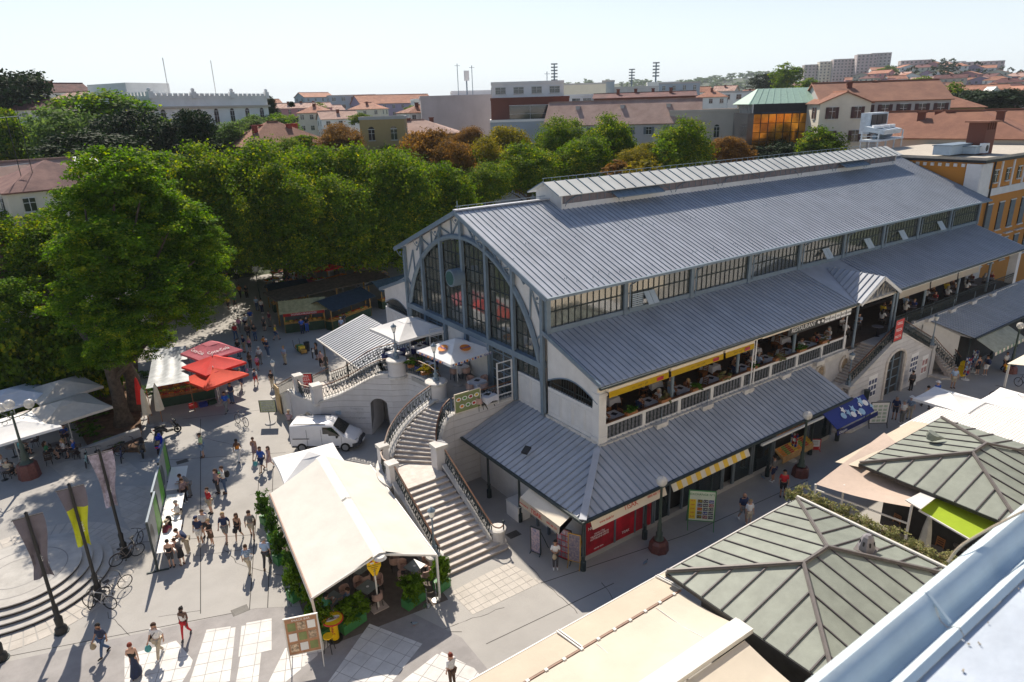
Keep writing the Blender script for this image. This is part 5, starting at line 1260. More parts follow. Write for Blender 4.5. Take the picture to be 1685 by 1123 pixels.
# ---- flag poles
M_FLAGG=mat('flag_grey_purple',(.16,.145,.175),.85,var=.08); M_FLAGY=mat('flag_yellow_green',(.55,.60,.02),.8,var=.08); M_FLAGW=mat('flag_white_violet',(.45,.40,.50),.85,var=.3,scale=6)
def flagpole(loc,h,label,kind,az):
 t=thing('flag_pole',label,'flag pole',loc)
 MB().lathe([(.26,0),(.24,.25),(.15,.35),(.17,.75),(.1,.85),(.12,1.3),(.075,1.4),(.06,h),(.08,h+.03),(.02,h+.1)],(0,0,0),10).build('pole',M_BLACK,t,W=0,smooth=True)
 MB().lathe([(.3,0),(.3,.05)],(0,0,0),12).build('foot_plate',M_DIRON,t,W=0)
 d=V((math.cos(az),math.sin(az),0)); n_=V((-d.y,d.x,0)); top=h-.15
 MB().bar(d*-.54+V((0,0,top)),d*.54+V((0,0,top)),.03).build('crossbar',M_BLACK,t,W=0)
 rows=14; L=2.9; grid=[]
 for i in range(rows+1):
  v=i/rows; wd=.52*(1-.5*math.sin(min(1,v*1.25)*math.pi*.5)**2)+(.12*max(0,v-.8)*5 if kind=='g' else 0)
  for j in range(7):
   u=j/6*2-1; p=d*(u*wd+.06*math.sin(v*5))+n_*(.10+.10*math.sin(u*4+v*6)*min(1,v*2))+V((0,0,top-L*v-.15*abs(u)*v)); grid.append(p)
 def part(i0,i1,m):
  return MB().add([grid[i*7+j] for i in range(i0,i1+1) for j in range(7)],[((i-i0)*7+j,(i-i0)*7+j+1,(i-i0+1)*7+j+1,(i-i0+1)*7+j) for i in range(i0,i1) for j in range(6)]).build('banner',m,t,W=0,smooth=True)
 if kind=='y': part(0,5,M_FLAGG); part(5,rows,M_FLAGY)
 elif kind=='g': part(0,rows,M_FLAGG)
 else: part(0,rows,M_FLAGW)
 s_=text('UNIJA' if kind=='y' else 'visit',.2,'banner_print',mat('flag_print',(.75,.75,.72),.8,var=0),None,frame_m(V((0,0,0)),(0,0,-1),tuple(d)));
 s_.parent=t; s_.location=(n_*-.02+d*.05+V((0,0,top-2.0))); KIDS.setdefault(t.name,[]).append(s_)
AZ=-.05
f1=G(102,1040,0); f2=G(165,985,0); f3=G(207,915,0)
flagpole(f1,5.95,'black pole with twisted grey banner nearest the bottom left corner','g',AZ); flagpole(f2,6.0,'black pole with grey and yellow green banner above the parked bicycles','y',AZ); flagpole(f3,6.0,'black pole with pale violet banner wound round its top','w',AZ)
flagpole(G(3,1085,0),5.9,'black pole base cut by the left edge of the picture','w',AZ)
# ---- bicycles
M_CHR=mat('chrome',(.5,.5,.5),.25,.9,var=0); M_RUB=mat('tyre_rubber',(.012,.012,.012),.8,var=0)
def bike(loc,rz,label,c=(.6,.6,.6),lean=.1):
 t=thing('bicycle',label,'bicycle',loc,rz); m=mat('bike_%.2f_%.2f_%.2f'%c,c,.35,var=.05)
 for x in (-.52,.52):
  wl=put('wheel',_TX.get('bwheel') or _TX.setdefault('bwheel',(lambda b:(b.tube([(.33*math.cos(a),0,.33*math.sin(a)) for a in [2*math.pi*k/20 for k in range(21)]],.022,6,cap=False),[b.mi(1).bar((0,0,0),(.32*math.cos(a),0,.32*math.sin(a)),.006) for a in [2*math.pi*k/12 for k in range(12)]],b.mi(1).bar((0,-.04,0),(0,.04,0),.05),b.mesh('wheel',[M_RUB,M_CHR],smooth=True))[-1])(MB())),t,(x,0,.35),W=0)
 f=MB(); BB=V((-.05,0,.30)); SD=V((-.22,0,.80)); HD=V((.36,0,.82)); HL=V((.40,0,.66)); RW=V((-.52,0,.35)); FW=V((.52,0,.35))
 for a,b in ((BB,SD),(BB,HL),(SD,HD),(HD,HL)): f.tube([a,b],.02,6)
 for s in (-.04,.04):
  for a,b in ((RW,BB),(RW,SD),(FW,HL)): f.tube([a+V((0,s,0)),b+V((0,s*.3,0))],.012,5)
 f.build('frame',m,t,W=0)
 MB().tube([(.36,0,.82),(.34,0,.98)],.016,6).tube([(.30,-.30,1.0),(.36,-.12,1.02),(.36,.12,1.02),(.30,.30,1.0)],.016,6).build('handlebar',M_BLACK,t,W=0)
 MB().cbox((-.26,0,.90),(.26,.13,.05)).tube([(-.22,0,.78),(-.25,0,.9)],.014,5).build('saddle',M_BLACK,t,W=0)
 MB().lathe([(.09,-.01),(.09,.01)],(0,0,0),10)
 MB().tube([(-.05,-.06,.30),(-.12,-.06,.16)],.01,4).cbox((-.13,-.1,.15),(.09,.08,.02)).tube([(-.05,.06,.30),(.02,.06,.44)],.01,4).cbox((.03,.1,.45),(.09,.08,.02)).build('crank_and_pedals',M_BLACK,t,W=0)
 MB().tube([(-.52+.37*math.cos(a),0,.35+.37*math.sin(a)) for a in [.3+k*.3 for k in range(8)]],.02,4).build('mudguard',m,t,W=0)
 t.rotation_euler=(lean,0,rz)
b2=G(168,990,0)
for dx,dy,rz,c,lab in ((-.1,-.5,2.4,(.62,.6,.58),'silver bicycle with white mudguard leaning at the yellow banner pole'),(.55,.25,.35,(.1,.1,.12),'black bicycle leaning right of the yellow banner pole'),(-.25,.25,1.2,(.3,.3,.32),'grey bicycle behind the silver one at the yellow banner pole')): bike((b2.x+dx,b2.y+dy,0),rz,lab,c)
for dx,dy,rz,c,lab in ((.05,-.5,.3,(.16,.14,.14),'dark bicycle in front of the violet banner pole'),(.5,.3,1.0,(.05,.05,.06),'black bicycle behind the violet banner pole')): bike((f3.x+dx,f3.y+dy,0),rz,lab,c)
for k,(px,py,c,lab) in enumerate(((143,765,(.4,.6,.55),'pale bicycle leftmost in the row by the kerb wall'),(160,762,(.05,.05,.05),'black bicycle second in the row by the kerb wall'),(187,760,(.3,.05,.03),'dark red bicycle in the middle of the row by the kerb wall'),(200,757,(.1,.1,.2),'navy bicycle fourth in the row by the kerb wall'),(212,745,(.1,.1,.1),'bicycle seen side on at the right end of the row by the kerb wall'))): bike(G(px,py,0),1.45 if k<4 else .3,lab,c)
bike(G(398,700,0),1.9,'bicycle of the man at the wall niche',(.25,.25,.28)); bike(G(1640,660,0),.5,'dark bicycle leaning on the awning post at the right',(.03,.04,.08)); bike(G(1646,664,0),1.4,'second bicycle crossed behind the one at the right awning post',(.03,.03,.03)); bike(G(1684,640,0),1.2,'bicycle cut by the right edge of the picture',(.05,.03,.03))
# ---- scooters and motorbike
def scooter(loc,rz,label,c):
 t=thing('scooter',label,'scooter',loc,rz); m=mat('scooter_%.2f_%.2f_%.2f'%c,c,.25,var=.05,coat=.5)
 for x in (-.62,.62): MB().tube([(x+.21*math.cos(a),0,.26+.21*math.sin(a)) for a in [2*math.pi*k/16 for k in range(17)]],.055,8,cap=False).tube([(x,-.05,.26),(x,.05,.26)],.1,10).build('wheel',M_RUB,t,W=0,smooth=True)
 MB().tube([(-.85,0,.62),(-.6,0,.6),(-.3,0,.56),(-.1,0,.38)],[.08,.18,.17,.12],10).build('body',m,t,W=0,smooth=True)
 MB().cbox((.08,0,.32),(.5,.28,.07)).build('footboard',m,t,W=0)
 MB().cbox((.38,0,.62),(.08,.42,.6),0,0,-.28).build('leg_shield',m,t,W=0); MB().tube([(.62,0,.5),(.45,0,.9)],.06,8).build('fork',M_BLACK,t,W=0)
 MB().tube([(.45,-.33,1.02),(.47,0,.98),(.45,.33,1.02)],.022,6).build('handlebar',M_BLACK,t,W=0); MB().ball((.5,0,.93),.12,8,6).build('headlight',m,t,W=0,smooth=True)
 MB().cbox((-.45,0,.78),(.7,.26,.1)).build('saddle',M_BLACK,t,W=0); MB().tube([(.62,0,.52),(.75,0,.45)],[.16,.06],8).build('front_mudguard',m,t,W=0)
 for s in (-1,1): MB().bar((.45,s*.3,1.02),(.47,s*.38,1.2),.015).cbox((.47,s*.4,1.22),(.02,.12,.08)).build('mirror',M_BLACK,t,W=0)
 MB().cbox((-.9,0,.66),(.05,.18,.08)).build('tail_light',M_RED,t,W=0)
scooter(G(236,748,0),-1.7,'black scooter parked at the end of the kerb wall',(.02,.02,.025)); scooter(G(264,742,0),1.3,'bright blue scooter parked near the green display boards',(.01,.04,.5))
scooter(G(278,716,0),.1,'black motorbike with top box parked under the closed parasols',(.015,.015,.015))
# ---- van
van=thing('delivery_van','small white delivery van parked against the curved stair wall','van',(12.72,40.5,0),RD(-36.5))
M_VAN=mat('van_white',(.78,.78,.80),.25,var=.02,coat=.6); M_VG=glassmat('van_glass',(.015,.018,.02),.03,alpha=1)
def sect(xs):  # x, z_bottom, z_top, half width at bottom, belt, half width at top
 vs=[]
 for x,zb,zs,zt,wb,wt in xs:
  for s in (1,-1): vs += [(x,s*wb*.97,zb),(x,s*wb,zb+.25),(x,s*wb,zs),(x,s*wt,zt-.07),(x,s*(wt-.12),zt)] if s>0 else [(x,s*(wt-.12),zt),(x,s*wt,zt-.07),(x,s*wb,zs),(x,s*wb,zb+.25),(x,s*wb*.97,zb)]
 n=10; k=len(xs); f=[(i*n+j,i*n+(j+1)%n,(i+1)*n+(j+1)%n,(i+1)*n+j) for i in range(k-1) for j in range(n)]
 return MB().add(vs,[tuple(reversed(q)) for q in f]+[tuple(range(n)),tuple(range(k*n-1,(k-1)*n-1,-1))])
sect([(-2.18,.32,1.05,1.80,.84,.76),(-2.12,.30,1.05,1.86,.88,.80),(-.5,.28,1.05,1.90,.90,.82),(.35,.28,1.06,1.90,.90,.80),(.62,.28,1.06,1.80,.90,.76),(1.32,.28,1.06,1.17,.90,.80),(1.45,.28,1.0,1.1,.89,.80),(2.05,.3,.78,.86,.82,.72),(2.18,.34,.66,.72,.72,.62)]).build('body',M_VAN,van,W=0,smooth=True)
MB().add([(.68,-.64,1.775),(.68,.64,1.775),(1.36,.74,1.20),(1.36,-.74,1.20)],[(0,1,2,3),(3,2,1,0)]).build('x',M_VG,van,W=0).name='windscreen'
for s in (-1,1):
 MB().add([(.0,s*.885,1.12),(1.12,s*.885,1.14),(.62,s*.80,1.70),(.0,s*.835,1.72)],[(0,1,2,3),(3,2,1,0)]).build('side_window',M_VG,van,W=0)
 MB().box(-2.1,1.0,s*.902-.008,s*.902+.008,.32,.42).build('sill_trim',M_BLACK,van,W=0)
 MB().box(-2.0,-.9,s*.905-.01,s*.905+.01,.92,.97).build('door_rail',M_BLACK,van,W=0)
 for x in (-1.05,-.1,1.2): MB().box(x-.008,x+.008,s*.902-.004,s*.902+.004,.4,1.6 if x<1 else 1.05).build('door_seam',M_BLACK,van,W=0)
 MB().box(-1.9,.2,s*.72-.02,s*.72+.02,1.9,1.93).build('roof_rail',M_BLACK,van,W=0)
 MB().cbox((2.0,s*.62,.72),(.25,.26,.16),s*.3).build('headlight',mat('headlamp',(.55,.55,.55),.1,var=0,coat=1),van,W=0)
 MB().cbox((.95,s*1.0,1.15),(.1,.16,.2)).build('wing_mirror',M_BLACK,van,W=0)
MB().tube([(1.9,-.9,.42),(2.22,-.7,.42),(2.27,0,.42),(2.22,.7,.42),(1.9,.9,.42)],.14,8).build('front_bumper',mat('grey_plastic',(.035,.035,.04),.7),van,W=0,smooth=True)
MB().box(2.38,2.41,-.25,.25,.38,.49).build('number_plate',M_WTXT,van,W=0); MB().cbox((2.16,0,.62),(.06,.7,.09)).build('grille',M_BLACK,van,W=0)
for x in (-1.45,1.4):
 for s in (-1,1):
  wh=MB().tube([(x,s*.72,.31),(x,s*.93,.31)],.31,18).build('wheel',M_RUB,van,W=0); MB().tube([(x,s*.935,.31),(x,s*.945,.31)],.2,14).build('hub_cap',mat('hub_grey',(.3,.3,.3),.4),wh,W=0)
# ================================================================ TERRAIN
def sst(a,b,x): t=min(1,max(0,(x-a)/(b-a))); return t*t*(3-2*t)
_AZ0 = math.atan2(RM[0,2],RM[1,2])
def px_of(x,y):
 c = RM.T @ np.array([x,y,0.0]);
 return c[0]/max(1e-3,c[2]*.945+.0)*FPX+842.5 if c[2] > 1e-3 else (-4000 if c[0] < 0 else 6000)
def terr_pxd(px,d):
 L = sst(470,150,px); z = L*(9*sst(95,190,d)+24*sst(190,330,d)+6*sst(330,700,d))
 z += sst(520,300,px)*sst(120,170,d)*7*(1-L)
 R = sst(1290,1480,px); z += R*(6*sst(180,330,d)+40*sst(330,900,d)*(.75+.25*math.sin(px*.013)))
 z += (1-R)*(1-L*.8)*sst(1100,2300,d)*(62+18*math.sin(px*.006+1.0)+9*math.sin(px*.021))*(.45+.55*sst(420,900,px)) + R*sst(900,1600,d)*-10
 return z
def terrain(x,y): return terr_pxd(px_of(x,y), math.hypot(x,y))
tm = MB(); na, nd_ = 150, 46; ds = [92*(1.078**k) for k in range(nd_)]
for i in range(na+1):
 a = _AZ0 + RD(-75+150*i/na)
 for j,d in enumerate(ds):
  x,y = d*math.sin(a), d*math.cos(a); nz = mnoise.noise(V((x*.01,y*.01,0)))*sst(150,600,d)*5 + mnoise.noise(V((x*.05,y*.05,3)))*sst(1000,2000,d)*7
  tm.v.append((x,y,(terrain(x,y)+nz*(1 if terrain(x,y)>2 else .1)) - .25 + (.3 if j else -1)))
for i in range(na):
 for j in range(nd_-1): a = i*nd_+j; tm.f.append((a,a+1,a+nd_+1,a+nd_)); tm.m.append(0)
M_HILL = mat('wooded_hill',(.075,.105,.045),.95,var=.45,scale=.035,c2=(.03,.05,.02),bump=1.0,bscale=.09)
tm.build('hills',M_HILL,kind='structure',smooth=True)
# ================================================================ TREES
def leafmat(name,c,c2,c3=None,tr=.42):
 m=bpy.data.materials.new(name); m.use_nodes=True; n=m.node_tree.nodes; l=m.node_tree.links; b=n['Principled BSDF']
 at=n.new('ShaderNodeAttribute'); at.attribute_name='tint'; r=n.new('ShaderNodeValToRGB'); r.color_ramp.elements[0].color=(*c,1); r.color_ramp.elements[1].color=(*(c3 or c2),1)
 e=r.color_ramp.elements.new(.55); e.color=(*c2,1); l.new(at.outputs['Fac'],r.inputs[0]); l.new(r.outputs[0],b.inputs['Base Color']); b.inputs['Roughness'].default_value=.75; b.inputs['Specular IOR Level'].default_value=.12
 t=n.new('ShaderNodeBsdfTranslucent'); hv=n.new('ShaderNodeHueSaturation'); hv.inputs['Value'].default_value=1.5; hv.inputs['Saturation'].default_value=1.1; l.new(r.outputs[0],hv.inputs['Color']); l.new(hv.outputs[0],t.inputs[0])
 mx=n.new('ShaderNodeMixShader'); mx.inputs[0].default_value=tr; l.new(b.outputs[0],mx.inputs[1]); l.new(t.outputs[0],mx.inputs[2]); l.new(mx.outputs[0],n['Material Output'].inputs[0]); return m
LF = dict(lime=leafmat('leaf_bright',(.04,.09,.010),(.115,.215,.018),(.34,.37,.03),.46), chest=leafmat('leaf_chestnut',(.035,.08,.008),(.13,.21,.014),(.45,.40,.02),.44),
 gold=leafmat('leaf_gold',(.09,.10,.015),(.25,.21,.02),(.46,.30,.03)), rust=leafmat('leaf_rust',(.09,.06,.02),(.23,.12,.03),(.40,.22,.05)),
 dark=leafmat('leaf_dark',(.010,.022,.010),(.025,.05,.018),(.05,.08,.02),.15), pale=leafmat('leaf_pale',(.06,.11,.03),(.13,.20,.05),(.20,.28,.07)), hedge=leafmat('leaf_hedge',(.03,.08,.012),(.08,.18,.02),(.2,.22,.05),.25), thuja=leafmat('leaf_thuja',(.04,.09,.008),(.10,.19,.01),(.16,.25,.02),.2), flower=leafmat('leaf_flower',(.12,.15,.06),(.25,.25,.10),(.42,.28,.22),.2))
M_BARK = mat('bark',(.10,.075,.055),.95,var=.3,scale=4,bump=.8,bscale=14)
def crown_mesh(key,mt,seed,nlobe,per,leaf,shape=(1,1,1),lobe=.42,flat=.0,clump=30,hollow=.62):
 """unit crown (radius ~1): lobes on an uneven ellipsoid, clumps of leaves over every lobe"""
 if key in _TX: return _TX[key]
 R=np.random.default_rng(seed)
 i=np.arange(nlobe)+.5; ph=np.arccos(1-1.9*i/nlobe); th=math.pi*(1+5**.5)*i+R.normal(0,.2,nlobe)
 rad=R.uniform(hollow,.86,nlobe); C=np.stack([np.sin(ph)*np.cos(th),np.sin(ph)*np.sin(th),np.cos(ph)],1)*rad[:,None]
 C=np.vstack([C,R.normal(0,.22,(max(2,nlobe//4),3))]); LR=R.uniform(.6,1.15,len(C))*lobe
 tot=per//clump; k=R.choice(len(C),tot,p=LR**2/np.sum(LR**2)); d=R.normal(size=(tot,3)); d/=np.linalg.norm(d,axis=1)[:,None]; d[:,2]=np.where(d[:,2]<-.6,-d[:,2],d[:,2])
 cc=C[k]+d*LR[k][:,None]*R.uniform(.72,1.05,(tot,1)); ct=R.normal(0,.17,tot)
 cs=lobe*.26; P=np.repeat(cc,clump,0)+R.normal(0,1,(tot*clump,3))*cs*np.array([1,1,.6]); D=np.repeat(d,clump,0)
 N=D*.7+R.normal(0,.55,P.shape)+np.array([0,0,.35]); N/=np.linalg.norm(N,axis=1)[:,None]
 A=np.cross(N,R.normal(size=P.shape)); A/=np.linalg.norm(A,axis=1)[:,None]; B=np.cross(N,A)
 s=leaf*R.uniform(.6,1.25,(len(P),1)); q=np.stack([P-A*s*.5-B*s*.0,P+B*s*.45,P+A*s*.6,P-B*s*.45],1)*np.array(shape)
 n=len(P); me=bpy.data.meshes.new(key); me.vertices.add(n*4); me.vertices.foreach_set('co',q.reshape(-1).astype(np.float32)); me.loops.add(n*4); me.loops.foreach_set('vertex_index',np.arange(n*4,dtype=np.int32))
 me.polygons.add(n); me.polygons.foreach_set('loop_start',np.arange(0,n*4,4,dtype=np.int32)); me.polygons.foreach_set('loop_total',np.full(n,4,dtype=np.int32))
 t=np.clip(.42+np.repeat(ct,clump)+R.normal(0,.13,n),0,1); at=me.attributes.new('tint','FLOAT','FACE'); at.data.foreach_set('value',t.astype(np.float32))
 me.materials.append(mt); me.update(calc_edges=True); _TX[key]=me; return me
def trunk_bm(h,r,rx,rz,seed,n=7,lean=(0,0)):
 rr=random.Random(seed); m=MB(); top=V((lean[0],lean[1],h)); m.tube([(0,0,-.3),(lean[0]*.2,lean[1]*.2,h*.3),(lean[0]*.6,lean[1]*.6,h*.7),top+V((0,0,rz*.5))],[r*1.35,r,r*.75,r*.3],8)
 for k in range(n):
  a=2*math.pi*k/n+rr.uniform(-.4,.4); z=h*rr.uniform(.55,.95); e=V((math.cos(a)*rx*rr.uniform(.5,.8),math.sin(a)*rx*rr.uniform(.5,.8),z+rz*rr.uniform(.5,1.0))); b=V((lean[0]*.7,lean[1]*.7,z)); m.tube([b,b.lerp(e,.5)+V((0,0,rz*.12)),e],[r*.5,r*.3,r*.1],6)
 return m
def tree(label,c,rx,rz,kind,v=0,group=None,name='tree',trunk=.3,gz=None,rs=0.,ry=None,per=None,pfx=''):
 "c = crown centre"
 gz = terrain(c.x,c.y) if gz is None else gz; t=thing(name,label,'tree',(c.x,c.y,gz),0,group); h=max(.5,c.z-rz*.5-gz)
 q = per or (24000 if rx>3 else 5000)
 key='%s%s_%d_%d'%(pfx,kind,v,q); me=crown_mesh(key,LF[kind],hash_(key),[26,20,32][v%3],q,{24000:.058,9000:.095,5000:.13}.get(q,.05),lobe=[.40,.46,.36][v%3])
 if rz>1.22*rx:
  r1=rx*1.0; put('crown',me,t,(c.x,c.y,c.z+(rz-r1)*.92),random.uniform(0,6.28),(rx*.84,rx*.84,r1*.84)); put('crown',me,t,(c.x+.3,c.y-.2,c.z-(rz-r1)*.75),random.uniform(0,6.28),(rx*.93,rx*.93,r1*.9))
 else: put('crown',me,t,(c.x,c.y,c.z),rs or random.uniform(0,6.28),(rx*.86,(ry or rx)*.86,rz*.86)); trunk_bm(h,trunk,rx,rz*.6,v).build('trunk',M_BARK,t,W=0); return t
def hash_(s): return sum((i+1)*ord(ch) for i,ch in enumerate(s))%99991
def ptree(label,cx,ty,by,rp,d,kind,v=0,group=None,name='tree',**k):
 c=GD(cx,(ty+by)/2,d); sl=(c-V((0,0,H))).length; s=sl/FPX*.99
 return tree(label,c,rp*s,(by-ty)/2*s,kind,v,group,name,**k)
bt=thing('broad_tree','huge bright green tree filling the left side above the fruit stall','tree',G(205,700,0))
cm_big=[('lime',190,300,62),('lime',100,405,46),('lime',280,375,56),('lime',175,410,62),('lime',60,470,46),('lime',150,500,54),('lime',255,480,60),('lime',320,430,46),('lime',140,345,44),('lime',230,330,54),('lime',200,535,48),('lime',300,510,42),('lime',50,445,42),('lime',345,480,32),('lime',115,560,30),('lime',20,500,46),('lime',15,555,34),('lime',165,330,40),('lime',345,395,26),('lime',190,580,34),('lime',245,562,32),('lime',135,588,26)]
for i,(k_,px,py,rp) in enumerate(cm_big):
 d=53+[1.5,0,2,-2,1,-2.5,-2,2,5,3,-3.5,-1,4,2,-1,0,3,2,1,-1,0,2][i]; d+=15*(px<130)-6*(px<25); c=GD(px,py,d); s=(c-V((0,0,H))).length/FPX*.95; me=crown_mesh('bigl%d'%(i%3),LF['lime'],40+i%3,15,12000,.068,lobe=.36,clump=50,hollow=.72)
 put('leaf_mass',me,bt,c,random.uniform(0,6.28),(rp*s*1.08,rp*s*1.08,rp*s*.80))
m=MB(); b=V((0,0,0));
for i,(k_,px,py,rp) in enumerate(cm_big[:15]):
 c=GD(px,py,53+15*(px<130))-V(bt.location); st_=V((random.uniform(-.2,.2),random.uniform(-.2,.2),random.uniform(3.4,5.2))); m.tube([st_,st_.lerp(c,.5)+V((0,0,.6)),c],[.24,.14,.05],7)
m.tube([(0,0,-.2),(.02,0,1),(.02,0,2.5),(-.1,.1,5.5)],[.8,.5,.42,.34],12); m.build('trunk',M_BARK,bt,W=0,smooth=True)
tk=[('second thick trunk beside the big tree, over the flower bed',G(215,690,0)+V((.6,1.5,0)),.5),('reddish twisted trunk among the café parasols',G(140,650,0),.34),('reddish trunk behind the white café parasols',G(105,615,0),.4)]
for i,(lab,p,r_) in enumerate(tk):
 t=thing('tree',lab,'tree',p); MB().tube([(0,0,-.2),(.2,.1,2.5),(-.3,.3,5),(.1,.5,8)],[r_*1.3,r_,r_*.8,r_*.5],10).build('trunk',mat('red_bark',(.16,.08,.05),.95,var=.3,scale=4,bump=.8,bscale=12) if i else M_BARK,t,W=0,smooth=True)
 c=p+V((.1,1.5,11.0)); me=crown_mesh('bigd%d'%(i%2),LF['chest'],60+i%2,18,14000,.07,lobe=.42); put('crown',me,t,c+V((0,5,0)),i*1.3,(3.2,3.2,2.6))
row1=[(345,250,470,62,76,'chest','dark chestnut tree at the left end of the park row'),(425,238,462,66,80,'chest','broad chestnut tree above the far globe lamp'),(510,240,462,64,82,'chest','chestnut tree behind the green market stalls'),(590,245,455,60,84,'chest','chestnut tree above the orange stall umbrella'),(655,250,445,58,80,'chest','chestnut tree touching the left edge of the hall gable'),(728,262,430,50,84,'chest','chestnut tree directly behind the hall gable peak'),(470,275,480,52,74,'chest','dark low crown shading the stall roofs'),(560,290,470,54,76,'chest','dark low crown over the dark blue stall roofs'),(640,330,470,40,76,'chest','dark low crown against the hall wing'),(385,330,470,40,72,'chest','low dark crown over the walkway by the red parasols')]
row2=[(560,208,262,34,112,'rust','small rust brown tree in front of the ochre building'),(700,212,330,50,102,'rust','rust coloured chestnut left of the hall roof'),(748,232,330,42,98,'rust','brown and orange chestnut behind the hall gable'),(790,228,330,44,104,'gold','orange gold tree behind the hall ridge rail'),(842,206,330,44,112,'gold','golden orange tree left of the pale green ones'),(868,240,330,50,98,'chest','bright green chestnut next to the roof monitor'),(916,196,310,40,110,'chest','round green tree before the long tiled roof'),(960,225,310,50,100,'chest','green and yellow chestnut over the monitor roof'),(1005,196,300,44,108,'chest','tall green tree in front of the grey facade'),(1052,238,300,36,98,'gold','yellowing small tree beside the tall green ones'),(1018,265,300,26,92,'rust','small rust tree just above the monitor roof'),(1122,203,300,48,104,'chest','large round green tree before the arched windows'),(1085,236,300,30,98,'chest','small green tree between two larger crowns'),(1195,225,275,30,110,'rust','sparse brown tree before the bronze glass building'),(1222,240,275,22,112,'rust','thin brown crown at the foot of the bronze glass building'),(800,270,340,40,92,'chest','green chestnut low behind the hall roof edge'),(500,222,262,24,115,'chest','small olive crown below the pink house'),(470,232,280,30,105,'chest','green crown under the pink house roof'),(770,212,262,26,125,'rust','brown crown before the concrete block'),(1060,262,300,30,90,'gold','yellow green low crown behind the monitor roof')]
for i,(cx,ty,by,rp,d,k_,lab) in enumerate(row1+row2):
 if i<len(row1): by-=12; rp*=1.08
 ptree(lab,cx,ty,by,rp*1.12,d,k_,i%3,'chestnut trees of the market park',name='chestnut_tree',gz=0,trunk=.28)
oth=[(40,440,600,70,74,'chest','dark tree filling the gap under the huge tree at the left edge'),(130,450,590,60,80,'dark','dark tree behind the huge trunk'),(-20,360,560,60,78,'chest','dark tree cut by the left edge of the picture'),(25,122,232,52,190,'dark','dark cedar at the far left edge on the hillside'),(60,205,290,50,150,'pale','dull green tree below the hillside houses at left'),(10,195,290,36,140,'chest','green tree at the far left edge behind the tiled roofs'),(175,158,230,62,150,'lime','light green spreading tree in front of the white palace'),(120,190,290,48,135,'pale','grey green tree left of the flat cedar'),(225,180,240,34,160,'lime','bright green tree beside the white palace'),(270,202,265,32,150,'chest','green tree before the palace left wall'),(215,192,290,50,130,'dark','dull dark tree behind the flat cedar'),(300,200,290,36,125,'dark','dark green tree left of the tall cypress'),(328,183,300,30,118,'dark','tall dark conifer in front of the white palace'),(160,226,296,62,105,'dark','flat topped dark cedar behind the near tiled roof'),(245,248,310,50,80,'lime','fresh green tree top behind the huge tree'),(320,255,330,32,95,'dark','brownish dark tree between the huge tree and the chestnuts'),(375,205,262,32,135,'pale','grey green tree right of the tall conifer'),(415,190,240,30,160,'pale','light green tree under the palace corner'),(455,190,230,34,170,'lime','pale green tree between palace and pink house'),(443,160,200,11,185,'dark','small pointed dark conifer beside the palace'),(482,168,205,5,180,'dark','thin cypress among the far red roofs'),(525,172,200,16,240,'chest','round green tree among the far lavender blocks'),(595,188,206,20,200,'chest','small green tree left of the ochre turret'),(678,175,198,15,210,'chest','round tree before the concrete slab building'),(1294,110,152,24,330,'chest','tall tree on the skyline left of the slab towers'),(1265,125,155,26,380,'dark','dark tree mass on the skyline'),(1330,132,165,20,300,'chest','green tree beside the terracotta apartment roof'),(1290,232,285,40,128,'dark','dark green shrubby tree before the bronze glass building'),(1350,216,270,34,125,'chest','green tree below the grey apartment block'),(1330,250,285,30,115,'dark','dark green bush before the roof cooling unit'),(1518,130,155,20,300,'lime','green tree between the terracotta roofs'),(1565,148,200,26,240,'chest','green tree right of the ochre apartment wing'),(1600,152,195,34,230,'dark','dark umbrella pine at right'),(1650,150,185,44,210,'dark','broad dark umbrella pine grove at the right edge'),(1460,112,130,14,700,'chest','tree at the foot of the tower block')]
for i,(cx,ty,by,rp,d,k_,lab) in enumerate(oth):
 ptree(lab,cx,ty,by,rp*1.1,d,k_,i%3,None,name='tree',per=9000,trunk=.3)
wl=thing('wood_mass',None,None);
wl['kind']='stuff'; wl['label']='continuous dark tree cover on the left hillside'; rr=random.Random(4)
bpy.data.objects.remove(wl)
def leafmass(name,label,items,kind,leaf,per):
 me=crown_mesh('mass_%s'%kind,LF[kind],77,14,per,leaf,lobe=.5); co_=np.zeros(len(me.vertices)*3,dtype=np.float32); me.vertices.foreach_get('co',co_); co_=co_.reshape(-1,3); n=len(co_)//4; T=np.zeros(n,dtype=np.float32); me.attributes['tint'].data.foreach_get('value',T)
 A=[];TT=[]
 for i,(c,rx,rz) in enumerate(items):
  a=i*1.7; Rm=np.array([[math.cos(a),-math.sin(a),0],[math.sin(a),math.cos(a),0],[0,0,1]]); A.append((co_@Rm.T)*np.array([rx,rx,rz])+np.array(c)); TT.append(np.clip(T+rr.uniform(-.15,.15),0,1))
 A=np.vstack(A).astype(np.float32); TT=np.concatenate(TT); n=len(A)//4; me2=bpy.data.meshes.new(name); me2.vertices.add(n*4); me2.vertices.foreach_set('co',A.reshape(-1)); me2.loops.add(n*4); me2.loops.foreach_set('vertex_index',np.arange(n*4,dtype=np.int32)); me2.polygons.add(n); me2.polygons.foreach_set('loop_start',np.arange(0,n*4,4,dtype=np.int32)); me2.polygons.foreach_set('loop_total',np.full(n,4,dtype=np.int32)); at=me2.attributes.new('tint','FLOAT','FACE'); at.data.foreach_set('value',TT); me2.materials.append(LF[kind]); me2.update(calc_edges=True)
 return put(name,me2,label=label,kind='stuff')
for k in range(26):
 x=random.Random(k).uniform(0,3)+[4,13,22,31,40,49][k%6]; y=[88,97,106,116,126][k//6]+random.Random(k+9).uniform(-2,2)
 tree('chestnut tree in the shaded middle of the market park',V((x,y,9.2)),5.6,6.8,'chest',k%3,'chestnut trees deep in the park','chestnut_tree',gz=0,trunk=.28)
it=[]
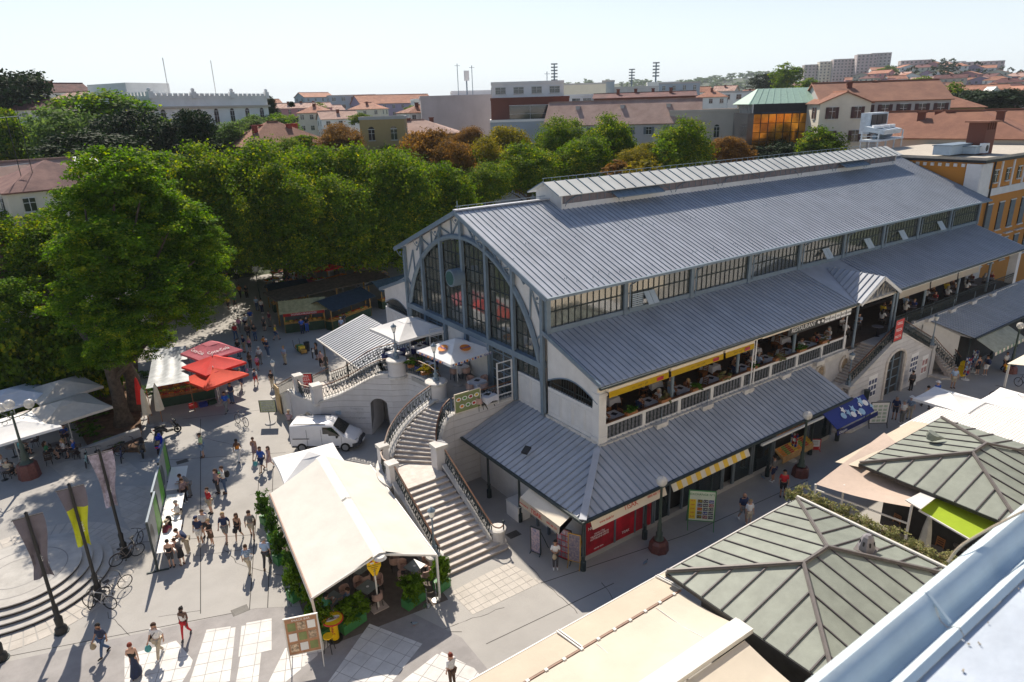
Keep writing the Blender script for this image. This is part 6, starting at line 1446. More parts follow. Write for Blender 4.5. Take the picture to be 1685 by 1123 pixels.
for k in range(60):
 px=rr.uniform(-60,470); d=rr.uniform(120,260); c=GD(px,200,d); z=terrain(c.x,c.y); it.append(((c.x,c.y,z+3),rr.uniform(4,7),rr.uniform(3,5)))
leafmass('hillside_trees','continuous tree cover on the slope behind the left roofs',it,'chest',.10,1500)
it=[]
for k in range(420):
 px=rr.uniform(380,1400); d=rr.uniform(1250,2300); c=GD(px,150,d); z=terrain(c.x,c.y); it.append(((c.x,c.y,z+4),rr.uniform(9,18),rr.uniform(6,10)))
leafmass('far_wood','far green wooded hills along the skyline',it,'pale',.24,420)
it=[]
for k in range(120):
 px=rr.uniform(1290,1720); d=rr.uniform(300,900); c=GD(px,150,d); z=terrain(c.x,c.y); it.append(((c.x,c.y,z+3),rr.uniform(4,8),rr.uniform(4,6)))
leafmass('hill_trees','small trees between the houses of the right hill',it,'chest',.22,180) if False else leafmass('hill_trees','small trees between the houses of the right hill',it,'dark',.2,360)
M_GRNP=mat('planter_green',(.05,.22,.07),.6,var=.1)
def planter(p,w,d,h,ph,label,kind='thuja',rz=0.,seed=1):
 t=thing('planter',label,'planter',p,rz); b=MB(); b.box(-w/2,w/2,-d/2,d/2,0,h); b.build('trough',M_GRNP,t,W=0);
 for x in [-w/2+.03+k*.16 for k in range(int(w/.16)+1)]: MB().box(x-.012,x+.012,-d/2-.012,-d/2,0,h).build('slat',M_GRNP,t,W=0) if w<1.5 else None
 me=crown_mesh('pl_%s'%kind,LF[kind],seed,16,2600,.16,lobe=.45); put('foliage',me,t,(0,0,h+ph*.45),seed,(w*.62,d*.85+.1,ph*.62),W=0); return t
for i,(px,py,w,lab) in enumerate(((682,992,1.1,'green planter with thuja right of the tent front'),(727,968,.65,'small green planter with thuja by the stair foot'),(580,1030,1.15,'green planter with thuja behind the yellow bar table'),(528,1050,.75,'green planter with tall thuja beside the menu board'),(518,1010,.6,'slim green planter with thuja by the tent corner'),(487,985,.6,'green planter under the tent edge, fourth from the menu board'),(487,950,.55,'leafy pot plant under the tent edge, by the walking couple'),(462,925,.55,'leafy pot plant halfway along the tent edge'),(452,890,.55,'leafy pot plant near the upper tent edge'),(440,860,.6,'topmost leafy pot plant along the tent edge'))):
 planter(G(px,py,0),w,.5,.45,1.0 if w>.9 else 1.25,lab,'thuja' if i<6 else 'hedge',rz=.25,seed=i+1)
for i in range(22):
 y=15.6-i*.38; put('foliage',crown_mesh('hg%d'%(i%2),LF['flower'],90+i%2,12,1300,.16,lobe=.5),hb,(26.92+.04*math.sin(i*2),y,2.95),i*1.1,(.55,.42,.55))
for i,(px,py,lab,kd) in enumerate(((683,600,'trailing yellow green flower box on the terrace railing','hedge'),(705,612,'orange flower box between the two terrace piers','gold'),(688,560,'flower box at the back railing of the far terrace','lime'))):
 t=thing('flower_box',lab,'flower box',G(px,py,5.2)); MB().box(-.5,.5,-.12,.12,-.12,.1).build('box',M_WOOD,t,W=0); put('flowers',crown_mesh('fb%s'%kd,LF[kd],12,10,900,.2,lobe=.5),t,(0,0,.2),0,(.65,.3,.35),W=0)
for i in range(9):
 x=23.6+i*2.55
 if x>43.6: break
 t=thing('flower_box','orange flower box on the balcony parapet, '+['by the white corner pier','over the second lattice panel','over the fourth lattice panel','above the yellow awning end','next to the white dividing post','under the RESTAURANT sign start','under the middle of the restaurant sign','near the sign end','last before the portal stair'][i],'flower box',(x,YB+.02,5.52),0,'flower boxes on the balcony parapet')
 MB().box(-.38,.38,-.12,.12,-.1,.08).build('box',M_WOOD,t,W=0); put('flowers',crown_mesh('bal%d'%(i%2),LF[['hedge','flower'][i%2]],i,8,420,.24,lobe=.5),t,(0,-.05,.14),i,(.5,.28,.26),W=0)
fb=MB().prism([(p.x,p.y) for p in (G(95,560,0),G(225,560,0),G(235,745,0),G(150,745,0),G(120,690,0))][::-1],.006,.12); fb.build('flower_bed',mat('soil',(.15,.085,.05),.95,var=.3,scale=2,bump=.5),kind='structure')
it=[((p.x+rr.uniform(-.9,.9),p.y+rr.uniform(-.9,.9),.2),.7,.35) for p in [G(x,y,0) for x,y in ((160,650),(165,680),(160,700),(150,720),(170,640),(180,740),(145,690),(235,650),(230,620))] for _ in (0,1)]
leafmass('ground_ivy','bright green ground plants around the tree trunks',it,'hedge',.25,260)
for i,(px,py,r_,lab) in enumerate(((5,470,2.6,'dark shrub against the house wall at the left picture edge'),(45,475,2.7,'dark shrub behind the back parasol of the left café'),(85,480,2.6,'dark shrub left of the reddish trunks'),(125,485,2.5,'dark shrub behind the reddish trunks'),(-20,520,2.4,'low shrub at the left edge behind the parasols'))):
 c=GD(px,py,60); t=thing('shrub',lab,'shrub',(c.x,c.y,0)); put('foliage',crown_mesh('shr%d'%(i%2),LF['chest'],33+i%2,18,9000,.10,lobe=.42),t,(c.x,c.y,3.2),i,(r_,r_,3.6))
kw=thing('kerb_wall','low grey concrete wall behind the parked bicycles','wall',G(150,750,0)); a_,b_=G(135,755,0),G(232,720,0); MB().bar((a_.x,a_.y,.35),(b_.x,b_.y,.35),.35,.7).build('wall_block',M_CONC,kw)
# ================================================================ CITY
def tilemat(name,c,c2,scale=1.0,wave=9.):
 m=mat(name,c,.85,var=.18,scale=.5,c2=c2,dirt=.3); n=m.node_tree.nodes; l=m.node_tree.links; b=n['Principled BSDF']
 tc=n.new('ShaderNodeTexCoord'); w=n.new('ShaderNodeTexWave'); w.bands_direction='X'; w.inputs['Scale'].default_value=wave*scale; w.inputs['Distortion'].default_value=.6; l.new(tc.outputs['Object'],w.inputs['Vector'])
 bp=n.new('ShaderNodeBump'); bp.inputs['Strength'].default_value=.8; bp.inputs['Distance'].default_value=.08; l.new(w.outputs['Fac'],bp.inputs['Height']); l.new(bp.outputs[0],b.inputs['Normal']); return m
T_RED=tilemat('terracotta_tiles',(.56,.26,.16),(.40,.17,.11)); T_PALE=tilemat('faded_terracotta',(.66,.44,.36),(.50,.30,.24)); T_BRN=tilemat('brown_tiles',(.26,.10,.09),(.12,.05,.05))
W_=lambda n,c:mat('wall_'+n,c,.85,var=.05,scale=.3,dirt=.3)
WP=dict(white=W_('white',(.80,.80,.78)),cream=W_('cream',(.70,.65,.54)),pink=W_('pink',(.50,.24,.26)),lav=W_('lavender',(.32,.27,.38)),grey=W_('grey',(.48,.46,.45)),ochre=W_('ochre',(.42,.30,.14)),conc=W_('concrete',(.55,.48,.48)),stone=W_('limestone',(.52,.46,.39)),orange=W_('orange',(.50,.21,.035)),brick=W_('brick',(.17,.06,.04)),blue=W_('pale_blue',(.36,.42,.48)),dark=W_('dark',(.10,.10,.11)))
M_WIN=glassmat('window_glass',(.03,.035,.04),.08,alpha=1); M_SHUT=mat('shutter_brown',(.07,.03,.03),.7,var=.1); M_WFR=mat('window_white',(.6,.6,.58),.6,var=.05); M_SHB=mat('shutter_grey',(.12,.15,.17),.7)
def winmesh(w,h,style,arch=False):
 k=('win',round(w,2),round(h,2),style,arch)
 if k in _TX: return _TX[k]
 m=MB(); m.box(-w/2,w/2,-.02,.05,0,h)
 fr=1; m.mi(fr).box(-w/2-.08,w/2+.08,-.10,-.021,h,h+.1).box(-w/2-.12,w/2+.12,-.16,-.021,-.14,-.03)
 m.box(-.03,.03,-.05,-.021,0,h).box(-w/2,w/2,-.045,-.0215,h*.62,h*.62+.05)
 if style=='shut':
  m.mi(2)
  for s in (-1,1): m.box(s*(w/2+.03) if s>0 else -w/2-.03-w*.5, (w/2+.03+w*.5) if s>0 else -w/2-.03,-.09,-.022,0,h)
 elif style=='closed': m.mi(2).box(-w/2+.01,w/2-.01,-.08,-.051,.02,h-.02)
 if arch: m.mi(0).add([(w/2*math.cos(t),-.0205,h+w/2*math.sin(t)) for t in [math.pi*q/8 for q in range(9)]],[tuple(range(8,-1,-1))])
 _TX[k]=m.mesh('window',[M_WIN,M_WFR,M_SHUT]); return _TX[k]
def bld(label,px,py,w,dep,d,rot,wall,roof,fl=3,nw=5,ns=3,ww=1.0,wh=1.5,style='plain',chim=0,name='building',cat='building',z0=None,arch=False,rh=None,fh=3.2,top=.6,over=.4,cm=None,shm=None,group=None,loc=None,ztop=None):
 c=loc or GD(px,py,d); zt=c.z if ztop is None else ztop; az=math.atan2(c.x,c.y); rz=-az+rot; g=terrain(c.x,c.y)-1.0 if z0 is None else z0
 t=thing(name,label,cat,(c.x,c.y,g),rz,group); hz=zt-g; m=WP[wall] if isinstance(wall,str) else wall
 MB().box(-w/2,w/2,0,dep,0,hz).build('wall',m,t,W=0)
 kind,rm=roof; rh=rh if rh is not None else (min(w,dep)*.22)
 if kind=='flat':
  for a,b,c_,d_ in ((-w/2-.1,w/2+.1,-.1,.2),(-w/2-.1,w/2+.1,dep-.2,dep+.1),(-w/2-.1,-w/2+.2,.2,dep-.2),(w/2-.2,w/2+.1,.2,dep-.2)): MB().box(a,b,c_,d_,hz,hz+.5).build('parapet',rm,t,W=0)
 else:
  o=over; X0,X1,Y0,Y1=-w/2-o,w/2+o,-o,dep+o; E=[V((X0,Y0,hz)),V((X1,Y0,hz)),V((X1,Y1,hz)),V((X0,Y1,hz))]
  if kind=='hip':
   k=min(w,dep)/2+o
   if w>=dep: R0,R1=V((X0+k,(Y0+Y1)/2,hz+rh)),V((X1-k,(Y0+Y1)/2,hz+rh)); fs=[(E[0],E[1],R1,R0),(E[1],E[2],R1),(E[2],E[3],R0,R1),(E[3],E[0],R0)]
   else: R0,R1=V(((X0+X1)/2,Y0+k,hz+rh)),V(((X0+X1)/2,Y1-k,hz+rh)); fs=[(E[0],E[1],R0),(E[1],E[2],R1,R0),(E[2],E[3],R1),(E[3],E[0],R0,R1)]
  elif kind=='gable': R0,R1=V((X0,(Y0+Y1)/2,hz+rh)),V((X1,(Y0+Y1)/2,hz+rh)); fs=[(E[0],E[1],R1,R0),(E[2],E[3],R0,R1)]
  elif kind=='gabley': R0,R1=V(((X0+X1)/2,Y0,hz+rh)),V(((X0+X1)/2,Y1,hz+rh)); fs=[(E[1],E[2],R1,R0),(E[3],E[0],R0,R1)]
  elif kind=='mono': fs=[(E[0],E[1],E[2]+V((0,0,rh)),E[3]+V((0,0,rh)))]; R0=E[2]; R1=E[3]
  if kind in('gable','gabley'):
   g_=MB()
   if kind=='gable':
    for x in(-w/2,w/2): g_.add([(x,0,hz),(x,dep,hz),(x,dep/2,hz+rh*.96)],[(0,1,2)])
   else:
    for y in(0,dep): g_.add([(-w/2,y,hz),(w/2,y,hz),(0,y,hz+rh*.96)],[(0,1,2)])
   g_.build('gable_wall',m,t,W=0)
  for f in fs:
   MB().slab(list(f),.15).build('roof',rm,t,W=0)
  if kind in('hip','gable','gabley') and (R1-R0).length>.5: MB().bar(R0+V((0,0,.05)),R1+V((0,0,.05)),.3,.15).build('ridge_tile',rm,t,W=0)
  for q in range(chim):
   x=(-.35+.7*(q+.5)/chim)*w; y=dep*(.35+.3*((q*7)%3)/2); zz=hz+rh*.45; MB().box(x-.4,x+.4,y-.35,y+.35,zz-.8,zz+1.5).box(x-.5,x+.5,y-.45,y+.45,zz+1.5,zz+1.65).build('chimney',cm or WP['brick'],t,W=0)
 if fl:
  me=winmesh(ww,wh,style,arch); ms=[M_WIN,M_WFR,shm] if shm else None
  for f in range(fl):
   z=hz-top-wh-f*fh
   if z<.3: break
   for i in range(nw): put('window',me,t,(-w/2+w*(i+.5)/nw,-.03,z),W=0,mats=ms)
   for i in range(ns):
    put('window',me,t,(-w/2-.03,dep*(1-(i+.5)/ns),z),-math.pi/2,W=0,mats=ms); put('window',me,t,(w/2+.03,dep*(i+.5)/ns,z),math.pi/2,W=0,mats=ms)
 return t
GF=('flat',WP['grey']); WF=('flat',WP['white'])
pal=bld('large white palace with crenellated roofline, arched windows and two thin masts',352,162,30,24,165,.72,'white',WF,fl=2,nw=7,ns=6,ww=1.1,wh=2.6,arch=True,fh=5,top=2.6)
hz_=GD(352,162,165).z-pal.location.z
MB().box(-15.3,15.3,-.5,24.3,hz_-1.9,hz_-1.5).build('cornice',WP['stone'],pal,W=0)
for k in range(24):
 x=-15+k*1.28
 MB().box(x,x+.9,-.2,.1,hz_+.5,hz_+.95).build('merlon',WP['white'],pal,W=0); MB().box(-15.2,-14.9,.5+k,1.1+k,hz_+.5,hz_+1.2).build('merlon',WP['white'],pal,W=0)
for x in (-15,-5,5,15): MB().box(x-.5,x+.5,-.3,.5,hz_,hz_+1.3).ball((x,.1,hz_+1.6),.4,8,6).build('roof_urn',WP['white'],pal,W=0)
for x in (-6,6): MB().bar((x,6,hz_),(x,6,hz_+8),.12).build('mast',M_WFR,pal,W=0)
MB().box(-14,-4,8,20,hz_,hz_+3.2).build('attic',WP['white'],pal,W=0)
for L in [('grey gabled house with dark chimneys on the left hilltop',95,152,14,10,200,.3,'white',('gable',T_BRN),2,5,3,1),('white gabled house with round window left of the light green tree',165,170,16,12,185,.5,'white',('gabley',T_PALE),2,4,3,0),('low brown roofed house under the dark cedar at left',70,180,10,9,180,-.2,'cream',('gable',T_BRN),1,3,2,0),('dark roofed villa at the far left skyline',60,140,10,9,230,.2,'cream',('hip',T_BRN),1,3,2,2),('white house wing below the hilltop at left',110,196,16,9,170,.1,'white',('flat',WP['white']),2,4,2,0),('small villa peeking at the left edge of the skyline',18,150,9,8,260,.2,'pink',('hip',T_RED),1,3,2,1),('pale house left of the white palace',225,152,14,9,230,.2,'white',('gable',T_PALE),1,4,2,1)]:
 bld(L[0],L[1],L[2],L[3],L[4],L[5],L[6],L[7],L[8],fl=L[9],nw=L[10],ns=L[11],chim=L[12])
def tile_roof(t,P,rows,cols,m,r=.11,seed=0):
 "barrel tile courses on quad P (eave0,eave1,top1,top0), one object per tile while within the limit"
 a,b,c,d=map(V,P); nn=(b-a).cross(d-a).normalized(); nn=nn if nn.z>0 else -nn; n=0
 mb=MB().slab([a,b,c,d] if (b-a).cross(c-a).z>0 else [d,c,b,a],.08); mb.build('roof_underlay',m,t)
 me=None
 for i in range(cols):
  for j in range(rows):
   p=a.lerp(b,(i+.5)/cols).lerp(d.lerp(c,(i+.5)/cols),j/rows); q=a.lerp(b,(i+.5)/cols).lerp(d.lerp(c,(i+.5)/cols),(j+1.08)/rows)
   if me is None:
    L=(q-p).length; k=8; vs=[]
    for s,rr_ in ((0,r*1.05),(1,r*.85)):
     for u in range(k+1): th=math.pi*u/k; vs.append((rr_*math.cos(th),L*s,rr_*math.sin(th)+(.05 if s==0 else .02)))
    me=MB().add(vs,[(u,u+1,k+2+u,k+1+u) for u in range(k)]).mesh('tile',m)
   o=put('roof_tile',me,t,p); y=(q-p).normalized(); x=y.cross(nn).normalized(); z=x.cross(y); o.rotation_euler=Matrix(((x.x,y.x,z.x),(x.y,y.y,z.y),(x.z,y.z,z.z))).to_euler(); n+=1
 return n
nh=thing('tiled_house','near house with hipped red tile roof and grey gutter left of the huge tree','house',GD(60,330,78))
def boxw(t,a,b,z0,z1,nm,m): pass
a=GD(58,302,78);
hA=bld('near pyramid roofed house with brown barrel tiles at the left edge',100,312,9,9,76,.25,'cream',('hip',tilemat('light_brown_tiles',(.36,.19,.16),(.14,.06,.06),1.0,5.)),fl=1,nw=3,ns=2,rh=2.3,chim=0,ww=.9,wh=1.1,loc=GD(108,309,74),z0=0)
hB=bld('near low tiled house with a skylight at the left edge',15,322,13,8,82,.12,'cream',('gable',T_PALE),fl=1,nw=4,ns=2,rh=2.6,chim=0,loc=GD(8,318,80),z0=0)
MB().box(1,2.2,1,2.2,0,.3).build('x',M_BARW,hB,W=0); bpy.data.objects.remove(kids(hB)[-1]); kids(hB).pop()
hC=bld('flat glass roofed annex behind the near tiled houses',45,275,14,5,92,.1,'white',('mono',mat('pale_sheet_roof',(.55,.58,.55),.4)),fl=0,rh=.8,loc=GD(40,280,90),z0=0)
bpy.data.objects.remove(nh)
ht=thing('tiled_roof_house','nearest house corner with big red and white barrel tiles at the left edge','house',GD(0,392,66))
e0=GD(-60,455,62); e1=GD(62,352,70)
P0,P1=GD(-90,425,66),GD(22,405,70); P2,P3=GD(55,330,78),GD(-75,340,75)
for q in (P0,P1): q.z=8.0
for q in (P2,P3): q.z=12.4
tile_roof(ht,(P0,P1,P2,P3),12,24,mat('near_roof_tile',(.42,.17,.15),.8,var=.5,scale=4,c2=(.16,.045,.045)),r=.17)
MB().prism([(q.x,q.y) for q in (P0,P1,P2,P3)],0,7.8).build('house_wall',WP['cream'],ht)
MB().bar(P3,P2,.3,.25).build('ridge',T_PALE,ht)
an=thing('roof_antenna','thin lattice antenna mast with a horizontal beam above the near tiled roofs','antenna',GD(45,330,76)); MB().bar((0,0,-1),(0,0,7.2),.06).bar((.9,0,-2),(.9,0,8),.05).build('mast',M_BLACK,an,W=0); MB().bar((-2,0,7),(1,0,7.2),.05).bar((-1.6,0,3),(.8,0,3.2),.05).build('beam',M_WFR,an,W=0)
M_=[('pink house with large terracotta hip roof and red chimneys',480,238,15,13,128,.45,'pink',('hip',T_RED),2,4,3,dict(chim=5,rh=3.8,cm=mat('chimney_red',(.38,.06,.04),.8,var=.1))),
('old ochre house with corniced wall among the chestnuts',668,222,18,12,128,-.1,'ochre',('hip',T_PALE),2,5,3,dict(chim=3,rh=2.4,top=2.0,shm=M_SHB,style='plain')),
('ochre turret with two arched windows on the old house',628,197,7.5,7,122,-.1,'ochre',GF,1,2,1,dict(arch=True,wh=1.7,top=1.6)),
('small red roofed house behind the ochre turret',705,185,11,9,190,.4,'white',('hip',T_RED),1,4,2,dict(chim=2)),
('low red roofed house right of the small cypress',440,172,12,9,300,.3,'white',('gable',T_RED),1,3,2,{}),
('red roofed house row left of the lavender block',500,178,22,9,290,.2,'pink',('gable',T_PALE),1,6,2,dict(chim=3)),
('pale blue gabled house on the skyline between palace and lavender block',375+150,160,18,12,420,.5,'blue',('gable',T_RED),2,4,2,{}),
('dark grey modern block beside the lavender block',580,158,22,14,350,.1,'blue',GF,3,5,3,dict(ww=1.6)),
('lavender apartment block with red gable roof',655,170,36,16,340,.35,'lav',('gable',T_RED),3,8,3,dict(rh=4,ww=1.2)),
('long grey blue block behind the lavender houses',760,163,60,14,420,.05,'blue',GF,2,14,3,dict(ww=2.0)),
('white box block left of the concrete slab',715,165,12,16,215,.1,'white',WF,0,0,0,{}),
('windowless pinkish concrete slab building with ribbed face',765,160,22,18,180,.08,'conc',('flat',WP['conc']),0,0,0,{}),
('white rooftop block with antennas on the concrete slab',792,152,16,10,196,.08,'white',WF,0,0,0,{}),
('white penthouse with wide windows above the bronze windowed wall',868,138,16,10,160,.05,'white',WF,1,4,2,dict(ww=2.2,wh=1.3,top=.7)),
('brown brick building with bronze gridded window',872,164,17,14,156,.05,'brick',('flat',WP['brick']),1,1,0,dict(ww=9,wh=4.6,top=1.2)),
('pale plinth block under the brown building',880,200,19,12,152,.05,'blue',WF,0,0,0,{}),
('grey house with long faded terracotta roof and many grey chimneys',1020,205,31,11,146,-.12,'grey',('gable',T_PALE),3,8,3,dict(chim=7,rh=4.6,cm=WP['grey'],shm=M_SHB,style='shut',wh=1.4,fh=3.6)),
('stone palazzo with arched windows and deep cornice',1165,185,15,13,145,-.18,'stone',('flat',WP['stone']),2,4,3,dict(arch=True,wh=1.9,fh=5,top=2.8)),
('red brick attic building with round chimneys behind the long roof',1060,160,26,10,190,0,'brick',('gable',T_BRN),1,9,2,dict(chim=4,rh=1.2)),
('white office block with ribbon windows behind the long roof',975,158,30,10,200,.0,'white',WF,1,10,2,dict(ww=2.2,wh=1.2)),
('cream rooftop boxes over the office block',955,140,16,8,230,0,'cream',GF,0,0,0,{}),
('white box tower with sky blue strip',1118,138,14,8,260,0,'blue',GF,1,4,1,{}),
('grey block left of the green roofed glass building',1235,152,26,10,260,.1,'white',GF,1,7,2,dict(ww=1.6)),
('blue water tank tower among the rooftops',1001,135,4,4,240,0,'blue',GF,0,0,0,{}),
('grey rooftop block with dark sign',1040,145,20,9,280,.1,'grey',GF,0,0,0,{}),
('low white hall right of the stadium mast',1092,137,14,8,330,.1,'white',WF,0,0,0,{}),
('grey apartment block with terracotta roof and balconies',1458,166,20,14,135,.32,'grey',('gable',T_RED),3,7,3,dict(chim=3,rh=3.2,style='shut',wh=1.9,fh=3.7,ww=1.1)),
('cream end block with three balconies on the grey apartment house',1392,170,8,11,130,.32,'cream',('gabley',T_RED),3,2,2,dict(rh=1.8,style='shut',wh=1.8,fh=3.7)),
('ochre apartment wing with terracotta roof behind the grey block',1540,178,15,14,150,.15,'ochre',('hip',T_RED),4,7,3,dict(chim=2,rh=3,fh=3.2,ww=.9)),
('long low house with rusty tiled roof at the right',1640,222,26,12,112,.1,'stone',('gable',T_RED),0,0,0,dict(rh=3,chim=4)),
('rusty tiled house with brick chimneys beyond the cooling unit',1560,228,16,12,100,-.2,'stone',('hip',T_RED),0,0,0,dict(rh=3,chim=4)),
('brown flat roofed block before the umbrella pines',1650,188,22,12,170,.1,'conc',GF,1,5,2,{}),
('white low block between tiled roofs at right',1600,208,16,8,150,.1,'white',GF,1,5,2,{}),
('long white and red school building on the right hill',1590,150,34,12,400,.1,'white',('gable',T_RED),2,16,2,dict(rh=2.5)),
('pink terrace house row on the right hill',1480,141,22,12,480,.2,'pink',('hip',T_RED),2,10,2,dict(rh=3)),
('white chapel like gable at right below the pines',1637,158,5,9,300,.3,'white',('gabley',WP['white']),0,0,0,dict(rh=3)),
]
for (lab,px,py,w,dep,d,rot,wall,roof,fl,nw,ns,kw_) in M_: bld(lab,px,py,w,dep,d,rot,wall,roof,fl=fl,nw=nw,ns=ns,**kw_)
c=GD(765,160,180)
gt_=thing('bronze_glass_building','dark framed bronze mirror glass building with green copper roof reflecting orange','office building',GD(1335,250,136)); g0=GD(1335,250,136); azg=math.atan2(g0.x,g0.y); gt_.rotation_euler=(0,0,-azg+.30); gt_.location.z=-1
M_BRZ=mat('bronze_glass',(.95,.42,.04),.12,.75,var=.6,scale=.22,c2=(.28,.09,.015)); M_DKG=mat('dark_grey_glass',(.10,.10,.11),.15,.4,var=.3,scale=.4); M_GCR=mat('green_copper_sheet',(.25,.40,.33),.6,var=.1,dirt=.2)
hG=GD(1300,170,136).z+1
MB().box(-10.6,10.6,.2,14,0,hG).build('wall',M_DARK,gt_,W=0)
for i in range(16):
 for j in range(7):
  x=-10.5+i*1.31; z=hG-3.2-j*1.55
  MB().box(x+.06,x+1.25,.05,.12,z,z+1.47).build('glass_panel',M_BRZ,gt_,W=0)
 MB().slab([(x+.06,.1,hG-1.6),(x+1.25,.1,hG-1.6),(x+1.25,.9,hG),(x+.06,.9,hG)],.06).build('glass_panel',M_DKG,gt_,W=0)
for i in range(17): x=-10.5+i*1.31; MB().box(x-.05,x+.05,-.05,.13,0,hG-1.6).build('mullion',M_BLACK,gt_,W=0)
for j in range(12): MB().box(-10.75,-10.6,.2+j*1.15,.35+j*1.15,0,hG).build('side_fin',M_BARW,gt_,W=0)
MB().slab([(-11.4,.6,hG),(11.4,.6,hG),(8.5,7,hG+2.6),(-8.5,7,hG+2.6)],.15).build('copper_roof',M_GCR,gt_,W=0)
for i in range(18): x=-11.2+i*1.3; MB().bar((x,.6,hG+.03),(x*.76,7,hG+2.63),.08,.08).build('roof_seam',M_GCR,gt_,W=0)
MB().slab([(-11.4,14.5,hG),(-11.4,.6,hG),(-8.5,7,hG+2.6),(-8.5,8,hG+2.6)],.15).build('copper_roof',M_GCR,gt_,W=0)
MB().box(-11.9,-10.9,-2,10,0,hG-1.5).build('side_glass',M_DKG,gt_,W=0)
ob=thing('orange_building','orange stuccoed corner building with white trim joined to the hall end','building',(73.6,27,0))
cY=GX(1612,300,73.7).y; oT=14.75
ob_y0=cY; MB().box(73.5,100,ob_y0,ob_y0+13,0,oT).build('wall',WP['orange'],ob)
MB().box(73.35,100.3,ob_y0-.35,ob_y0+13.3,oT,oT+.25).build('cornice',M_BLACK,ob); MB().box(73.38,100.3,ob_y0-.3,ob_y0+13.2,oT+.25,oT+.5).build('flat_roof',mat('roof_felt',(.50,.45,.38),.9,var=.1,dirt=.3),ob)
MB().box(73.4,99,ob_y0-.12,ob_y0-.0,oT-3.3,oT-2.6).box(73.3,73.5,ob_y0-.1,ob_y0+1.2,oT-5.2,oT-.1).box(73.4,75.6,ob_y0-.14,ob_y0-.02,oT-2.6,oT-.1).build('white_band',M_WHITE,ob)
for i in range(40): MB().box(73.5+.0,73.34,0,0,0,0) if False else None
dn_=MB()
for i in range(18): y=ob_y0+i*.7; dn_.box(73.36,73.5,y,y+.3,oT-.42,oT-.12)
dn_.build('dentils',M_STONE,ob,kind='stuff')
for i in range(8):
 x=77+i*2.7; MB().box(x+.9,x+1.2,ob_y0-.1,ob_y0,oT-2.6,oT-.1).build('pilaster',M_WHITE,ob)
 o=put('window',winmesh(.8,1.1,'plain'),ob,(x,ob_y0-.03,oT-2.0))
 o=put('window',winmesh(1.1,2.7,'closed'),ob,(x,ob_y0-.03,oT-6.9),mats=[M_WIN,M_WFR,M_SHB]); MB().box(x-.9,x+.9,ob_y0-.3,ob_y0,oT-7.6,oT-7.5).build('hood_mould',M_STONE,ob)
 put('window',winmesh(1.1,2.3,'closed'),ob,(x,ob_y0-.03,oT-10.4),mats=[M_WIN,M_WFR,M_SHB])
MB().tube([(76.1,ob_y0-.15,oT),(75.9,ob_y0-.2,oT-.6),(75.9,ob_y0-.2,0)],.09,8).build('drainpipe',M_BLACK,ob)
ac=thing('cooling_unit','pale blue rooftop cooling unit with three fans behind the hall roof','cooling unit',GD(1450,238,92)); p=ac.location; ac.location=(p.x,p.y,oT+.5); ac.rotation_euler=(0,0,.15)
MB().box(-4.0,4.0,-1,1,.9,1.1).build('base_frame',mat('plant_blue',(.55,.62,.68),.5),ac,W=0)
for x in (-3.8,-1.3,1.3,3.8):
 for y in(-.9,.9): MB().bar((x,y,0),(x,y,.9 if abs(x)<3 else 1.9),.12).build('support',MT['plant_blue'],ac,W=0)
MB().slab([(-2.9,-1.2,2.1),(2.4,-1.2,2.1),(2.4,1.0,2.5),(-2.9,1.0,2.5)],.5).build('fan_deck',MT['plant_blue'],ac,W=0)
for x in (-2,-.3,1.4): MB().lathe([(.62,0),(.62,.3),(.55,.3)],(x,-.1,2.3),14).build('fan_ring',M_WTXT,ac,W=0)
MB().box(-1.2,4.2,1.1,2.2,1.6,3.9).build('housing',MT['plant_blue'],ac,W=0)
for x in (-1.0,.6,2.2): MB().box(x,x+1.45,1.0,1.09,2.6,3.7).build('dark_intake',M_BLACK,ac,W=0)
MB().tube([(-2.5,0,1.4),(2.5,0,1.4)],.25,8).build('pipework',M_IRON,ac,W=0); MB().bar((-4,-1,2.0),(-4,1,2.0),.06).bar((-4,-1,1.5),(-4,1,1.5),.06).build('guard_rail',MT['plant_blue'],ac,W=0)
for lab,px,py,w,dd,h in (('flat grey duct box on the orange building roof',1570,254,5.5,1.6,1.0),('small grey box at the end of the roof duct',1596,257,1.6,1.4,.8)):
 q=GD(px,py,82); t=thing('roof_duct',lab,'roof duct',(q.x,q.y,oT+.5)); MB().box(-w/2,w/2,-dd/2,dd/2,.15,h).build('duct_box',M_FLAP,t,W=0); MB().box(-w/2-.1,w/2+.1,-dd/2-.1,dd/2+.1,h,h+.08).build('duct_lid',M_IRON,t,W=0)
q=GD(1610,246,84); t=thing('brick_chimney','brick chimney with tiled cap and a white air conditioner on the felt roof','chimney',(q.x,q.y,oT+.5)); MB().box(-1.1,1.1,-.8,.8,0,2.3).build('stack',WP['brick'],t,W=0); MB().box(-1.4,1.4,-1.1,1.1,3.0,3.15).build('cap',T_RED,t,W=0)
for k in range(5): MB().box(-1.1+k*.5,-.9+k*.5,-.8,.8,2.3,3.0).build('cap_pier',WP['brick'],t,W=0)
MB().box(-1.9,-1.0,-1.3,-.8,.2,1.1).build('air_conditioner',M_WTXT,t,W=0); MB().tube([(-1.45,-1.32,.65),(-1.45,-1.3,.65)],.3,14).build('fan_grille',M_BLACK,t,W=0)
def mast(lab,px,ty,by,d,w,rows):
 a,b=GD(px,ty,d),GD(px,by,d); g=terrain(a.x,a.y); t=thing('floodlight_mast',lab,'floodlight mast',(a.x,a.y,g),-math.atan2(a.x,a.y)); h=a.z-g
 MB().lathe([(1.1,0),(.45,h)],(0,0,0),8).build('mast',M_IRON,t,W=0)
 for k in range(rows): MB().box(-w/2,w/2,-.3,.3,h-.8-k*2.3,h-k*2.3+.2).build('lamp_row',WP['grey'],t,W=0)
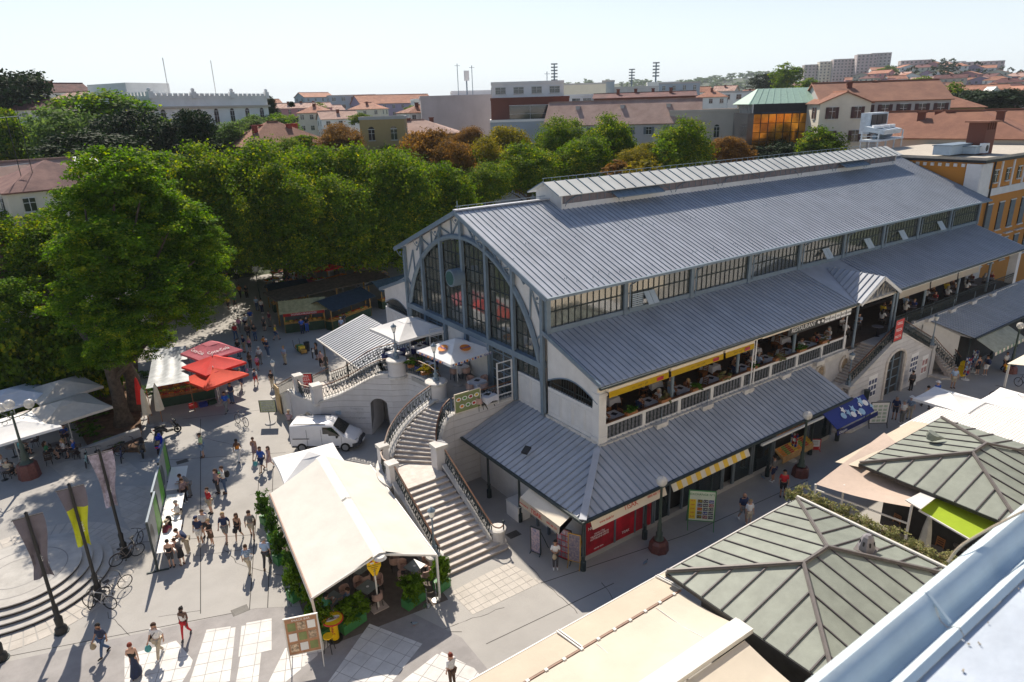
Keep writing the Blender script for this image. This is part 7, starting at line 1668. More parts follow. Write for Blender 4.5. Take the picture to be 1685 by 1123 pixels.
mast('left stadium floodlight mast on the skyline',912,105,150,560,5,6); mast('middle stadium floodlight mast on the skyline',1040,114,150,620,5,4); mast('tall right stadium floodlight mast on the skyline',1080,103,140,560,5,5)
for i,(px,ty,d,lab) in enumerate(((752,105,185,'thin antenna mast on the concrete slab roof, left one'),(776,108,185,'thin antenna mast on the concrete slab roof, right one'),(900,118,165,'lattice antenna on the white penthouse'),(1430,88,720,'thin spire antenna on the hilltop tower'))):
 a=GD(px,ty,d); t=thing('antenna',lab,'antenna',(a.x,a.y,a.z)); MB().bar((0,0,0),(0,0,-9),.12).bar((-.8,0,-.5),(.8,0,-.5),.08).build('pole',M_IRON,t,W=0)
a=GD(767,118,185); t=thing('cell_antenna','cluster of white cell antenna panels on the slab roof','antenna',a); MB().bar((0,0,0),(0,0,-6),.25).build('pole',M_IRON,t,W=0)
for k in range(3): MB().box(-.7+k*.5,-.35+k*.5,-.3,0,-2.2,.2).build('antenna_panel',M_WTXT,t,W=0)
for lab,px,py,w,dep,d,wall,fl,nw in (('left section of the long stepped slab block on the skyline',1343,107,22,14,820,'conc',7,6),('middle section of the long stepped slab block on the skyline',1365,102,18,14,815,'cream',8,5),('right section of the long stepped slab block on the skyline',1390,98,20,14,810,'conc',9,6),('left tower of the tall twin block on the skyline',1428,90,18,16,800,'conc',12,5),('right tower of the tall twin block on the skyline',1451,88,18,16,805,'grey',12,5),('brown stepped block right of the twin towers',1508,100,26,14,800,'conc',4,7),('pale block with thin tower on the right skyline',1556,103,34,14,820,'white',4,9),('low grey block on the right skyline',1590,107,22,14,830,'conc',3,6),('large paired grey block at the right end of the skyline',1618,102,34,16,800,'conc',5,8)):
 bld(lab,px,py,w,dep,d,.2,wall,GF,fl=fl,nw=nw,ns=2,ww=1.6,wh=1.5,fh=2.9)
rr=random.Random(21); RF=[T_RED,T_PALE,T_RED,T_BRN]; wl_=['white','cream','pink','stone','white','lav']
spots=[]
for row,(d,y0,n) in enumerate(((760,118,16),(660,124,15),(580,131,14),(500,140,12),(430,150,11),(360,160,8))):
 for k in range(n):
  px=1345+(1700-1345)*(k+.5)/n+rr.uniform(-7,7); spots.append((px,y0+rr.uniform(-2.5,3.5)+ (px-1500)*.012,d+rr.uniform(-30,30),row))
side=['at the left of the hill','under the slab block','under the twin towers','in the middle of the hill','under the pale skyline block','towards the right edge','at the right edge']
rown=['top row','second row','third row','fourth row','fifth row','lowest row']; cn={'white':'white','cream':'cream','pink':'pink','stone':'tan','lav':'lilac'}; used={}
for i,(px,py,d,row) in enumerate(spots):
 if row==5 and px<1560: continue
 w=rr.uniform(10,19); wa=wl_[i%6]; rf=rr.choice(['hip','gable','gabley']); m_=RF[i%4]
 lab='%s house with %s roof, %s, %s'%(cn[wa],{T_RED:'terracotta',T_PALE:'faded red',T_BRN:'brown'}[m_],rown[row],side[min(6,int((px-1340)/52))])
 used[lab]=used.get(lab,0)+1
 if used[lab]>1: lab+=', right neighbour' if used[lab]==2 else ', further right'
 c=GD(px,py,d); g=terrain(c.x,c.y); zt=max(g+5,min(c.z,g+11))
 bld(lab,px,py,w,rr.uniform(9,12),d,rr.uniform(-.6,.6),wa,(rf,m_),fl=2,nw=3 if w<14 else 4,ns=2,chim=i%2,name='hill_house',cat='house',group='houses on the right hill',rh=2.6,ww=1.3,ztop=zt,fh=3)
rr=random.Random(8)
for i,(px,py,w,d,wa,k_,lab) in enumerate(((455,182,14,330,'pink','hip','pink house with red roof behind the pointed conifer'),(545,183,12,300,'white','gable','white house with red roof below the dark grey block'),(600,180,13,280,'cream','hip','cream house left of the lavender gable'),(560,196,11,220,'white','gable','white house with pale red roof left of the ochre turret'),(512,186,9,230,'cream','hip','cream house beside the thin cypress'),(925,150,12,330,'stone','gable','stone gabled house under the floodlight mast'),(1150,152,14,330,'white','gable','white gabled house left of the green copper roof'),(1190,150,10,350,'cream','gable','cream house on the skyline left of the green copper roof'),(1235,158,14,300,'white','hip','white house directly left of the green copper roof'),(1310,146,12,360,'pink','hip','pink house above the bronze glass building'),(1170,160,10,240,'white','hip','white roof house behind the palazzo'),(820,170,8,260,'cream','gable','cream house between slab and penthouse'))):
 bld(lab,px,py,w,10,d,rr.uniform(-.4,.4),wa,(k_,[T_RED,T_PALE][i%2]),fl=2,nw=3,ns=2,chim=1,name='house',cat='house',ww=1.1,wh=1.3,rh=2.4)
# ================================================================ PEOPLE
def _joints(pose):
 J=dict(pel=(0,0,.95),bel=(0,0,1.10),che=(0,.0,1.30),nec=(0,0,1.46),hed=(0,-.02,1.60),
  shL=(.175,0,1.40),elL=(.235,.02,1.14),wrL=(.25,-.05,.90),haL=(.25,-.07,.82),shR=(-.175,0,1.40),elR=(-.235,.02,1.14),wrR=(-.25,-.05,.90),haR=(-.25,-.07,.82),
  hiL=(.09,0,.91),knL=(.10,-.01,.50),anL=(.10,.02,.09),toL=(.11,-.14,.035),hiR=(-.09,0,.91),knR=(-.10,-.01,.50),anR=(-.10,.02,.09),toR=(-.11,-.14,.035))
 if pose in('walk','walk2'):
  s='LR' if pose=='walk' else 'RL'; a,b=s; sx=lambda k:1 if k=='L' else -1
  J['kn'+a]=(.09*sx(a),-.17,.53);J['an'+a]=(.09*sx(a),-.27,.12);J['to'+a]=(.09*sx(a),-.42,.09);J['kn'+b]=(.10*sx(b),.04,.50);J['an'+b]=(.10*sx(b),.30,.14);J['to'+b]=(.10*sx(b),.17,.035)
  J['el'+a]=(.24*sx(a),.10,1.15);J['wr'+a]=(.24*sx(a),.08,.91);J['ha'+a]=(.24*sx(a),.07,.83);J['el'+b]=(.24*sx(b),-.06,1.15);J['wr'+b]=(.23*sx(b),-.22,.96);J['ha'+b]=(.22*sx(b),-.28,.91)
 if pose=='head': J.update(elR=(-.30,-.02,1.52),wrR=(-.13,-.10,1.68),haR=(-.06,-.12,1.70),elL=(.28,.06,1.18),wrL=(.14,-.12,1.06),haL=(.07,-.15,1.06))
 if pose=='hold': J.update(elR=(-.24,-.02,1.16),wrR=(-.10,-.22,1.16),haR=(-.04,-.27,1.19),elL=(.24,-.02,1.16),wrL=(.10,-.22,1.14),haL=(.04,-.27,1.17))
 if pose=='wave': J.update(elR=(-.28,-.05,1.25),wrR=(-.22,-.22,1.42),haR=(-.20,-.27,1.49))
 if pose=='bend':
  J.update(bel=(0,-.06,1.08),che=(0,-.22,1.22),nec=(0,-.33,1.32),hed=(0,-.42,1.42),shL=(.175,-.27,1.28),elL=(.22,-.40,1.08),wrL=(.16,-.55,1.02),haL=(.13,-.63,1.02),shR=(-.175,-.27,1.28),elR=(-.22,-.40,1.08),wrR=(-.16,-.55,1.02),haR=(-.13,-.63,1.02))
 if pose in('sit','sit2'):
  d=-.47
  for k in ('pel','bel','che','nec','hed','shL','elL','wrL','haL','shR','elR','wrR','haR','hiL','hiR'): x,y,z=J[k]; J[k]=(x,y+.08,z+d+.06)
  for k,s in(('L',1),('R',-1)): J['kn'+k]=(.13*s,-.36,.50);J['an'+k]=(.13*s,-.36,.09);J['to'+k]=(.13*s,-.52,.035);J['el'+k]=(.24*s,-.02,.80);J['wr'+k]=(.16*s,-.24,.78);J['ha'+k]=(.12*s,-.32,.79)
  if pose=='sit2': J['che']=(0,.02,.89);J['hed']=(0,-.10,1.18);J['nec']=(0,-.03,1.04);J['wrR']=(-.08,-.22,1.02);J['haR']=(-.04,-.24,1.10)
 return J
RADS=dict(pel=.135,bel=.118,che=.14,nec=.052,hed=.098,sh=.062,el=.042,wr=.028,ha=.032,hi=.092,kn=.055,an=.037,to=.03)
BON=[('pel','bel'),('bel','che'),('che','nec'),('nec','hed')]+[(a+s,b+s) for s in 'LR' for a,b in(('sh','el'),('el','wr'),('wr','ha'),('hi','kn'),('kn','an'),('an','to'))]+[('che','shL'),('che','shR'),('pel','hiL'),('pel','hiR')]
def skin(verts,edges,rads,root,sub=1):
 me=bpy.data.meshes.new('s'); me.from_pydata(verts,edges,[]); o=bpy.data.objects.new('s',me); COL.objects.link(o); md=o.modifiers.new('k','SKIN')
 if not me.skin_vertices: me.attributes.new('skin_vertex','FLOAT','POINT') if False else None
 if len(me.skin_vertices)==0:
  bm=bmesh.new(); bm.from_mesh(me); bm.verts.layers.skin.verify(); bm.to_mesh(me); bm.free()
 sv=me.skin_vertices[0].data
 for i,r in enumerate(rads): sv[i].radius=(r[0],r[1]) if isinstance(r,tuple) else (r,r); sv[i].use_root=(i==root)
 md.use_smooth_shade=True; s2=o.modifiers.new('s','SUBSURF'); s2.levels=sub; s2.render_levels=sub
 bpy.context.view_layer.update(); dg=bpy.context.evaluated_depsgraph_get(); m2=bpy.data.meshes.new_from_object(o.evaluated_get(dg)); bpy.data.objects.remove(o); return m2
def chainmesh(J,names,add=.0,ov={}):
 ks=list(dict.fromkeys([k for e in names for k in e]));
 def r(k): b=RADS.get(k) or RADS[k[:2]]; b=ov.get(k,ov.get(k[:2],b+add)); return (b*1.18,b*.86) if k in('pel','bel','che') else b
 root=ks.index('pel') if 'pel' in ks else (ks.index('che') if 'che' in ks else 0)
 return skin([J[k] for k in ks],[(ks.index(a),ks.index(b)) for a,b in names],[r(k) for k in ks],root)
def pmesh(pose,part):
 k=('pp',pose,part)
 if k in _TX: return _TX[k]
 J=_joints(pose)
 if part=='body':
  me=chainmesh(J,BON)
  bm=bmesh.new(); bm.from_mesh(me); h=V(J['hed']); mb=MB()
  mb.ball(tuple(h+V((0,0,.03))),.098,10,8,1.18); mb.lathe([(.02,-.03),(.006,.02)],tuple(h+V((0,-.105,.015))),5)
  for s in(-1,1): mb.ball(tuple(h+V((s*.1,0,.02))),.022,5,4)
  for s in 'LR':
   w=V(J['wr'+s]); hd=V(J['ha'+s]); d=(hd-w).normalized(); sx=1 if s=='L' else -1; a=V((0,1,0)) if abs(d.y)<.7 else V((sx,0,0)); a=(a-d*a.dot(d)).normalized()
   for q in range(4): st_=hd+a*(.03-.02*q); ln=[.055,.07,.075,.06][q]; mb.tube([st_-d*.015,st_+d*ln*.55,st_+d*ln+V((0,-.012,-.005))],[.0095,.009,.007],5)
   th=hd-d*.03+a*.04; mb.tube([th-a*.02,th+a*.012+d*.03,th+a*.01+d*.055],[.011,.01,.008],5)
  mb.mi(1)
  for s in(-1,1): mb.ball(tuple(h+V((s*.035,-.094,.045))),.012,5,4)
  mb.box(h.x-.025,h.x+.025,h.y-.1,h.y-.093,h.z-.035,h.z-.028)
  m2=mb.mesh('x',[M_BLACK,M_BLACK]); bm.from_mesh(m2)
  bm.to_mesh(me); bm.free(); me.materials.clear(); me.materials.append(M_BLACK); me.materials.append(M_BLACK)
 elif part=='tee': me=chainmesh(J,[('pel','bel'),('bel','che'),('che','shL'),('che','shR'),('shL','smL'),('shR','smR')] if False else [('pel','bel'),('bel','che'),('che','shL'),('che','shR'),('shL','elL'),('shR','elR')],.022,{'el':.052})
 elif part=='tank': me=chainmesh(J,[('pel','bel'),('bel','che'),('che','shL'),('che','shR')],.02,{'sh':.05})
 elif part=='long': me=chainmesh(J,[('pel','bel'),('bel','che'),('che','shL'),('che','shR'),('shL','elL'),('shR','elR'),('elL','wrL'),('elR','wrR')],.022)
 elif part=='trousers': me=chainmesh(J,[('pel','hiL'),('pel','hiR'),('hiL','knL'),('hiR','knR'),('knL','anL'),('knR','anR')],.02,{'pel':.145,'an':.06})
 elif part=='leggings': me=chainmesh(J,[('pel','hiL'),('pel','hiR'),('hiL','knL'),('hiR','knR'),('knL','anL'),('knR','anR')],.006,{'pel':.14})
 elif part=='shorts': me=chainmesh(J,[('pel','hiL'),('pel','hiR'),('hiL','knL'),('hiR','knR')],.024,{'pel':.145,'kn':.078})
 elif part in('skirt','longskirt','dress'):
  p=V(J['pel']); kn=(V(J['knL'])+V(J['knR']))/2; an=(V(J['anL'])+V(J['anR']))/2; e=kn if part!='longskirt' else an; e=e+V((0,0,.05)); sp=abs(J['knL'][1]-J['knR'][1]) if part!='longskirt' else abs(J['anL'][1]-J['anR'][1])
  st_=(V(J['che'])+V((0,0,.06))) if part=='dress' else p+V((0,0,.13)); vs=[];n=14;rows=[(0,.13,.11),(.3,.145,.125),(.55,.17,.15),(1,.20 if part!='longskirt' else .26,.16+sp*.45)]
  for t,a,b in rows:
   c=st_.lerp(p,t*2) if (part=='dress' and t<.5) else (p.lerp(e,(t-.5)*2) if part=='dress' else st_.lerp(e,t))
   for q in range(n): th=2*math.pi*q/n; vs.append((c.x+a*math.cos(th)*(1+.06*math.sin(th*5)*t),c.y+b*math.sin(th),c.z))
  me=MB().add(vs,[(i*n+j,i*n+(j+1)%n,(i+1)*n+(j+1)%n,(i+1)*n+j) for i in range(3) for j in range(n)]).mesh('x',M_BLACK,smooth=True); me.materials.clear(); me.materials.append(M_BLACK); _TX[k]=me; return me
 elif part=='shoe':
  a=V(J['anL']); t=V(J['toL']); me=MB().tube([a+V((0,.05,-.05)),a+V((0,0,-.04)),t.lerp(a,.4)+V((0,0,.0)),t+V((0,-.03,0))],[.035,.048,.045,.03],8).mesh('x',M_BLACK,smooth=True)
 elif part=='shoeR':
  a=V(J['anR']); t=V(J['toR']); me=MB().tube([a+V((0,.05,-.05)),a+V((0,0,-.04)),t.lerp(a,.4)+V((0,0,.0)),t+V((0,-.03,0))],[.035,.048,.045,.03],8).mesh('x',M_BLACK,smooth=True)
 elif part.startswith('hair'):
  h=V(J['hed'])+V((0,.014,.052)); mb=MB(); n=12; prof=[(.112*math.sin(t),.112*1.08*math.cos(t)) for t in [1.75-.25*i for i in range(8)]]
  vs=[]
  for r,z in prof:
   for q in range(n):
    th=2*math.pi*q/n; x,y=r*math.cos(th),r*math.sin(th)*1.05; zz=z
    if y<-.05: zz=max(z,.035);
    vs.append((h.x+x,h.y+y,h.z+zz))
  k_=len(prof); mb.add(vs,[(i*n+j,i*n+(j+1)%n,(i+1)*n+(j+1)%n,(i+1)*n+j) for i in range(k_-1) for j in range(n)]+[tuple((k_-1)*n+j for j in range(n))])
  if part=='hairlong': mb.tube([h+V((0,.05,.03)),h+V((0,.10,-.10)),h+V((0,.11,-.26)),h+V((0,.10,-.34))],[.10,.10,.085,.03],8)
  if part=='hairbun': mb.ball(tuple(h+V((0,.11,.03))),.055,8,6)
  me=mb.mesh('x',M_BLACK,smooth=True)
 elif part=='hat': h=V(J['hed'])+V((0,.0,.085)); me=MB().lathe([(.19,0),(.19,.012),(.105,.02),(.10,.09),(.06,.11)],tuple(h),14).mesh('x',M_BLACK,smooth=True)
 elif part=='cap': h=V(J['hed'])+V((0,.0,.075)); me=MB().lathe([(.112,0),(.105,.05),(.06,.085)],tuple(h),12).add([(h.x-.08,h.y-.08,h.z+.01),(h.x+.08,h.y-.08,h.z+.01),(h.x+.05,h.y-.2,h.z),(h.x-.05,h.y-.2,h.z)],[(0,1,2,3),(3,2,1,0)]).mesh('x',M_BLACK)
 elif part=='backpack': c=V(J['che'])+V((0,.20,-.08)); me=MB().tube([c+V((0,0,-.2)),c+V((0,.02,-.1)),c+V((0,.02,.08)),c+V((0,0,.18))],[.10,.15,.14,.08],10).mesh('x',M_BLACK,smooth=True)
 elif part=='bag': c=V(J['haR'])+V((-.03,.0,-.22)); me=MB().tube([c+V((0,0,-.16)),c+V((0,0,-.08)),c+V((0,0,.06)),c+V((0,0,.14))],[.09,.14,.11,.03],8).bar(V(J['haR']),c+V((0,0,.1)),.015).mesh('x',M_BLACK,smooth=True)
 elif part=='shoulderbag':
  c=V(J['hiR'])+V((-.14,.02,.06)); s=V(J['shL']); me=MB().cbox(tuple(c),(.10,.26,.24)).tube([c+V((0,-.05,.1)),V((-.05,-.16,1.2+J['che'][2]-1.3)),s+V((-.02,-.02,.06)),V((-.05,.17,1.2+J['che'][2]-1.3)),c+V((0,.05,.1))],.014,4).mesh('x',M_BLACK)
 for p in me.polygons: p.use_smooth=True
 if part!='body': me.materials.clear(); me.materials.append(M_BLACK)
 _TX[k]=me; return me
CC={}
def cloth(c,pat=False):
 k=(c,pat)
 if k not in CC:
  CC[k]=mat('cloth_%03d_%03d_%03d%s'%(c[0]*999,c[1]*999,c[2]*999,'_print' if pat else ''),c,.85,var=.1 if not pat else .2,scale=18 if pat else 6,c2=tuple(min(1,x*.25+.3*(i==2)*0+.02) for i,x in enumerate(c)) if pat else None)
 return CC[k]
SK=[mat('skin_light',(.55,.33,.24),.6,var=.03),mat('skin_tan',(.40,.22,.14),.6,var=.03),mat('skin_dark',(.12,.06,.04),.6,var=.03)]
C=dict(wh=(.75,.75,.75),bk=(.015,.015,.018),nv=(.02,.035,.10),bl=(.02,.09,.42),lb=(.35,.48,.68),rd=(.50,.02,.03),pk=(.62,.20,.33),gr=(.20,.20,.20),dg=(.06,.06,.07),br=(.12,.07,.045),kh=(.42,.34,.23),be=(.52,.45,.34),je=(.06,.11,.22),ye=(.65,.48,.05),og=(.65,.22,.02),gn=(.05,.22,.10),lg=(.45,.62,.30),pl=(.40,.28,.30),tq=(.10,.40,.42),mr=(.20,.03,.06),pp=(.22,.10,.25))
HR=dict(bk=(.012,.010,.010),br=(.06,.03,.018),bd=(.35,.24,.12),gy=(.32,.31,.30),rd=(.18,.035,.02),wh=(.6,.6,.58))
NP=[0]
def person(p,face,pose,top,bot,hair,label,sex='m',ex=(),sc=1.0,skin_i=0,shoe='bk',group=None):
 "top=(kind,colour[,print]) bot=(kind,colour[,print]) hair=(kind,colour)|None ex=[(part,colour)]"
 z=p[2] if len(p)>2 else 0
 t=thing('person',label,'person',(p[0],p[1],z),RD(face)+math.pi/2,group); s=sc*(1.0 if sex=='m' else .94); t.scale=(s*(1 if sex=='m' else .93),s,s)
 def add(nm,part,m,m2=None): put(nm,pmesh(pose,part),t,W=0,mats=[m]+([m2] if m2 else []))
 add('body','body',SK[skin_i],M_BLACK)
 if top: add('top' if top[0]!='dress' else 'dress',top[0],cloth(C[top[1]],len(top)>2))
 if bot: add({'longskirt':'skirt','leggings':'leggings'}.get(bot[0],bot[0]),bot[0],cloth(C[bot[1]],len(bot)>2))
 if hair: add('hair','hair'+hair[0],cloth(HR[hair[1]]))
 add('shoe','shoe',cloth(C[shoe])); add('shoe','shoeR',cloth(C[shoe]))
 for a,b in ex: add(a,a,cloth(C[b] if b in C else HR[b]))
 NP[0]+=1; return t
AW,CA,RT,LT=55,235,-34,146
PL=[
((174,1078),215,'walk',('tee','nv',1),('trousers','je'),('','bk'),'dark haired woman in a checked shirt carrying a straw bag, by the bottom left','f',[('bag','kh')],1,1),
((226,1112),75,'walk2',('tank','bk'),('longskirt','nv',1),('','rd'),'red haired woman in a long blue flowered skirt holding a phone','f',[],1,0),
((265,1081),225,'walk',('tee','wh'),('trousers','be'),('','br'),'man in white T-shirt and beige trousers with a turquoise bag','m',[('bag','tq'),('shoulderbag','bk')],1,0),
((308,1049),240,'walk2',('tank','wh'),('leggings','rd'),('bun','bk'),'dark skinned girl in white top and bright red leggings','f',[],.98,2),
((411,943),60,'walk',('tee','lb',1),('trousers','be'),('','br'),'woman in a blue flowered shirt with a pale shoulder bag walking away','f',[('shoulderbag','wh')],1,0),
((441,934),62,'walk2',('tee','lb'),('trousers','dg'),('','gy'),'grey haired man in pale blue shirt and dark trousers walking away','m',[],1,0),
((350,897),200,'hold',('tee','bk'),('skirt','br'),('','bd'),'blonde woman in black reading a leaflet beside the boy in white','f',[('shoulderbag','br')],.97,0),
((331,896),230,'stand',('tee','nv'),('shorts','wh'),None,'man in navy shirt, white shorts and cap with a red scarf','m',[('cap','nv')],1,1,'wh'),
((340,884),235,'stand',('tee','wh'),('shorts','dg'),('','br'),'boy in white T-shirt with backpack straps behind the couple','m',[('backpack','nv')],.97,0),
((374,891),240,'walk',('tee','nv'),('shorts','gr'),('','bd'),'balding man in dark blue T-shirt and grey shorts','m',[],1.02,0),
((395,889),235,'walk2',('tank','bk'),('shorts','bk'),('long','br'),'long haired woman in black shorts with an olive bag','f',[('bag','dg')],1,1),
((416,886),70,'walk',('tee','gr'),('shorts','be'),('','br'),'person in grey shirt and beige shorts with a bag over the left shoulder','m',[('shoulderbag','br')],.98,0),
((284,934),65,'stand',('tank','bk'),('shorts','dg',1),('','bk'),'woman in black tank top and camouflage shorts at the nearest display table','f',[],1,0),
((301,930),110,'bend',('tee','dg'),('skirt','bk'),('','br'),'woman in grey top and black skirt leaning over the nearest display table','f',[],.98,0),
((311,912),150,'bend',('tee','nv'),('trousers','be'),('','br'),'man in navy shirt and beige trousers bending to the table','m',[],1,0),
((277,903),60,'bend',('tee','mr'),('trousers','bk'),('','br'),'woman in straw hat and dark red top at the display table','f',[('hat','be')],1,0),
((285,892),200,'stand',('tee','bk'),('trousers','bk'),('long','bk'),'curly dark haired woman between two display boards','f',[],.97,1),
((298,869),150,'hold',('tee','wh'),('trousers','be'),('','gy'),'grey haired man in white T-shirt with a black bag at the middle table','m',[('shoulderbag','bk')],1,0),
((306,828),120,'stand',('long','pl',1),('trousers','bk'),('','br'),'woman in a brown patterned shirt at the far display table','f',[('shoulderbag','br')],1,0),
((314,818),150,'bend',('tee','gr'),('trousers','gr'),('','br'),'man in grey shirt leaning over the far display table','m',[],1,0),
((360,812),200,'stand',('long','pl'),('trousers','dg'),('long','br'),'woman in brownish top with a small teal backpack facing the tall man','f',[('backpack','gn')],1,0),
((372,812),170,'hold',('tee','wh'),('trousers','je'),('','br'),'tall man in white T-shirt and jeans with a large black backpack','m',[('backpack','bk')],1.05,0),
((335,753),160,'head',('tee','lg'),('shorts','lb',1),('','br'),'man in pale green shirt and patterned shorts with a hand on his head','m',[],1.02,0,'br'),
((394,760),58,'walk',('tank','og'),('trousers','wh'),('','bk'),'woman in orange top and white trousers walking away','f',[('bag','wh')],1,2),
((421,757),58,'walk2',('dress','pl',1),None,('bun','br'),'woman in a strapless flowered dress with a white bag','f',[('bag','wh')],1,1),
((433,776),215,'walk',('tee','bl'),('shorts','nv'),('','br'),'man in bright blue T-shirt holding a girls hand','m',[('bag','tq')],1,1),
((445,770),210,'walk2',('dress','pl'),None,('long','br'),'long haired girl in a pink flowered dress beside the man in blue','f',[],.93,0),
((374,680),225,'walk',('tee','bl'),('trousers','gr'),('','br'),'man in blue T-shirt leaving the fruit stall','m',[],1,1),
((383,664),220,'stand',('tee','nv'),('trousers','je'),('','bk'),'man in navy shirt with a turquoise bag by the fruit stall','m',[('bag','tq')],1,1),
((402,620),55,'stand',('tee','pl'),('trousers','je'),('','br'),'man in pinkish shirt and jeans with a pink bag seen from behind','m',[('bag','pk')],1,0),
((413,608),40,'stand',('tee','br'),('trousers','dg'),('long','br'),'long haired woman in brown beside the girl in pink','f',[],1,0),
((425,610),70,'walk',('tee','pk'),('shorts','rd'),('','br'),'girl in pink T-shirt and red shorts','f',[],.85,0),
((422,634),60,'walk2',('tee','wh'),('shorts','rd'),('','bk'),'child with a blue backpack and red shorts','m',[('backpack','nv')],.85,0),
((429,600),55,'stand',('tee','wh'),('trousers','gr'),('','wh'),'white haired man in white shirt standing in the middle of the square','m',[],1,0),
((442,587),200,'hold',('tee','nv'),('trousers','je'),None,'man in navy T-shirt and white cap checking something in his hands','m',[('cap','wh')],1,0),
((449,640),40,'stand',('tee','bk'),('trousers','be'),('','br'),'woman in black top and cream trousers by the lantern post','f',[('shoulderbag','kh')],1,0),
((394,587),230,'stand',('tee','bk'),('trousers','je'),('','bk'),'young man in black T-shirt and jeans beside the red parasols','m',[],1,0),
((403,580),200,'stand',('tee','nv'),('shorts','kh'),('','br'),'man in dark blue T-shirt left of the woman in pink tank top','m',[],1,0),
((412,580),60,'stand',('tank','pk'),('shorts','dg'),('','bd'),'woman in pink tank top in the shade','f',[],1,0),
((395,547),60,'walk',('tee','pk'),('trousers','gr'),('','bd'),'woman in dusty pink walking towards the park','f',[],1,0),
((406,543),240,'walk2',('tee','wh'),('shorts','bk'),('','bk'),'man in white shirt and black shorts coming out of the park','m',[('shoulderbag','pp')],1,0),
((421,561),230,'hold',('tee','bk'),('trousers','je'),('','bk'),'man in black at the vegetable crates','m',[],1,1),
((377,511),235,'walk',('tee','ye'),('shorts','dg'),('','br'),'person in yellow shirt on the sunny strip of the market path','m',[],1,0),
((388,508),235,'walk2',('tee','gn'),('skirt','bk'),('','bk'),'woman in green top on the sunny strip of the market path','f',[],1,0),
((383,485),55,'walk',('tee','pk'),('shorts','be'),('','br'),'person in salmon shirt far up the market path','m',[],1,0),
((396,491),55,'walk',('tee','og'),('trousers','dg'),('','br'),'person in orange shirt far up the market path','m',[],1,0),
((407,492),235,'stand',('tee','bk'),('trousers','bk'),('','bk'),'person in black far up the market path','m',[],1,0),
((436,545),60,'stand',('tee','dg'),('skirt','bk'),('','gy'),'grey haired woman in black at the left stall','f',[],1,0),
((445,538),200,'stand',('tee','mr'),('trousers','gr'),('','br'),'man in dark red behind the wooden stall','m',[],1,0),
((424,512),60,'stand',('tee','lb'),('trousers','je'),('','gy'),'person in pale blue beside the flower buckets','m',[],1,0),
((432,516),40,'stand',('tee','wh'),('trousers','nv'),('','bk'),'person in white shirt by the flower buckets','m',[],1,0),
((498,550),80,'hold',('tee','bl'),('trousers','nv'),('','bk'),'man in blue work clothes in front of the wooden stall','m',[],1,0),
((506,547),70,'stand',('tee','bk'),('trousers','bl'),('','br'),'person with blue apron at the wooden stall counter','m',[],1,0),
((522,592),170,'hold',('dress','bk'),None,('long','bk'),'woman in a black dress with a white bag beside the striped canopy','f',[('bag','wh')],1,1),
((530,606),215,'stand',('tee','pl'),('skirt','bk'),('','bk'),'woman in pale top and black skirt leaning to the old lady','f',[],1,0),
((538,610),215,'stand',('long','br',1),('skirt','br'),('','bd'),'old lady in brown with a straw bag under the striped canopy edge','f',[('bag','kh')],.95,0),
((563,549),60,'stand',('tee','lb'),('trousers','gr'),None,'man in white cap behind the striped canopy','m',[('cap','wh')],1,0),
((567,541),60,'bend',('tee','dg'),('trousers','gr'),('','br'),'man bending behind the striped canopy','m',[],1,1),
((491,650),60,'stand',('tee','rd'),('trousers','dg'),('','bk'),'dark haired person at the left stair newel','m',[],1,0),
((509,652),235,'stand',('tee','rd'),('trousers','bk'),('','br'),'person in red shirt on the left stair','m',[],1,0),
((617,678),235,'stand',('tee','rd'),('shorts','nv'),('','br'),'person in red with pink shoes seen through the arched passage','f',[],1,0,'pk'),
((479,712),30,'hold',('tee','pl'),('trousers','gr'),None,'man in a cap washing his hands at the wall niche','m',[('cap','kh')],1,1),
((745,1130),100,'wave',('tee','wh'),('trousers','br'),('','rd'),'red haired woman in a white blouse pointing, at the bottom edge','f',[],1,0),
((914,936),235,'hold',('tee','wh'),('trousers','dg'),('','bk'),'woman in white blouse and dark green trousers phoning by the newsagent','f',[('bag','kh')],1,1,'wh'),
((1287,818),220,'stand',('tee','rd'),('shorts','bk'),('','bk'),'man in red polo shirt and black shorts on the shaded street','m',[],1,1),
((1271,793),100,'stand',('tee','gr',1),('shorts','nv'),('','bk'),'man in patterned T-shirt choosing fruit at the shop counter','m',[],1,1,'wh'),
((1221,858),240,'walk',('tee','nv'),('shorts','gr'),None,'bald man in navy shirt walking up the shaded street','m',[],1,1),
((1231,866),240,'stand',('tee','wh'),('shorts','be'),('','bd'),'blonde woman in white T-shirt and sunglasses behind the awning edge','f',[],1,0),
((1498,643),60,'stand',('long','dg'),('trousers','bk'),('','bk'),'dark haired woman in dark clothes beside the portal posters','f',[('bag','wh')],1,1),
((1567,639),225,'stand',('tee','lb'),('shorts','be'),('','gy'),'grey haired man in light blue shirt and beige shorts near the portal stair','m',[],1,1,'br'),
((1607,617),60,'stand',('tank','nv'),('skirt','bk'),('bun','br'),'woman in blue strapless top at the postcard stand','f',[],1,0),
((1620,618),60,'stand',('tee','nv',1),('shorts','wh'),('','bk'),'man with a backpack and white shorts at the postcard stand','m',[('backpack','nv')],1,1,'wh'),
((1652,611),235,'walk',('tee','wh'),('trousers','bk'),('','br'),'woman in white T-shirt with an orange bag under the cream awning','f',[('bag','og')],1,1),
((1471,690),200,'stand',('tee','nv'),('shorts','dg'),('','gy'),'bald man in blue shirt in the group of three behind the white sign','m',[],1,1),
((1483,697),70,'stand',('tee','wh'),('trousers','gr'),('','gy'),'man in white T-shirt in the group of three behind the white sign','m',[],1,0),
((1495,690),200,'stand',('tee','lb',1),('trousers','be'),None,'man in white hat and checked shirt in the group of three','m',[('hat','wh')],1,0),
((1522,672),60,'walk',('tee','be'),('trousers','dg'),('','bk'),'person in olive shirt going past the white parasol','m',[],1,1),
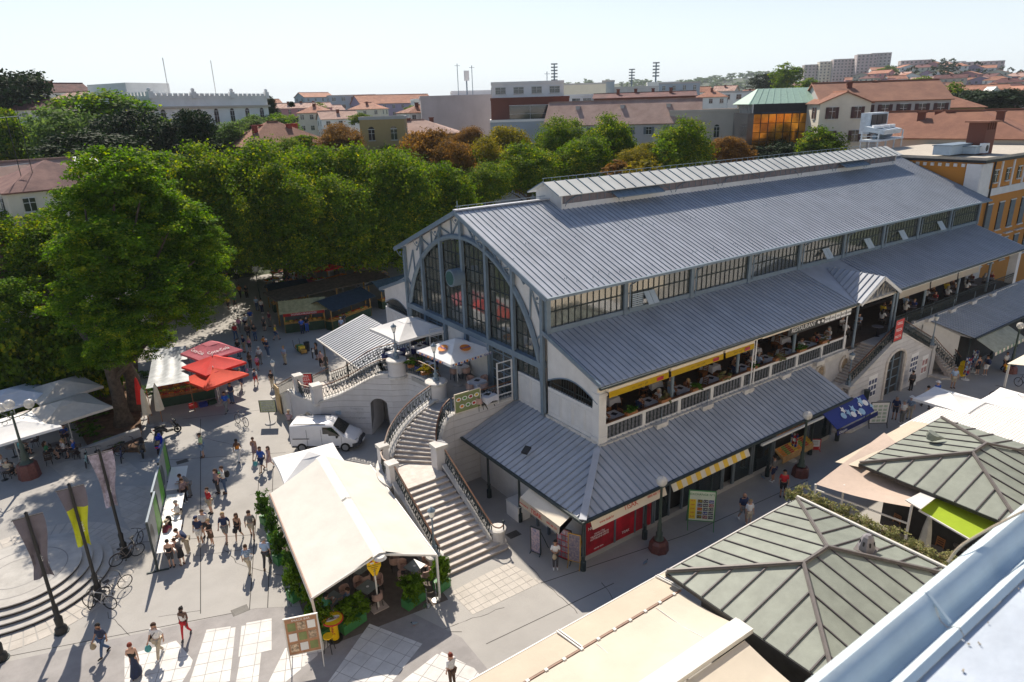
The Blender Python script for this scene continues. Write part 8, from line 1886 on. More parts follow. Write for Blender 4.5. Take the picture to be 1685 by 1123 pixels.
((1538,664),60,'walk',('tee','bl'),('shorts','be'),None,'man in blue shirt and white hat half behind the white parasol','m',[('hat','wh')],1,0),
((1680,682),60,'stand',('tee','wh'),('trousers','pk'),('','rd'),'red haired woman in white top at the right edge','f',[],1,0),
]
for e in PL:
 (px,py),fc,ps,tp_,bt_,hr_,lab,sx_,ex_=e[:9]; sc_=e[9] if len(e)>9 else 1; si=e[10] if len(e)>10 else 0; sh_=e[11] if len(e)>11 else ['bk','br','wh','dg'][NP[0]%4]
 person(G(px,py,0),fc,ps,tp_,bt_,hr_,lab,sx_,ex_,sc_*.98,si,sh_)
def sitter(p,face,top,hair,label,z=0,pose='sit',bot=('trousers','dg'),sex='m',si=0,seat=None,cl=None):
 o=person((p[0],p[1],z),face,pose,top,bot,hair,label,sex,[],.98,si,'bk')
 if seat: place('chair',chair_proto,seat,V((p[0],p[1],z))+V((-math.cos(RD(face))*.04,-math.sin(RD(face))*.04,0)),RD(face)+math.pi/2,cl or 'chair of the '+' '.join(label.split(' seated')[0].split()[:11]),'chairs with people on them')
 return o
def two_lab(s): return s
a=G(541,1000,.5).xy; sitter((a[0],a[1]),20,('tee','gn'),('','bk'),'man in olive green shirt seated at the tent table',seat='pink')
a=G(572,993,.5).xy; sitter((a[0],a[1]),170,('long','lb',1),('','br'),'man in blue checked shirt seated at the tent table',seat='pink')
place('chair',chair_proto,'pink',G(650,930,0),1.0,'pink wicker chair with a pale blue jacket near the yellow sign')
rr=random.Random(17); cols=['wh','rd','ye','nv','wh','bk','lb','wh','gr','bl','wh','mr']
bal=[(23.2,24.3,'by the white corner pier'),(25.9,24.4,'next to the first flower box'),(28.6,24.5,'before the group in red and yellow'),(31.2,24.4,'under the middle yellow awning'),(33.0,25.9,'in the second row behind the lattice screen'),(34.2,24.4,'left of the white dividing post'),(36.7,24.5,'under the start of the restaurant sign'),(38.9,24.5,'under the word RESTAURANT'),(41.2,24.4,'under the middle of the restaurant sign'),(43.2,24.6,'last before the portal stair'),(37.6,26.2,'inside under the restaurant sign'),(41.0,26.3,'in the inner row near the portal'),(28.2,26.3,'in the inner row under the yellow awning'),(24.6,26.2,'in the inner row near the gable end')]
occ={0:1,1:2,2:3,5:3,6:1,7:0,8:2,9:2,3:0,4:0,10:1,12:1}
for i,(x,y,w_) in enumerate(bal):
 place('table',table_proto,'cloth',V((x,y,4.44)),.1*math.sin(i*5),'white cloth table on the balcony '+w_,'tables on the balcony')
 for k,(dx,dy,fc) in enumerate(((-.72,0,0),(.72,0,180),(0,.72,270),(0,-.6,90))[:3]):
  if k<occ.get(i,0):
   c_=cols[(i*3+k)%12]; sx_='mf'[(i+k)%2]; nm_={'wh':'white','rd':'red','ye':'yellow','nv':'navy','bk':'black','lb':'pale blue','gr':'grey','bl':'blue','mr':'dark red'}[c_]
   sitter((x+dx,y+dy),fc,('tee',c_),(['','long'][k%2],['br','bk','gy','bd'][(i+k)%4]),'guest in %s %s the balcony table %s'%(nm_,['left of','right of','behind'][k],w_),4.44,['sit','sit2'][(i+k)%2],sex=sx_,si=(i+k)%2,seat='wood',cl='occupied wooden chair %s the balcony table %s'%(['left of','right of','behind'][k],w_))
  else: place('chair',chair_proto,'wood',V((x+dx*.95,y+dy*.95,4.44)),RD(fc)+math.pi/2,'wooden chair %s the balcony table %s'%(['left of','right of','behind'][k],w_),'wooden chairs on the balcony')
person((42.0,26.0,4.44),215,'stand',('tee','wh'),('trousers','bk'),('','bk'),'waiter in white shirt standing behind the restaurant sign','m',[],1,0)
wc=[((51.6+i*1.75),24.35+.9*(i%2),['next to the porch post','second from the porch','by the first railing flowers','third along the iron railing','fourth along the iron railing','fifth along the iron railing','middle of the far balcony','past the middle of the far balcony','near the far panel','beside the far panel','before the east pier','at the east pier'][i]) for i in range(11)]
for i,(x,y,w_) in enumerate(wc):
 place('table',table_proto,'round',V((x,y,4.44)),0,'round dark café table on the far balcony '+w_,'round tables on the far balcony')
 for k,(dx,dy,fc) in enumerate(((-.6,.1,0),(.6,.1,180))):
  if (i+k)%5!=4: sitter((x+dx,y+dy),fc,('tee',cols[(i*2+k*5)%12]),('' if k else 'long',['bk','br','gy','bd'][(i+k)%4]),'guest %s of the round table %s'%(['left','right'][k],w_),4.44,['sit','sit2'][i%2],sex='mf'[k],si=i%2,seat='brown',cl='occupied chair %s of the round table %s'%(['left','right'][k],w_))
place('table',table_proto,'round',V((48.3,23.4,4.44)),0,'round high table at the head of the portal stair')
for k,(x,y) in enumerate(((46.2,24.6),(47.0,25.3),(48.6,25.0))): sitter((x,y),[0,250,180][k],('tee',['wh','wh','lb'][k]),('',['bk','br','bk'][k]),'guest in pale shirt under the porch, '+['left','back','right'][k],4.44,'sit',seat='brown')
for i,(px,py,tc,lab) in enumerate(((78,740,'gn','woman in green top seated under the cream parasol on the left'),(102,738,'wh','woman in white seated under the cream parasol on the left'),(120,738,'bl','man in bright blue shirt seated at the edge of the cream parasol'),(106,715,'bl','person in dark blue seated deep under the cream parasol'),(37,738,'tq','person in turquoise behind the left lamp'),(6,765,'wh','person in white shirt at the left picture edge'),(14,772,'be','person in beige bending over a table at the left edge'))):
 p=G(px,py,.6); sitter((p.x,p.y),[20,200,170,250,30,340,60][i],('tee',tc),('long' if i in(0,1) else '',['br','bd','gy','bk'][i%4]),lab,bot=('shorts','dg'),sex='f' if i<2 else 'm',seat='brown')
for i,(px,py,lab) in enumerate(((95,748,'dark table between the seated women on the left'),(25,752,'table with cups behind the left lamp base'),(8,790,'table at the left picture edge'),(48,742,'table with white cups beside the lamp post'))):
 place('table',table_proto,'round',G(px,py,0),0,lab)
for i,(px,py,lab) in enumerate(((82,765,'dark wicker armchair with a white cushion by the lamp base'),(60,735,'dark chair left of the lamp post'),(130,755,'dark chair beside the man in bright blue'),(35,625,'white garden chair on the brown ground'),(55,640,'second white garden chair on the brown ground'))):
 place('chair',chair_proto,'brown' if i<3 else 'white',G(px,py,0),i*1.3,lab)
place('table',table_proto,'round',G(62,630,0),0,'round dark table beside the white garden chairs')
# ================================================================ MARKET STALLS, BOARDS AND OTHER SMALL THINGS
M_OW=mat('left_parasol_blue_white',(.70,.73,.80),.85,var=.04); M_EC=mat('ecru_parasol',(.62,.57,.50),.85,var=.06,dirt=.15)
for (px,py,sx,rz,m,zt,lab) in ((52,592,4.2,.15,M_OW,2.7,'bluish white parasol farthest back in the left café'),(100,634,4.0,.3,M_EC,2.7,'ecru parasol behind the front one in the left café'),(105,668,4.3,.3,M_EC,2.55,'front ecru parasol with a square vent in the left café'),(15,648,4.4,.25,M_OW,2.7,'white parasol in the middle of the left café'),(15,698,4.6,.2,M_WCLOTH,2.5,'white parasol at the left edge above the lamp'),(-8,590,4.4,.2,M_WCLOTH,2.8,'white parasol cut by the left edge of the picture')):
 p=G(px,py,zt+.3); parasol('',lab,(p.x,p.y),sx,sx,zt,zt+.62,rz,m)
M_R1=mat('parasol_red',(.62,.02,.015),.8,var=.06); M_R2=mat('parasol_orange_red',(.70,.055,.02),.8,var=.05); M_R3=mat('parasol_faded_red',(.50,.11,.15),.8,var=.10)
for (px,py,sx,rz,m,zt,lab) in ((352,614,3.5,.35,M_R2,2.3,'front orange red parasol of the fruit stall'),(351,594,3.4,.33,M_R1,2.8,'bright red parasol behind the front one at the fruit stall'),(347,573,3.4,.30,M_R3,3.1,'faded pink red parasol with white script at the fruit stall')):
 p=G(px,py,zt+.3); t=parasol('',lab,(p.x,p.y),sx,sx,zt,zt+.85,rz,m,vent=(m is M_R3))
 if m is M_R3:
  for sd in (0,3):
   ex=V((1,0,0)) if sd==0 else V((0,-1,0)); ey=(V((0,.9,.45)) if sd==0 else V((.9,0,.45))); c_=V((0,-1.12,3.42)) if sd==0 else V((-1.12,0,3.42))
   o=text('Coca-Cola',.42,'print_lettering',M_WTXT,None,frame_m(c_,ex,ey)); par(o,t)
def closed(loc,h,m,lab,r=.24):
 t=thing('closed_parasol',lab,'parasol',loc); n=12; vs=[]; prof=[(.03,h),(.10,h-.15),(r*.8,h-.8),(r,h-1.5),(r*1.15,h-2.0),(r*.8,h-2.02)]
 for rr_,z in prof:
  for q in range(n): k=1+.22*(q%2)*(h-z)/2; th=2*math.pi*q/n; vs.append((rr_*k*math.cos(th),rr_*k*math.sin(th),z))
 MB().add(vs,[(i*n+j,(i+1)*n+j,(i+1)*n+(j+1)%n,i*n+(j+1)%n) for i in range(5) for j in range(n)]).build('folded_cloth',m,t,W=0,smooth=True)
 MB().lathe([(.03,0),(.03,h+.05)],(0,0,0),6).build('pole',M_WOOD,t,W=0); MB().lathe([(.3,0),(.28,.08),(.06,.12)],(0,0,0),10).build('base',M_CONC,t,W=0); return t
M_ECR=mat('folded_ecru',(.66,.58,.45),.85,var=.05)
closed(G(246,700,0),2.9,M_ECR,'left one of the two closed ecru parasols by the motorbike'); closed(G(268,697,0),3.1,M_ECR,'right one of the two closed ecru parasols by the motorbike'); closed(G(238,690,0),3.3,M_R1,'tall closed red parasol beside the ecru ones'); closed(G(1515,925,0)+V((0,0,0)),2.6,mat('folded_grey',(.45,.45,.42),.85,var=.1),'closed grey parasol in the dark café by the lime awning')
fs=thing('fruit_stall','fruit stall under a grey patched tarpaulin and red parasols','stall',G(300,672,0))
q=[G(240,640,2.2),G(311,627,2.5),G(306,570,2.9),G(252,573,2.5)]
quadcloth(q[0],q[1],q[2],q[3],mat('tarp_grey',(.42,.45,.48),.6,var=.2,scale=2,dirt=.4),'tarpaulin',fs,sagz=.18,folds=3)
for p in q: MB().bar((p.x,p.y,0),p,.05).build('stall_post',M_WOOD,fs)
a,b=G(262,672,0),G(355,655,0); d=(b-a).normalized(); nn=V((-d.y,d.x,0)); L=(b-a).length
MB().slab([a+V((0,0,.75)),b+V((0,0,.75)),b+nn*1.6+V((0,0,1.15)),a+nn*1.6+V((0,0,1.15))],.05).build('counter',M_WOOD,fs); MB().slab([a+V((0,0,.0)),b+V((0,0,0)),b+V((0,0,.72)),a+V((0,0,.72))],.05).build('counter_front',mat('stall_dark_green',(.015,.05,.03),.7,var=.2),fs)
for i in range(10):
 for j in range(3):
  c=a+d*(L*(i+.5)/10)+nn*(.3+j*.5)+V((0,0,.86+j*.13)); MB().cbox(tuple(c),(L/10*.85,.42,.14),math.atan2(d.y,d.x)).build('crate',M_WOOD,fs); m=MB(); rr=random.Random(i*7+j)
  for k in range(12): m.ball(tuple(c+d*rr.uniform(-.2,.2)+nn*rr.uniform(-.16,.16)+V((0,0,.09))),.055,5,4)
  m.build('produce',FR[(i*2+j)%4],fs)
for k,(px,py,col) in enumerate(((318,668,M_RED),(335,666,blue),(350,662,MT['stall_dark_green']))):
 t=thing('crate',['red plastic crate under the fruit stall counter','blue plastic crate under the fruit stall counter','dark green crate at the right end of the fruit stall'][k],'crate',G(px,py+3,0)); MB().box(-.28,.28,-.2,.2,0,.04).build('bottom',col,t,W=0)
 for s in (-1,1): MB().box(-.28,.28,s*.2-.015,s*.2+.015,.041,.32).build('side',col,t,W=0); MB().box(s*.28-.015,s*.28+.015,-.184,.184,.041,.32).build('end',col,t,W=0)
M_YT=mat('yellow_stall_roof',(.52,.48,.26),.7,var=.15,dirt=.35); M_NVR=mat('navy_stall_roof',(.02,.045,.075),.7,var=.3,dirt=.2); M_DG=mat('stall_green_box',(.012,.05,.025),.6,var=.2); M_YW=mat('yellow_wood',(.45,.26,.06),.7,var=.2)
def stall(A,B,dep,lab,rm,h=2.5,sign=None,ribs=True):
 d=(B-A).normalized(); n_=V((-d.y,d.x,0)); L=(B-A).length; t=thing('market_stall',lab,'market stall',A)
 P=lambda u,v,z:A+d*u+n_*v+V((0,0,z))
 def bx(u0,u1,v0,v1,z0,z1):
  m=MB(); m.add([P(u0,v0,z0),P(u1,v0,z0),P(u1,v1,z0),P(u0,v1,z0),P(u0,v0,z1),P(u1,v0,z1),P(u1,v1,z1),P(u0,v1,z1)],[(0,3,2,1),(4,5,6,7),(0,1,5,4),(1,2,6,5),(2,3,7,6),(3,0,4,7)]); return m
 bx(0,L,0,.9,0,.95).build('counter_box',M_DG,t); bx(-.05,L+.05,-.08,1.0,.955,1.02).build('counter_top',M_YW,t)
 for u in (.05,L-.05):
  for v,hh in ((.05,h),(dep-.1,h-.0)): MB().bar(P(u,v,0),P(u,v,hh),.09).build('post',M_YW,t)
 nr=max(6,int(L/.25)) if ribs else 1
 rid=h+.75
 for s,(v0,v1) in enumerate(((-.6,dep*.5),(dep+.5,dep*.5))):
  for k in range(nr):
   u0,u1=-.3+(L+.6)*k/nr,-.3+(L+.6)*(k+1)/nr; Q=[P(u0,v0,h-.1),P(u1-.02*ribs,v0,h-.1),P(u1-.02*ribs,v1,rid),P(u0,v1,rid)]
   if s: Q=Q[::-1]
   mb=MB().slab(Q,.03);
   if ribs: mb.bar(P(u0,v0,h-.07),P(u0,v1,rid+.03),.06,.05)
   mb.build('roof_sheet' if ribs else 'roof_cloth',rm,t)
 rr=random.Random(int(L*100))
 for k in range(int(L/.45)):
  c=P(.25+k*.45,.35,1.08); MB().cbox(tuple(c),(.4,.5,.12),math.atan2(d.y,d.x)).build('crate',M_YW,t); m=MB()
  for q in range(9): m.ball(tuple(c+V((rr.uniform(-.16,.16),rr.uniform(-.18,.18),.08))),.06,5,4)
  m.build('produce',rr.choice(FR),t)
 if sign:
  MB().add([P(.0,-.62,h-.42),P(L,-.62,h-.42),P(L,-.62,h-.12),P(0,-.62,h-.12)],[(0,1,2,3),(3,2,1,0)]).build('sign_board',M_RED,t); text(sign,.26,'sign_lettering',M_WTXT,t,frame_m(P(L/2,-.645,h-.27),tuple(d),(0,0,1)))
 return t
stall(G(470,549,0),G(537,541,0),2.6,'wooden stall with a yellow ribbed roof and red sign of domestic products',M_YT,2.3,'DOMAĆI PROIZVODI'); stall(G(548,545,0),G(612,520,0),3.0,'stall with a large dark blue cloth roof left of the hall wing',M_NVR,2.3,None,False); stall(G(452,515,0),G(510,505,0),2.6,'stall with dark blue roof behind the yellow roofed one',M_NVR,2.3,None,False)
stall(G(630,510,0),G(690,495,0),2.8,'stall with blue grey roof against the hall wing',mat('blue_stall_roof',(.08,.15,.22),.7,var=.2),2.3,None,False)
lr=thing('long_stall_roof','long low brown flat roof behind the market stalls','stall roof',G(470,500,0)); a,b=G(455,497,2.6),G(640,455,2.6); d=(b-a).normalized(); nn=V((-d.y,d.x,0)); MB().slab([a,b,b+nn*3.0+V((0,0,.5)),a+nn*3.0+V((0,0,.5))],.12).build('roof',mat('old_roof_board',(.16,.13,.10),.9,var=.25,dirt=.3),lr)
for k in range(5): p=a.lerp(b,k/4); MB().bar((p.x,p.y,0),p,.14).build('post',M_YW,lr)
rr=random.Random(31)
for k in range(16):   # produce tables deep in the park
 px=455+k%8*24+rr.uniform(-6,6); py=472-(k//8)*14+rr.uniform(-2,2)-(px-455)*.05; p=G(px,py,0); w=['far left','left','second from left','centre left','centre','centre right','second from right','far right'][k%8]
 t=thing('produce_table','produce table in the park market, %s of the %s row'%(w,['front','back'][k//8]),'market table',p,.3,'produce tables in the park'); MB().box(-1,1,-.5,.5,.78,.84).build('tabletop',[M_WTXT,M_YW,M_RED][k%3],t,W=0)
 for x in(-.9,.9): MB().bar((x,0,0),(x,0,.78),.08).build('trestle',M_YW,t,W=0)
 for q in range(5):
  m=MB();
  for s in range(9): m.ball((-.8+q*.4+rr.uniform(-.14,.14),rr.uniform(-.35,.35),.9),.09,5,4)
  m.build('produce',FR[(q+k)%4],t,W=0)
for (px,py,m,lab,g_) in ((562,456,mat('parasol_orange',(.75,.22,.01),.8,var=.05),'orange parasol glowing among the park market tables',2.5),(505,466,M_R3,'red and pink parasol in the park market',2.4),(600,455,M_R1,'red parasol in front of the hall wing',2.4),(540,440,M_R1,'dark red parasol deep in the park market',2.4)):
 p=G(px,py,g_); parasol('',lab,(p.x,p.y),2.6,2.6,g_,g_+.5,.3,m,vent=False)
SKP=[]
for i in range(26):
 px=rr.uniform(445,640); py=rr.uniform(448,482); p=G(px,py,0); c_=rr.choice(['rd','wh','pk','nv','bk','gr','br','lb','mr','ye']); nm_={'wh':'white','rd':'red','ye':'yellow','nv':'navy','bk':'black','lb':'pale blue','gr':'grey','mr':'dark red','pk':'pink','br':'brown'}[c_]
 if i in SKP: continue
 bk_=rr.choice(['trousers','shorts','skirt']); wh_=['at the far left','left of the middle','in the middle','right of the middle','at the far right'][min(4,int((px-445)/39))]+[', nearer',', farther'][py<465]
 _k=nm_+bk_+wh_
 if _k in SKP: continue
 SKP.append(_k); person(p,rr.choice([55,235,-34,146]),rr.choice(['stand','walk','hold']),('tee',c_),(bk_,rr.choice(['dg','je','be','bk'])),('','bk'),'shopper in %s with %s among the park produce tables, %s'%(nm_,bk_,wh_),rr.choice('mf'),group='shoppers under the park trees')
for (px,py,fc_,ps_,tp_,bt_,lab,sx_) in ((352,640,235,'stand',('tee','wh'),('trousers','dg'),'woman in white at the right end of the fruit counter','f'),(398,640,60,'walk',('tee','gr'),('shorts','nv'),'man in grey T-shirt passing the red parasols','m'),(389,560,60,'walk2',('tee','rd'),('trousers','je'),'person in red T-shirt beside the pink parasol','m'),(414,535,235,'walk',('tee','bl'),('shorts','be'),'man in blue shirt coming down the alley','m'),(371,497,60,'stand',('tee','wh'),('skirt','je'),'woman in white at the top of the sunny path','f'),(376,470,235,'walk',('tee','nv'),('shorts','gr'),'person in navy at the far end of the path','m'),(391,462,60,'walk2',('tee','wh'),('trousers','bk'),'person in white at the far end of the path','m'),(455,560,-34,'walk',('tee','ye'),('shorts','je'),'person in yellow crossing in front of the stalls','f'),(470,600,200,'hold',('tee','lb'),('trousers','be'),'man in pale blue reading near the crate trolley','m'),(410,560,60,'stand',('long','br'),('trousers','dg'),'person in brown jacket at the vegetable crates','m'),(436,575,60,'walk',('tee','og'),('shorts','dg'),'child in orange shirt near the man with the white cap','m'),(348,845,200,'stand',('tee','rd'),('shorts','be'),'girl in red between the display tables and the couple','f')):
 person(G(px,py,0),fc_,ps_,tp_,bt_,('',['br','bk','bd'][px%3]),lab,sx_,[],1 if 'child' not in lab else .75,0)
ct=thing('crate_trolley','trolley stacked with vegetable crates in front of the yellow roofed stall','trolley',G(497,580,0))
for k in range(4): MB().cbox((0,-.5+k*.45,.25+.12*(k%2)),(.5,.4,.3+.2*(k%3)),.1*k).build('crate',[M_YW,FR[3],M_GRNP,M_YW][k],ct,W=0)
for x in(-.3,.3): MB().tube([(x,-.9,.12),(x,1.3,.2),(x,1.5,.9)],.02,5).build('trolley_frame',M_BLACK,ct,W=0)
t=thing('waste_bin','black round bin beside the crate trolley','bin',G(506,578,0)); MB().lathe([(.22,0),(.27,.85),(.29,.87)],(0,0,0),12).build('bin_body',M_BLACK,t,W=0)
for k,(px,py,lab) in enumerate(((515,590,'first black bollard left of the striped canopy'),(527,603,'second black bollard left of the striped canopy'),(505,582,'short bollard behind the trolley'))): t=thing('bollard',lab,'bollard',G(px,py,0)); MB().lathe([(.06,0),(.06,.85),(.08,.9),(.04,1.0)],(0,0,0),8).build('post',M_BLACK,t,W=0)
def board(loc,rz,w,h,z0,lab,m,name='sign_board',cat='sign',frame=M_DIRON,legs=True,tilt=0.):
 t=thing(name,lab,cat,loc,rz); M=Matrix.Rotation(tilt,4,'X')
 MB().box(-w/2,w/2,-.02,.02,z0,z0+h).build('panel',m,t,W=0)
 for x in (-w/2,w/2): MB().box(x-.025,x+.025,-.03,.03,z0,z0+h).build('frame_bar',frame,t,W=0)
 for z in(z0,z0+h): MB().box(-w/2-.025,w/2+.025,-.028,.028,z-.02,z+.02).build('frame_bar',frame,t,W=0)
 if legs:
  for x in (-w/2,w/2): MB().bar((x,0,z0),(x,-.15,0),.035).bar((x,.03,z0+h*.9),(x,.75,0),.035).build('leg',frame,t,W=0)
 return t
def btext(t,s,size,x,z,m,y=-.026):
 o=text(s,size,'sign_lettering',m,None,frame_m((x,y,z),(1,0,0),(0,0,1))); par(o,t)
def fc(a): return RD(a)+math.pi/2    # face of the board looks along world angle a
t=board(G(505,645,2.0),fc(235),1.0,1.1,.3,'red menu board hanging on the left stair landing',M_RED,legs=False)
for k,s in enumerate(('GRILL','PIZZA','PASTA','FISH')): btext(t,s,.24,0,1.2-k*.26,M_WTXT)
p=GY(1476,555,PY-.1); t=board((p.x,PY-.14,4.45),0,1.15,1.6,0,'red and white restaurant sign hung on the portal railing',M_RED,legs=False)
for k,s in enumerate(('GRILL','PIZZA','PASTA')): btext(t,s,.3,0,1.3-k*.5,M_WTXT)
p=V((17.9,30.72,4.55)); t=board(p,0,1.7,1.15,.1,'menu board with pictures of dishes on the terrace railing above the stair',mat('menu_olive',(.22,.26,.10),.6,var=.1),legs=False,frame=M_CREAM)
for k in range(7):
 x=-.6+.4*(k%4)+(.2 if k>3 else 0); z=.9-.45*(k//4); MB().lathe([(.15,0)],(0,0,0),3) if False else None
 MB().add([(x+.17*math.cos(q),-.024,z+.13*math.sin(q)) for q in [2*math.pi*j/12 for j in range(12)]],[tuple(range(12))]).build('plate_picture',M_WTXT,t,W=0); MB().add([(x+.11*math.cos(q),-.027,z+.08*math.sin(q)) for q in [2*math.pi*j/10 for j in range(10)]],[tuple(range(10))]).build('food_picture',FR[k%4],t,W=0)
t=board(G(507,1098,0),fc(250),1.25,1.75,.75,'tall orange framed menu board with food photos at the bottom of the tent',mat('menu_orange',(.42,.22,.12),.6,var=.15),frame=M_BARW)
for i in range(3):
 for j in range(3): MB().box(-.52+i*.37,-.22+i*.37,-.03,-.022,.9+j*.5,1.27+j*.5).build('food_picture',[M_CREAM,M_WTXT,MT['menu_olive']][(i+j)%3] if (i+j)%3 else mat('menu_photo',(.55,.42,.30),.6,var=.5,scale=10),t,W=0)
btext(t,'SNACK BAR',.13,0,2.38,M_WTXT)
t=board(G(1152,872,0),fc(225),1.3,1.75,.55,'green and yellow money exchange board with number rows by the nearest street lamp',mat('board_green_white',(.62,.68,.55),.6,var=.05),frame=mat('board_frame_green',(.05,.22,.06),.6))
MB().box(-.62,-.3,-.026,-.021,.65,1.8).build('yellow_strip',M_YTXT,t,W=0); btext(t,'EXCHANGE Nº1',.17,0,2.1,mat('board_green',(.02,.2,.05),.6,var=0))
for j in range(5):
 for i in range(3): MB().box(-.22+i*.28,.02+i*.28,-.03,-.022,.7+j*.23,.88+j*.23).build('rate_cell',[M_BTXT,M_BTXT,M_REDP,blue,M_BTXT][(i*2+j)%5],t,W=0); btext(t,'%d,%02d'%(7-j,(i*37+j*23)%100),.12,-.10+i*.28,.79+j*.23,M_YTXT if i==0 else M_WTXT,-.034)
 btext(t,['EUR','USD','CHF','GBP','HUF'][j],.11,-.46,.79+j*.23,M_RTXT,-.03)
t=board(G(1443,704,0),fc(235),1.2,1.5,.35,'white framed board with a printed table behind the corner of the kiosk',M_WTXT)
for j in range(5):
 for i in range(3): MB().box(-.45+i*.33,-.2+i*.33,-.026,-.022,.45+j*.26,.62+j*.26).build('text_block',mat('pale_green_print',(.45,.55,.47),.7,var=.2,scale=9),t,W=0)
t=board(G(445,697,0)+V((0,0,.9)),fc(235),1.15,.9,.0,'pale yellow notice board on a single post near the lantern post',mat('notice_yellow',(.50,.52,.30),.7,var=.15,scale=7),legs=False); MB().bar((0,0,-.9),(0,0,0),.05).build('post',M_DIRON,t,W=0); MB().lathe([(.38,0),(.36,.08)],(0,0,-.9),14).build('base',M_CONC,t,W=0)
for j in range(6): MB().box(-.45,.45,-.026,-.022,.1+j*.13,.15+j*.13).build('text_line',M_FADE2,t,W=0)
M_PG=mat('display_green',(.10,.32,.03),.5,var=.15); M_PB=mat('display_black',(.02,.03,.03),.4,var=.2); M_PGY=mat('display_grey',(.30,.33,.34),.5,var=.1)
for i,(px,py,lab) in enumerate(((266,912,'nearest green and black display board with a white table'),(272,862,'middle green and black display board with a white table'),(280,812,'farthest green and black display board with a white table'))):
 p=G(px,py,0); t=thing('display_board',lab,'display board',p,RD(90)+math.pi/2*0); t.rotation_euler=(0,0,RD(75))
 MB().box(-1.45,1.45,-.03,.03,.95,2.75).build('panel',M_PGY,t,W=0); MB().add([(.1,-.034,1.0),(1.4,-.034,1.0),(1.4,-.034,2.7),(.5,-.034,2.7)],[(0,1,2,3)]).build('green_print',M_PG,t,W=0); MB().add([(-1.0+.42*math.cos(q),-.036,1.75+.62*math.sin(q)) for q in [2*math.pi*j/16 for j in range(16)]],[tuple(range(16))]).build('black_print',M_PB,t,W=0)
 for x in(-1.48,1.48): MB().box(x-.04,x+.04,-.05,.05,0,2.8).build('board_post',M_DIRON,t,W=0); MB().box(x-.04,x+.04,-.5,.5,0,.06).build('board_foot',M_DIRON,t,W=0)
 MB().box(-1.48,1.48,-.05,.05,2.76,2.82).build('top_rail',M_IRON,t,W=0); MB().slab([(-1.4,-.1,.98),(1.4,-.1,.98),(1.4,-1.0,.9),(-1.4,-1.0,.9)][::-1],.04).build('table_leaf',M_WTXT,t,W=0)
 MB().tube([(0,-.5,.9),(0,-.45,0)],[.1,.06],8).build('table_leg',M_DIRON,t,W=0)
t=thing('bar_table','round yellow beer bar table with printed top at the tent corner','bar table',G(552,1052,0)); MB().lathe([(.33,0),(.31,.05)],(0,0,.02),18).build('base_ring',M_BLACK,t,W=0); MB().lathe([(.17,.05),(.17,1.02)],(0,0,0),14).build('column',my_,t,W=0); MB().lathe([(.44,1.02),(.44,1.07)],(0,0,0),20).build('tabletop',M_RED,t,W=0); MB().lathe([(.40,1.071),(.40,1.076)],(0,0,0),20).build('top_print',my_,t,W=0); MB().lathe([(.30,1.0765),(.30,1.079)],(0,0,0),20,1,.45).build('top_label',M_WTXT,t,W=0)
o=text('Žujsko',.2,'print_lettering',M_REDP,None,frame_m((0,0,1.083),(.95,-.3,0),(.3,.95,0))); par(o,t)
o=text('Žujsko',.16,'print_lettering',M_REDP,None,frame_m((-.1,-.15,.6),(0,0,1),(.8,-.55,0))); par(o,t)
t=thing('bar_stool','round yellow bar stool beside the beer bar table','stool',G(543,1072,0)); MB().lathe([(.2,.74),(.2,.8)],(0,0,0),14).build('seat',my_,t,W=0)
for k in range(4): a=math.pi/2*k; MB().bar((.12*math.cos(a),.12*math.sin(a),.74),(.24*math.cos(a),.24*math.sin(a),0),.025).build('leg',M_BLACK,t,W=0)
t=board(G(882,912,0),fc(200),.55,1.4,.1,'narrow magazine stand with covers left of the newsagent door',mat('covers',(.40,.30,.30),.6,var=.7,scale=9,c2=(.08,.10,.2)))
t=board(G(928,925,0),fc(200),.8,1.7,.2,'red magazine rack with rows of papers by the newsagent corner',M_REDP)
for j in range(5):
 for i in range(3): MB().box(-.34+i*.24,-.13+i*.24,-.03,-.022,.3+j*.32,.56+j*.32).build('magazine',MT['covers'],t,W=0)
t=board(G(945,935,0),fc(210),.6,1.5,.4,'wooden postcard easel beside the red magazine rack',MT['covers'],frame=M_KH if False else M_YW)
t=thing('ice_cream_freezer','white chest freezer against the west shop wall','freezer',(18.0,26.1,0)); MB().box(-.4,.4,-.55,.55,0,.85).build('cabinet',M_WTXT,t,W=0); MB().box(-.42,.42,-.57,.57,.86,.93).build('lid',M_WHITE,t,W=0)
def cardstand(p,lab,sc=1):
 t=thing('card_stand',lab,'card stand',p); MB().lathe([(.3,0),(.28,.05),(.03,.1),(.03,1.8)],(0,0,0),8).build('pole',M_BARW,t,W=0); rr=random.Random(int(p[0]*10))
 for z in [.5+.2*k for k in range(7)]:
  for q in range(6): a=q*math.pi/3+z; MB().cbox((.18*math.cos(a),.18*math.sin(a),z),(.03,.13,.16),a).build('card',rr.choice([MT['covers'],blue,M_WTXT,M_REDP,lblue]),t,W=0)
cardstand(G(1588,625,0),'rotating blue postcard stand at the edge of the east shop row'); cardstand(G(1600,612,0),'postcard stand further inside the east shop row'); cardstand(G(1303,758,0),'tall white wire stand with goods by the far street lamp'); cardstand(G(1350,722,0),'small rotating stand under the blue awning')
t=board(G(1332,742,0),fc(230),1.2,.7,.1,'small red and white notice board under the blue awning',M_WTXT,frame=M_RED); MB().box(-.55,.55,-.026,-.021,.12,.3).build('red_strip',M_RED,t,W=0)
for j in range(3): MB().box(-.45,.45,-.026,-.022,.42+j*.12,.46+j*.12).build('text_line',M_FADE2,t,W=0)
t=thing('waste_bin','dark grey bin on the white wall left of the portal','bin',(44.9,22.0-.22,.9)); MB().lathe([(.16,0),(.2,.7),(.22,.72)],(0,0,0),10).build('bin_body',M_DIRON,t,W=0)
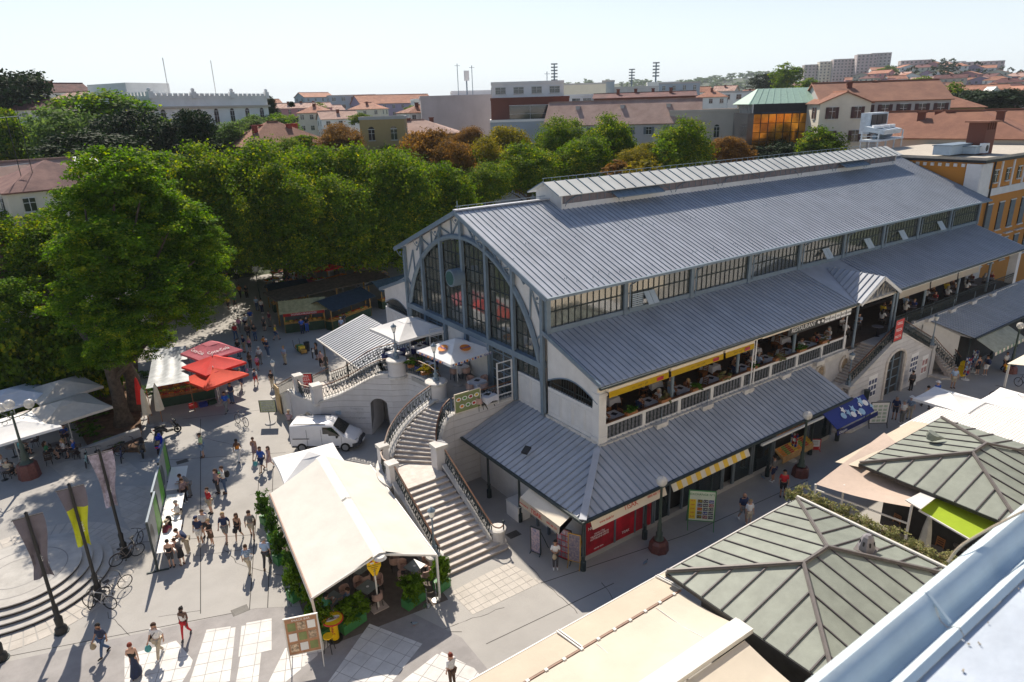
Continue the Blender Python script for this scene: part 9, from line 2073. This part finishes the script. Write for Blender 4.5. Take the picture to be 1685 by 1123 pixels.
t=thing('yellow_stand','yellow ice cream stand at the first column of the east shops','stand',G(1582,618,0)); MB().box(-.3,.3,-.2,.2,0,.8).build('cabinet',my_,t,W=0); MB().cbox((0,0,1.0),(.5,.3,.3)).build('top_box',my_,t,W=0)
for k,(px,py,lab) in enumerate(((703,998,'left queue post before the tent'),(718,988,'right queue post before the tent'))): t=thing('queue_post',lab,'queue post',G(px,py,0)); MB().lathe([(.2,0),(.19,.03),(.03,.05),(.025,.95)],(0,0,0),12).build('post',M_CHR,t,W=0)
for i,(px,py) in enumerate(((395,1005),(1248,738),(300,760),(235,870),(845,880))):
 p=G(px,py,0); t=thing('manhole_cover',['square drain grate in the bright paving near the tent','brown manhole cover on the shaded street','round manhole cover in the middle of the square','square grate beside the display boards','square grate at the foot of the big stair'][i],'manhole',(p.x,p.y,.006)); MB().box(-.35,.35,-.25,.25,0,.004).build('cover',mat('manhole_iron',(.12,.11,.10),.7,var=.2),t,W=0)
 for k in range(5): MB().box(-.3,.3,-.2+k*.09,-.17+k*.09,.0041,.008).build('rib',M_BLACK,t,W=0)
ysec=[(21.6,25.9),(26.1,30.4),(30.6,33.2)]
for i,(a,b) in enumerate(ysec):
 t=thing('rolled_awning','rolled yellow awning with small print, '+['nearest the corner pier','middle one','last before the white posts'][i],'awning',(a,YB-.2,7.35)); MB().box(0,b-a,-.16,.02,-.03,.16).build('cassette',M_CREAM,t,W=0); MB().add([(0,-.18,.0),(b-a,-.18,.0),(b-a,-.2,-.33),(0,-.2,-.33)],[(0,1,2,3),(3,2,1,0)]).build('valance',my_,t,W=0)
 btext(t,'pivo  •  pizza  •  grill',.14,(b-a)/2,-.17,mat('ochre_print',(.45,.25,.02),.6,var=0),-.195); MB().box(b-a-.9,b-a-.4,-.206,-.196,-.28,-.08).build('red_logo',M_REDP,t,W=0); MB().lathe([(.12,0)],(0,0,0),3) if False else None
t=thing('restaurant_sign','dark restaurant fascia with white letters along the balcony eave','sign',(38.0,YB-.22,7.22)); MB().box(-1.2,5.9,0,.05,-.28,.28).build('fascia',M_BLACK,t,W=0)
btext(t,'RESTAURANT',.42,.45,0,M_WTXT,-.01)
for k,s in enumerate(('PIZZA','GRILL','FISH','PASTA','DRINK')): MB().box(2.78+k*.64,3.34+k*.64,-.012,-.004,-.2,.2).build('word_tile',M_WTXT,t,W=0); btext(t,s,.2,3.06+k*.64,0,M_BTXT,-.018)
for k in(0,1): MB().cbox((2.1+k*.45-.0,-.01,0),(.25,.01,.18),0,0,.4).build('ornament',M_WTXT,t,W=0)
MB().bar((34.0,YB-.3,7.5),(36.7,YB-.3,7.5),.16,.1).build('awning_box',M_CREAM,t)
for k,(a,b) in enumerate(((50.0,54.5),(54.7,59.0),(59.2,62.8))):
 t=thing('rolled_awning','rolled white awning on the far balcony, '+['left of three','middle of three','right of three'][k],'awning',(a,YB-.25,7.4)); MB().add([(0,-.1,.1),(b-a,-.1,.1),(b-a,-.14,-.4),(0,-.14,-.4)],[(0,1,2,3),(3,2,1,0)]).build('valance',M_CREAM,t,W=0); MB().box(0,b-a,-.12,.04,.1,.22).build('cassette',M_BARW,t,W=0)
for x in (33.55,33.8,43.7): t=thing('white_post',{33.55:'left white dividing post on the balcony',33.8:'right white dividing post on the balcony',43.7:'white post at the end of the balcony parapet'}[x],'post',(x,YB-.12,4.5)); MB().lathe([(.045,0),(.045,3.1)],(0,0,0),8).build('post',M_WTXT,t,W=0)
for k,(px,py,lab) in enumerate(((1062,929,'pigeon on the shaded paving near the nearest street lamp'),(1255,789,'small pigeon by the fruit shop'),(682,1030,'pigeon on the paving before the tent'))):
 t=thing('pigeon',lab,'pigeon',G(px,py,0),k*1.5); MB().tube([(-.16,0,.10),(-.08,0,.12),(.04,0,.14),(.10,0,.19)],[.015,.05,.06,.03],8).build('body',M_IRON,t,W=0,smooth=True); MB().ball((.12,0,.23),.03,8,6).build('head',M_DIRON,t,W=0); MB().bar((.02,.02,.09),(.02,.02,0),.008).bar((.02,-.02,.09),(.02,-.02,0),.008).build('legs',M_RED,t,W=0); MB().tube([(.145,0,.23),(.17,0,.22)],[.008,.002],5).build('beak',M_BLACK,t,W=0)
for k,(px,py) in enumerate(((1468,865),(1540,905),(1585,900))):
 p=G(px,py,.8); place('table',table_proto,'round',(p.x,p.y,.05),0,'small round table in the dark café between the copper roofs, '+['left','middle','right'][k]); place('chair',chair_proto,'wood',(p.x+.6,p.y+.2,.05),1.4,'orange chair beside the '+['left','middle','right'][k]+' table of the dark café')
hb_=MB().box(-1500,2700,-60,2700,-2,110); M_HZ=bpy.data.materials.new('haze'); M_HZ.use_nodes=True; n=M_HZ.node_tree.nodes; n.remove(n['Principled BSDF']); pv=n.new('ShaderNodeVolumePrincipled'); pv.inputs['Density'].default_value=HAZE_D=.00013; pv.inputs['Color'].default_value=(.86,.92,1,1); M_HZ.node_tree.links.new(pv.outputs[0],n['Material Output'].inputs['Volume'])
hb_.build('haze',M_HZ,kind='stuff')
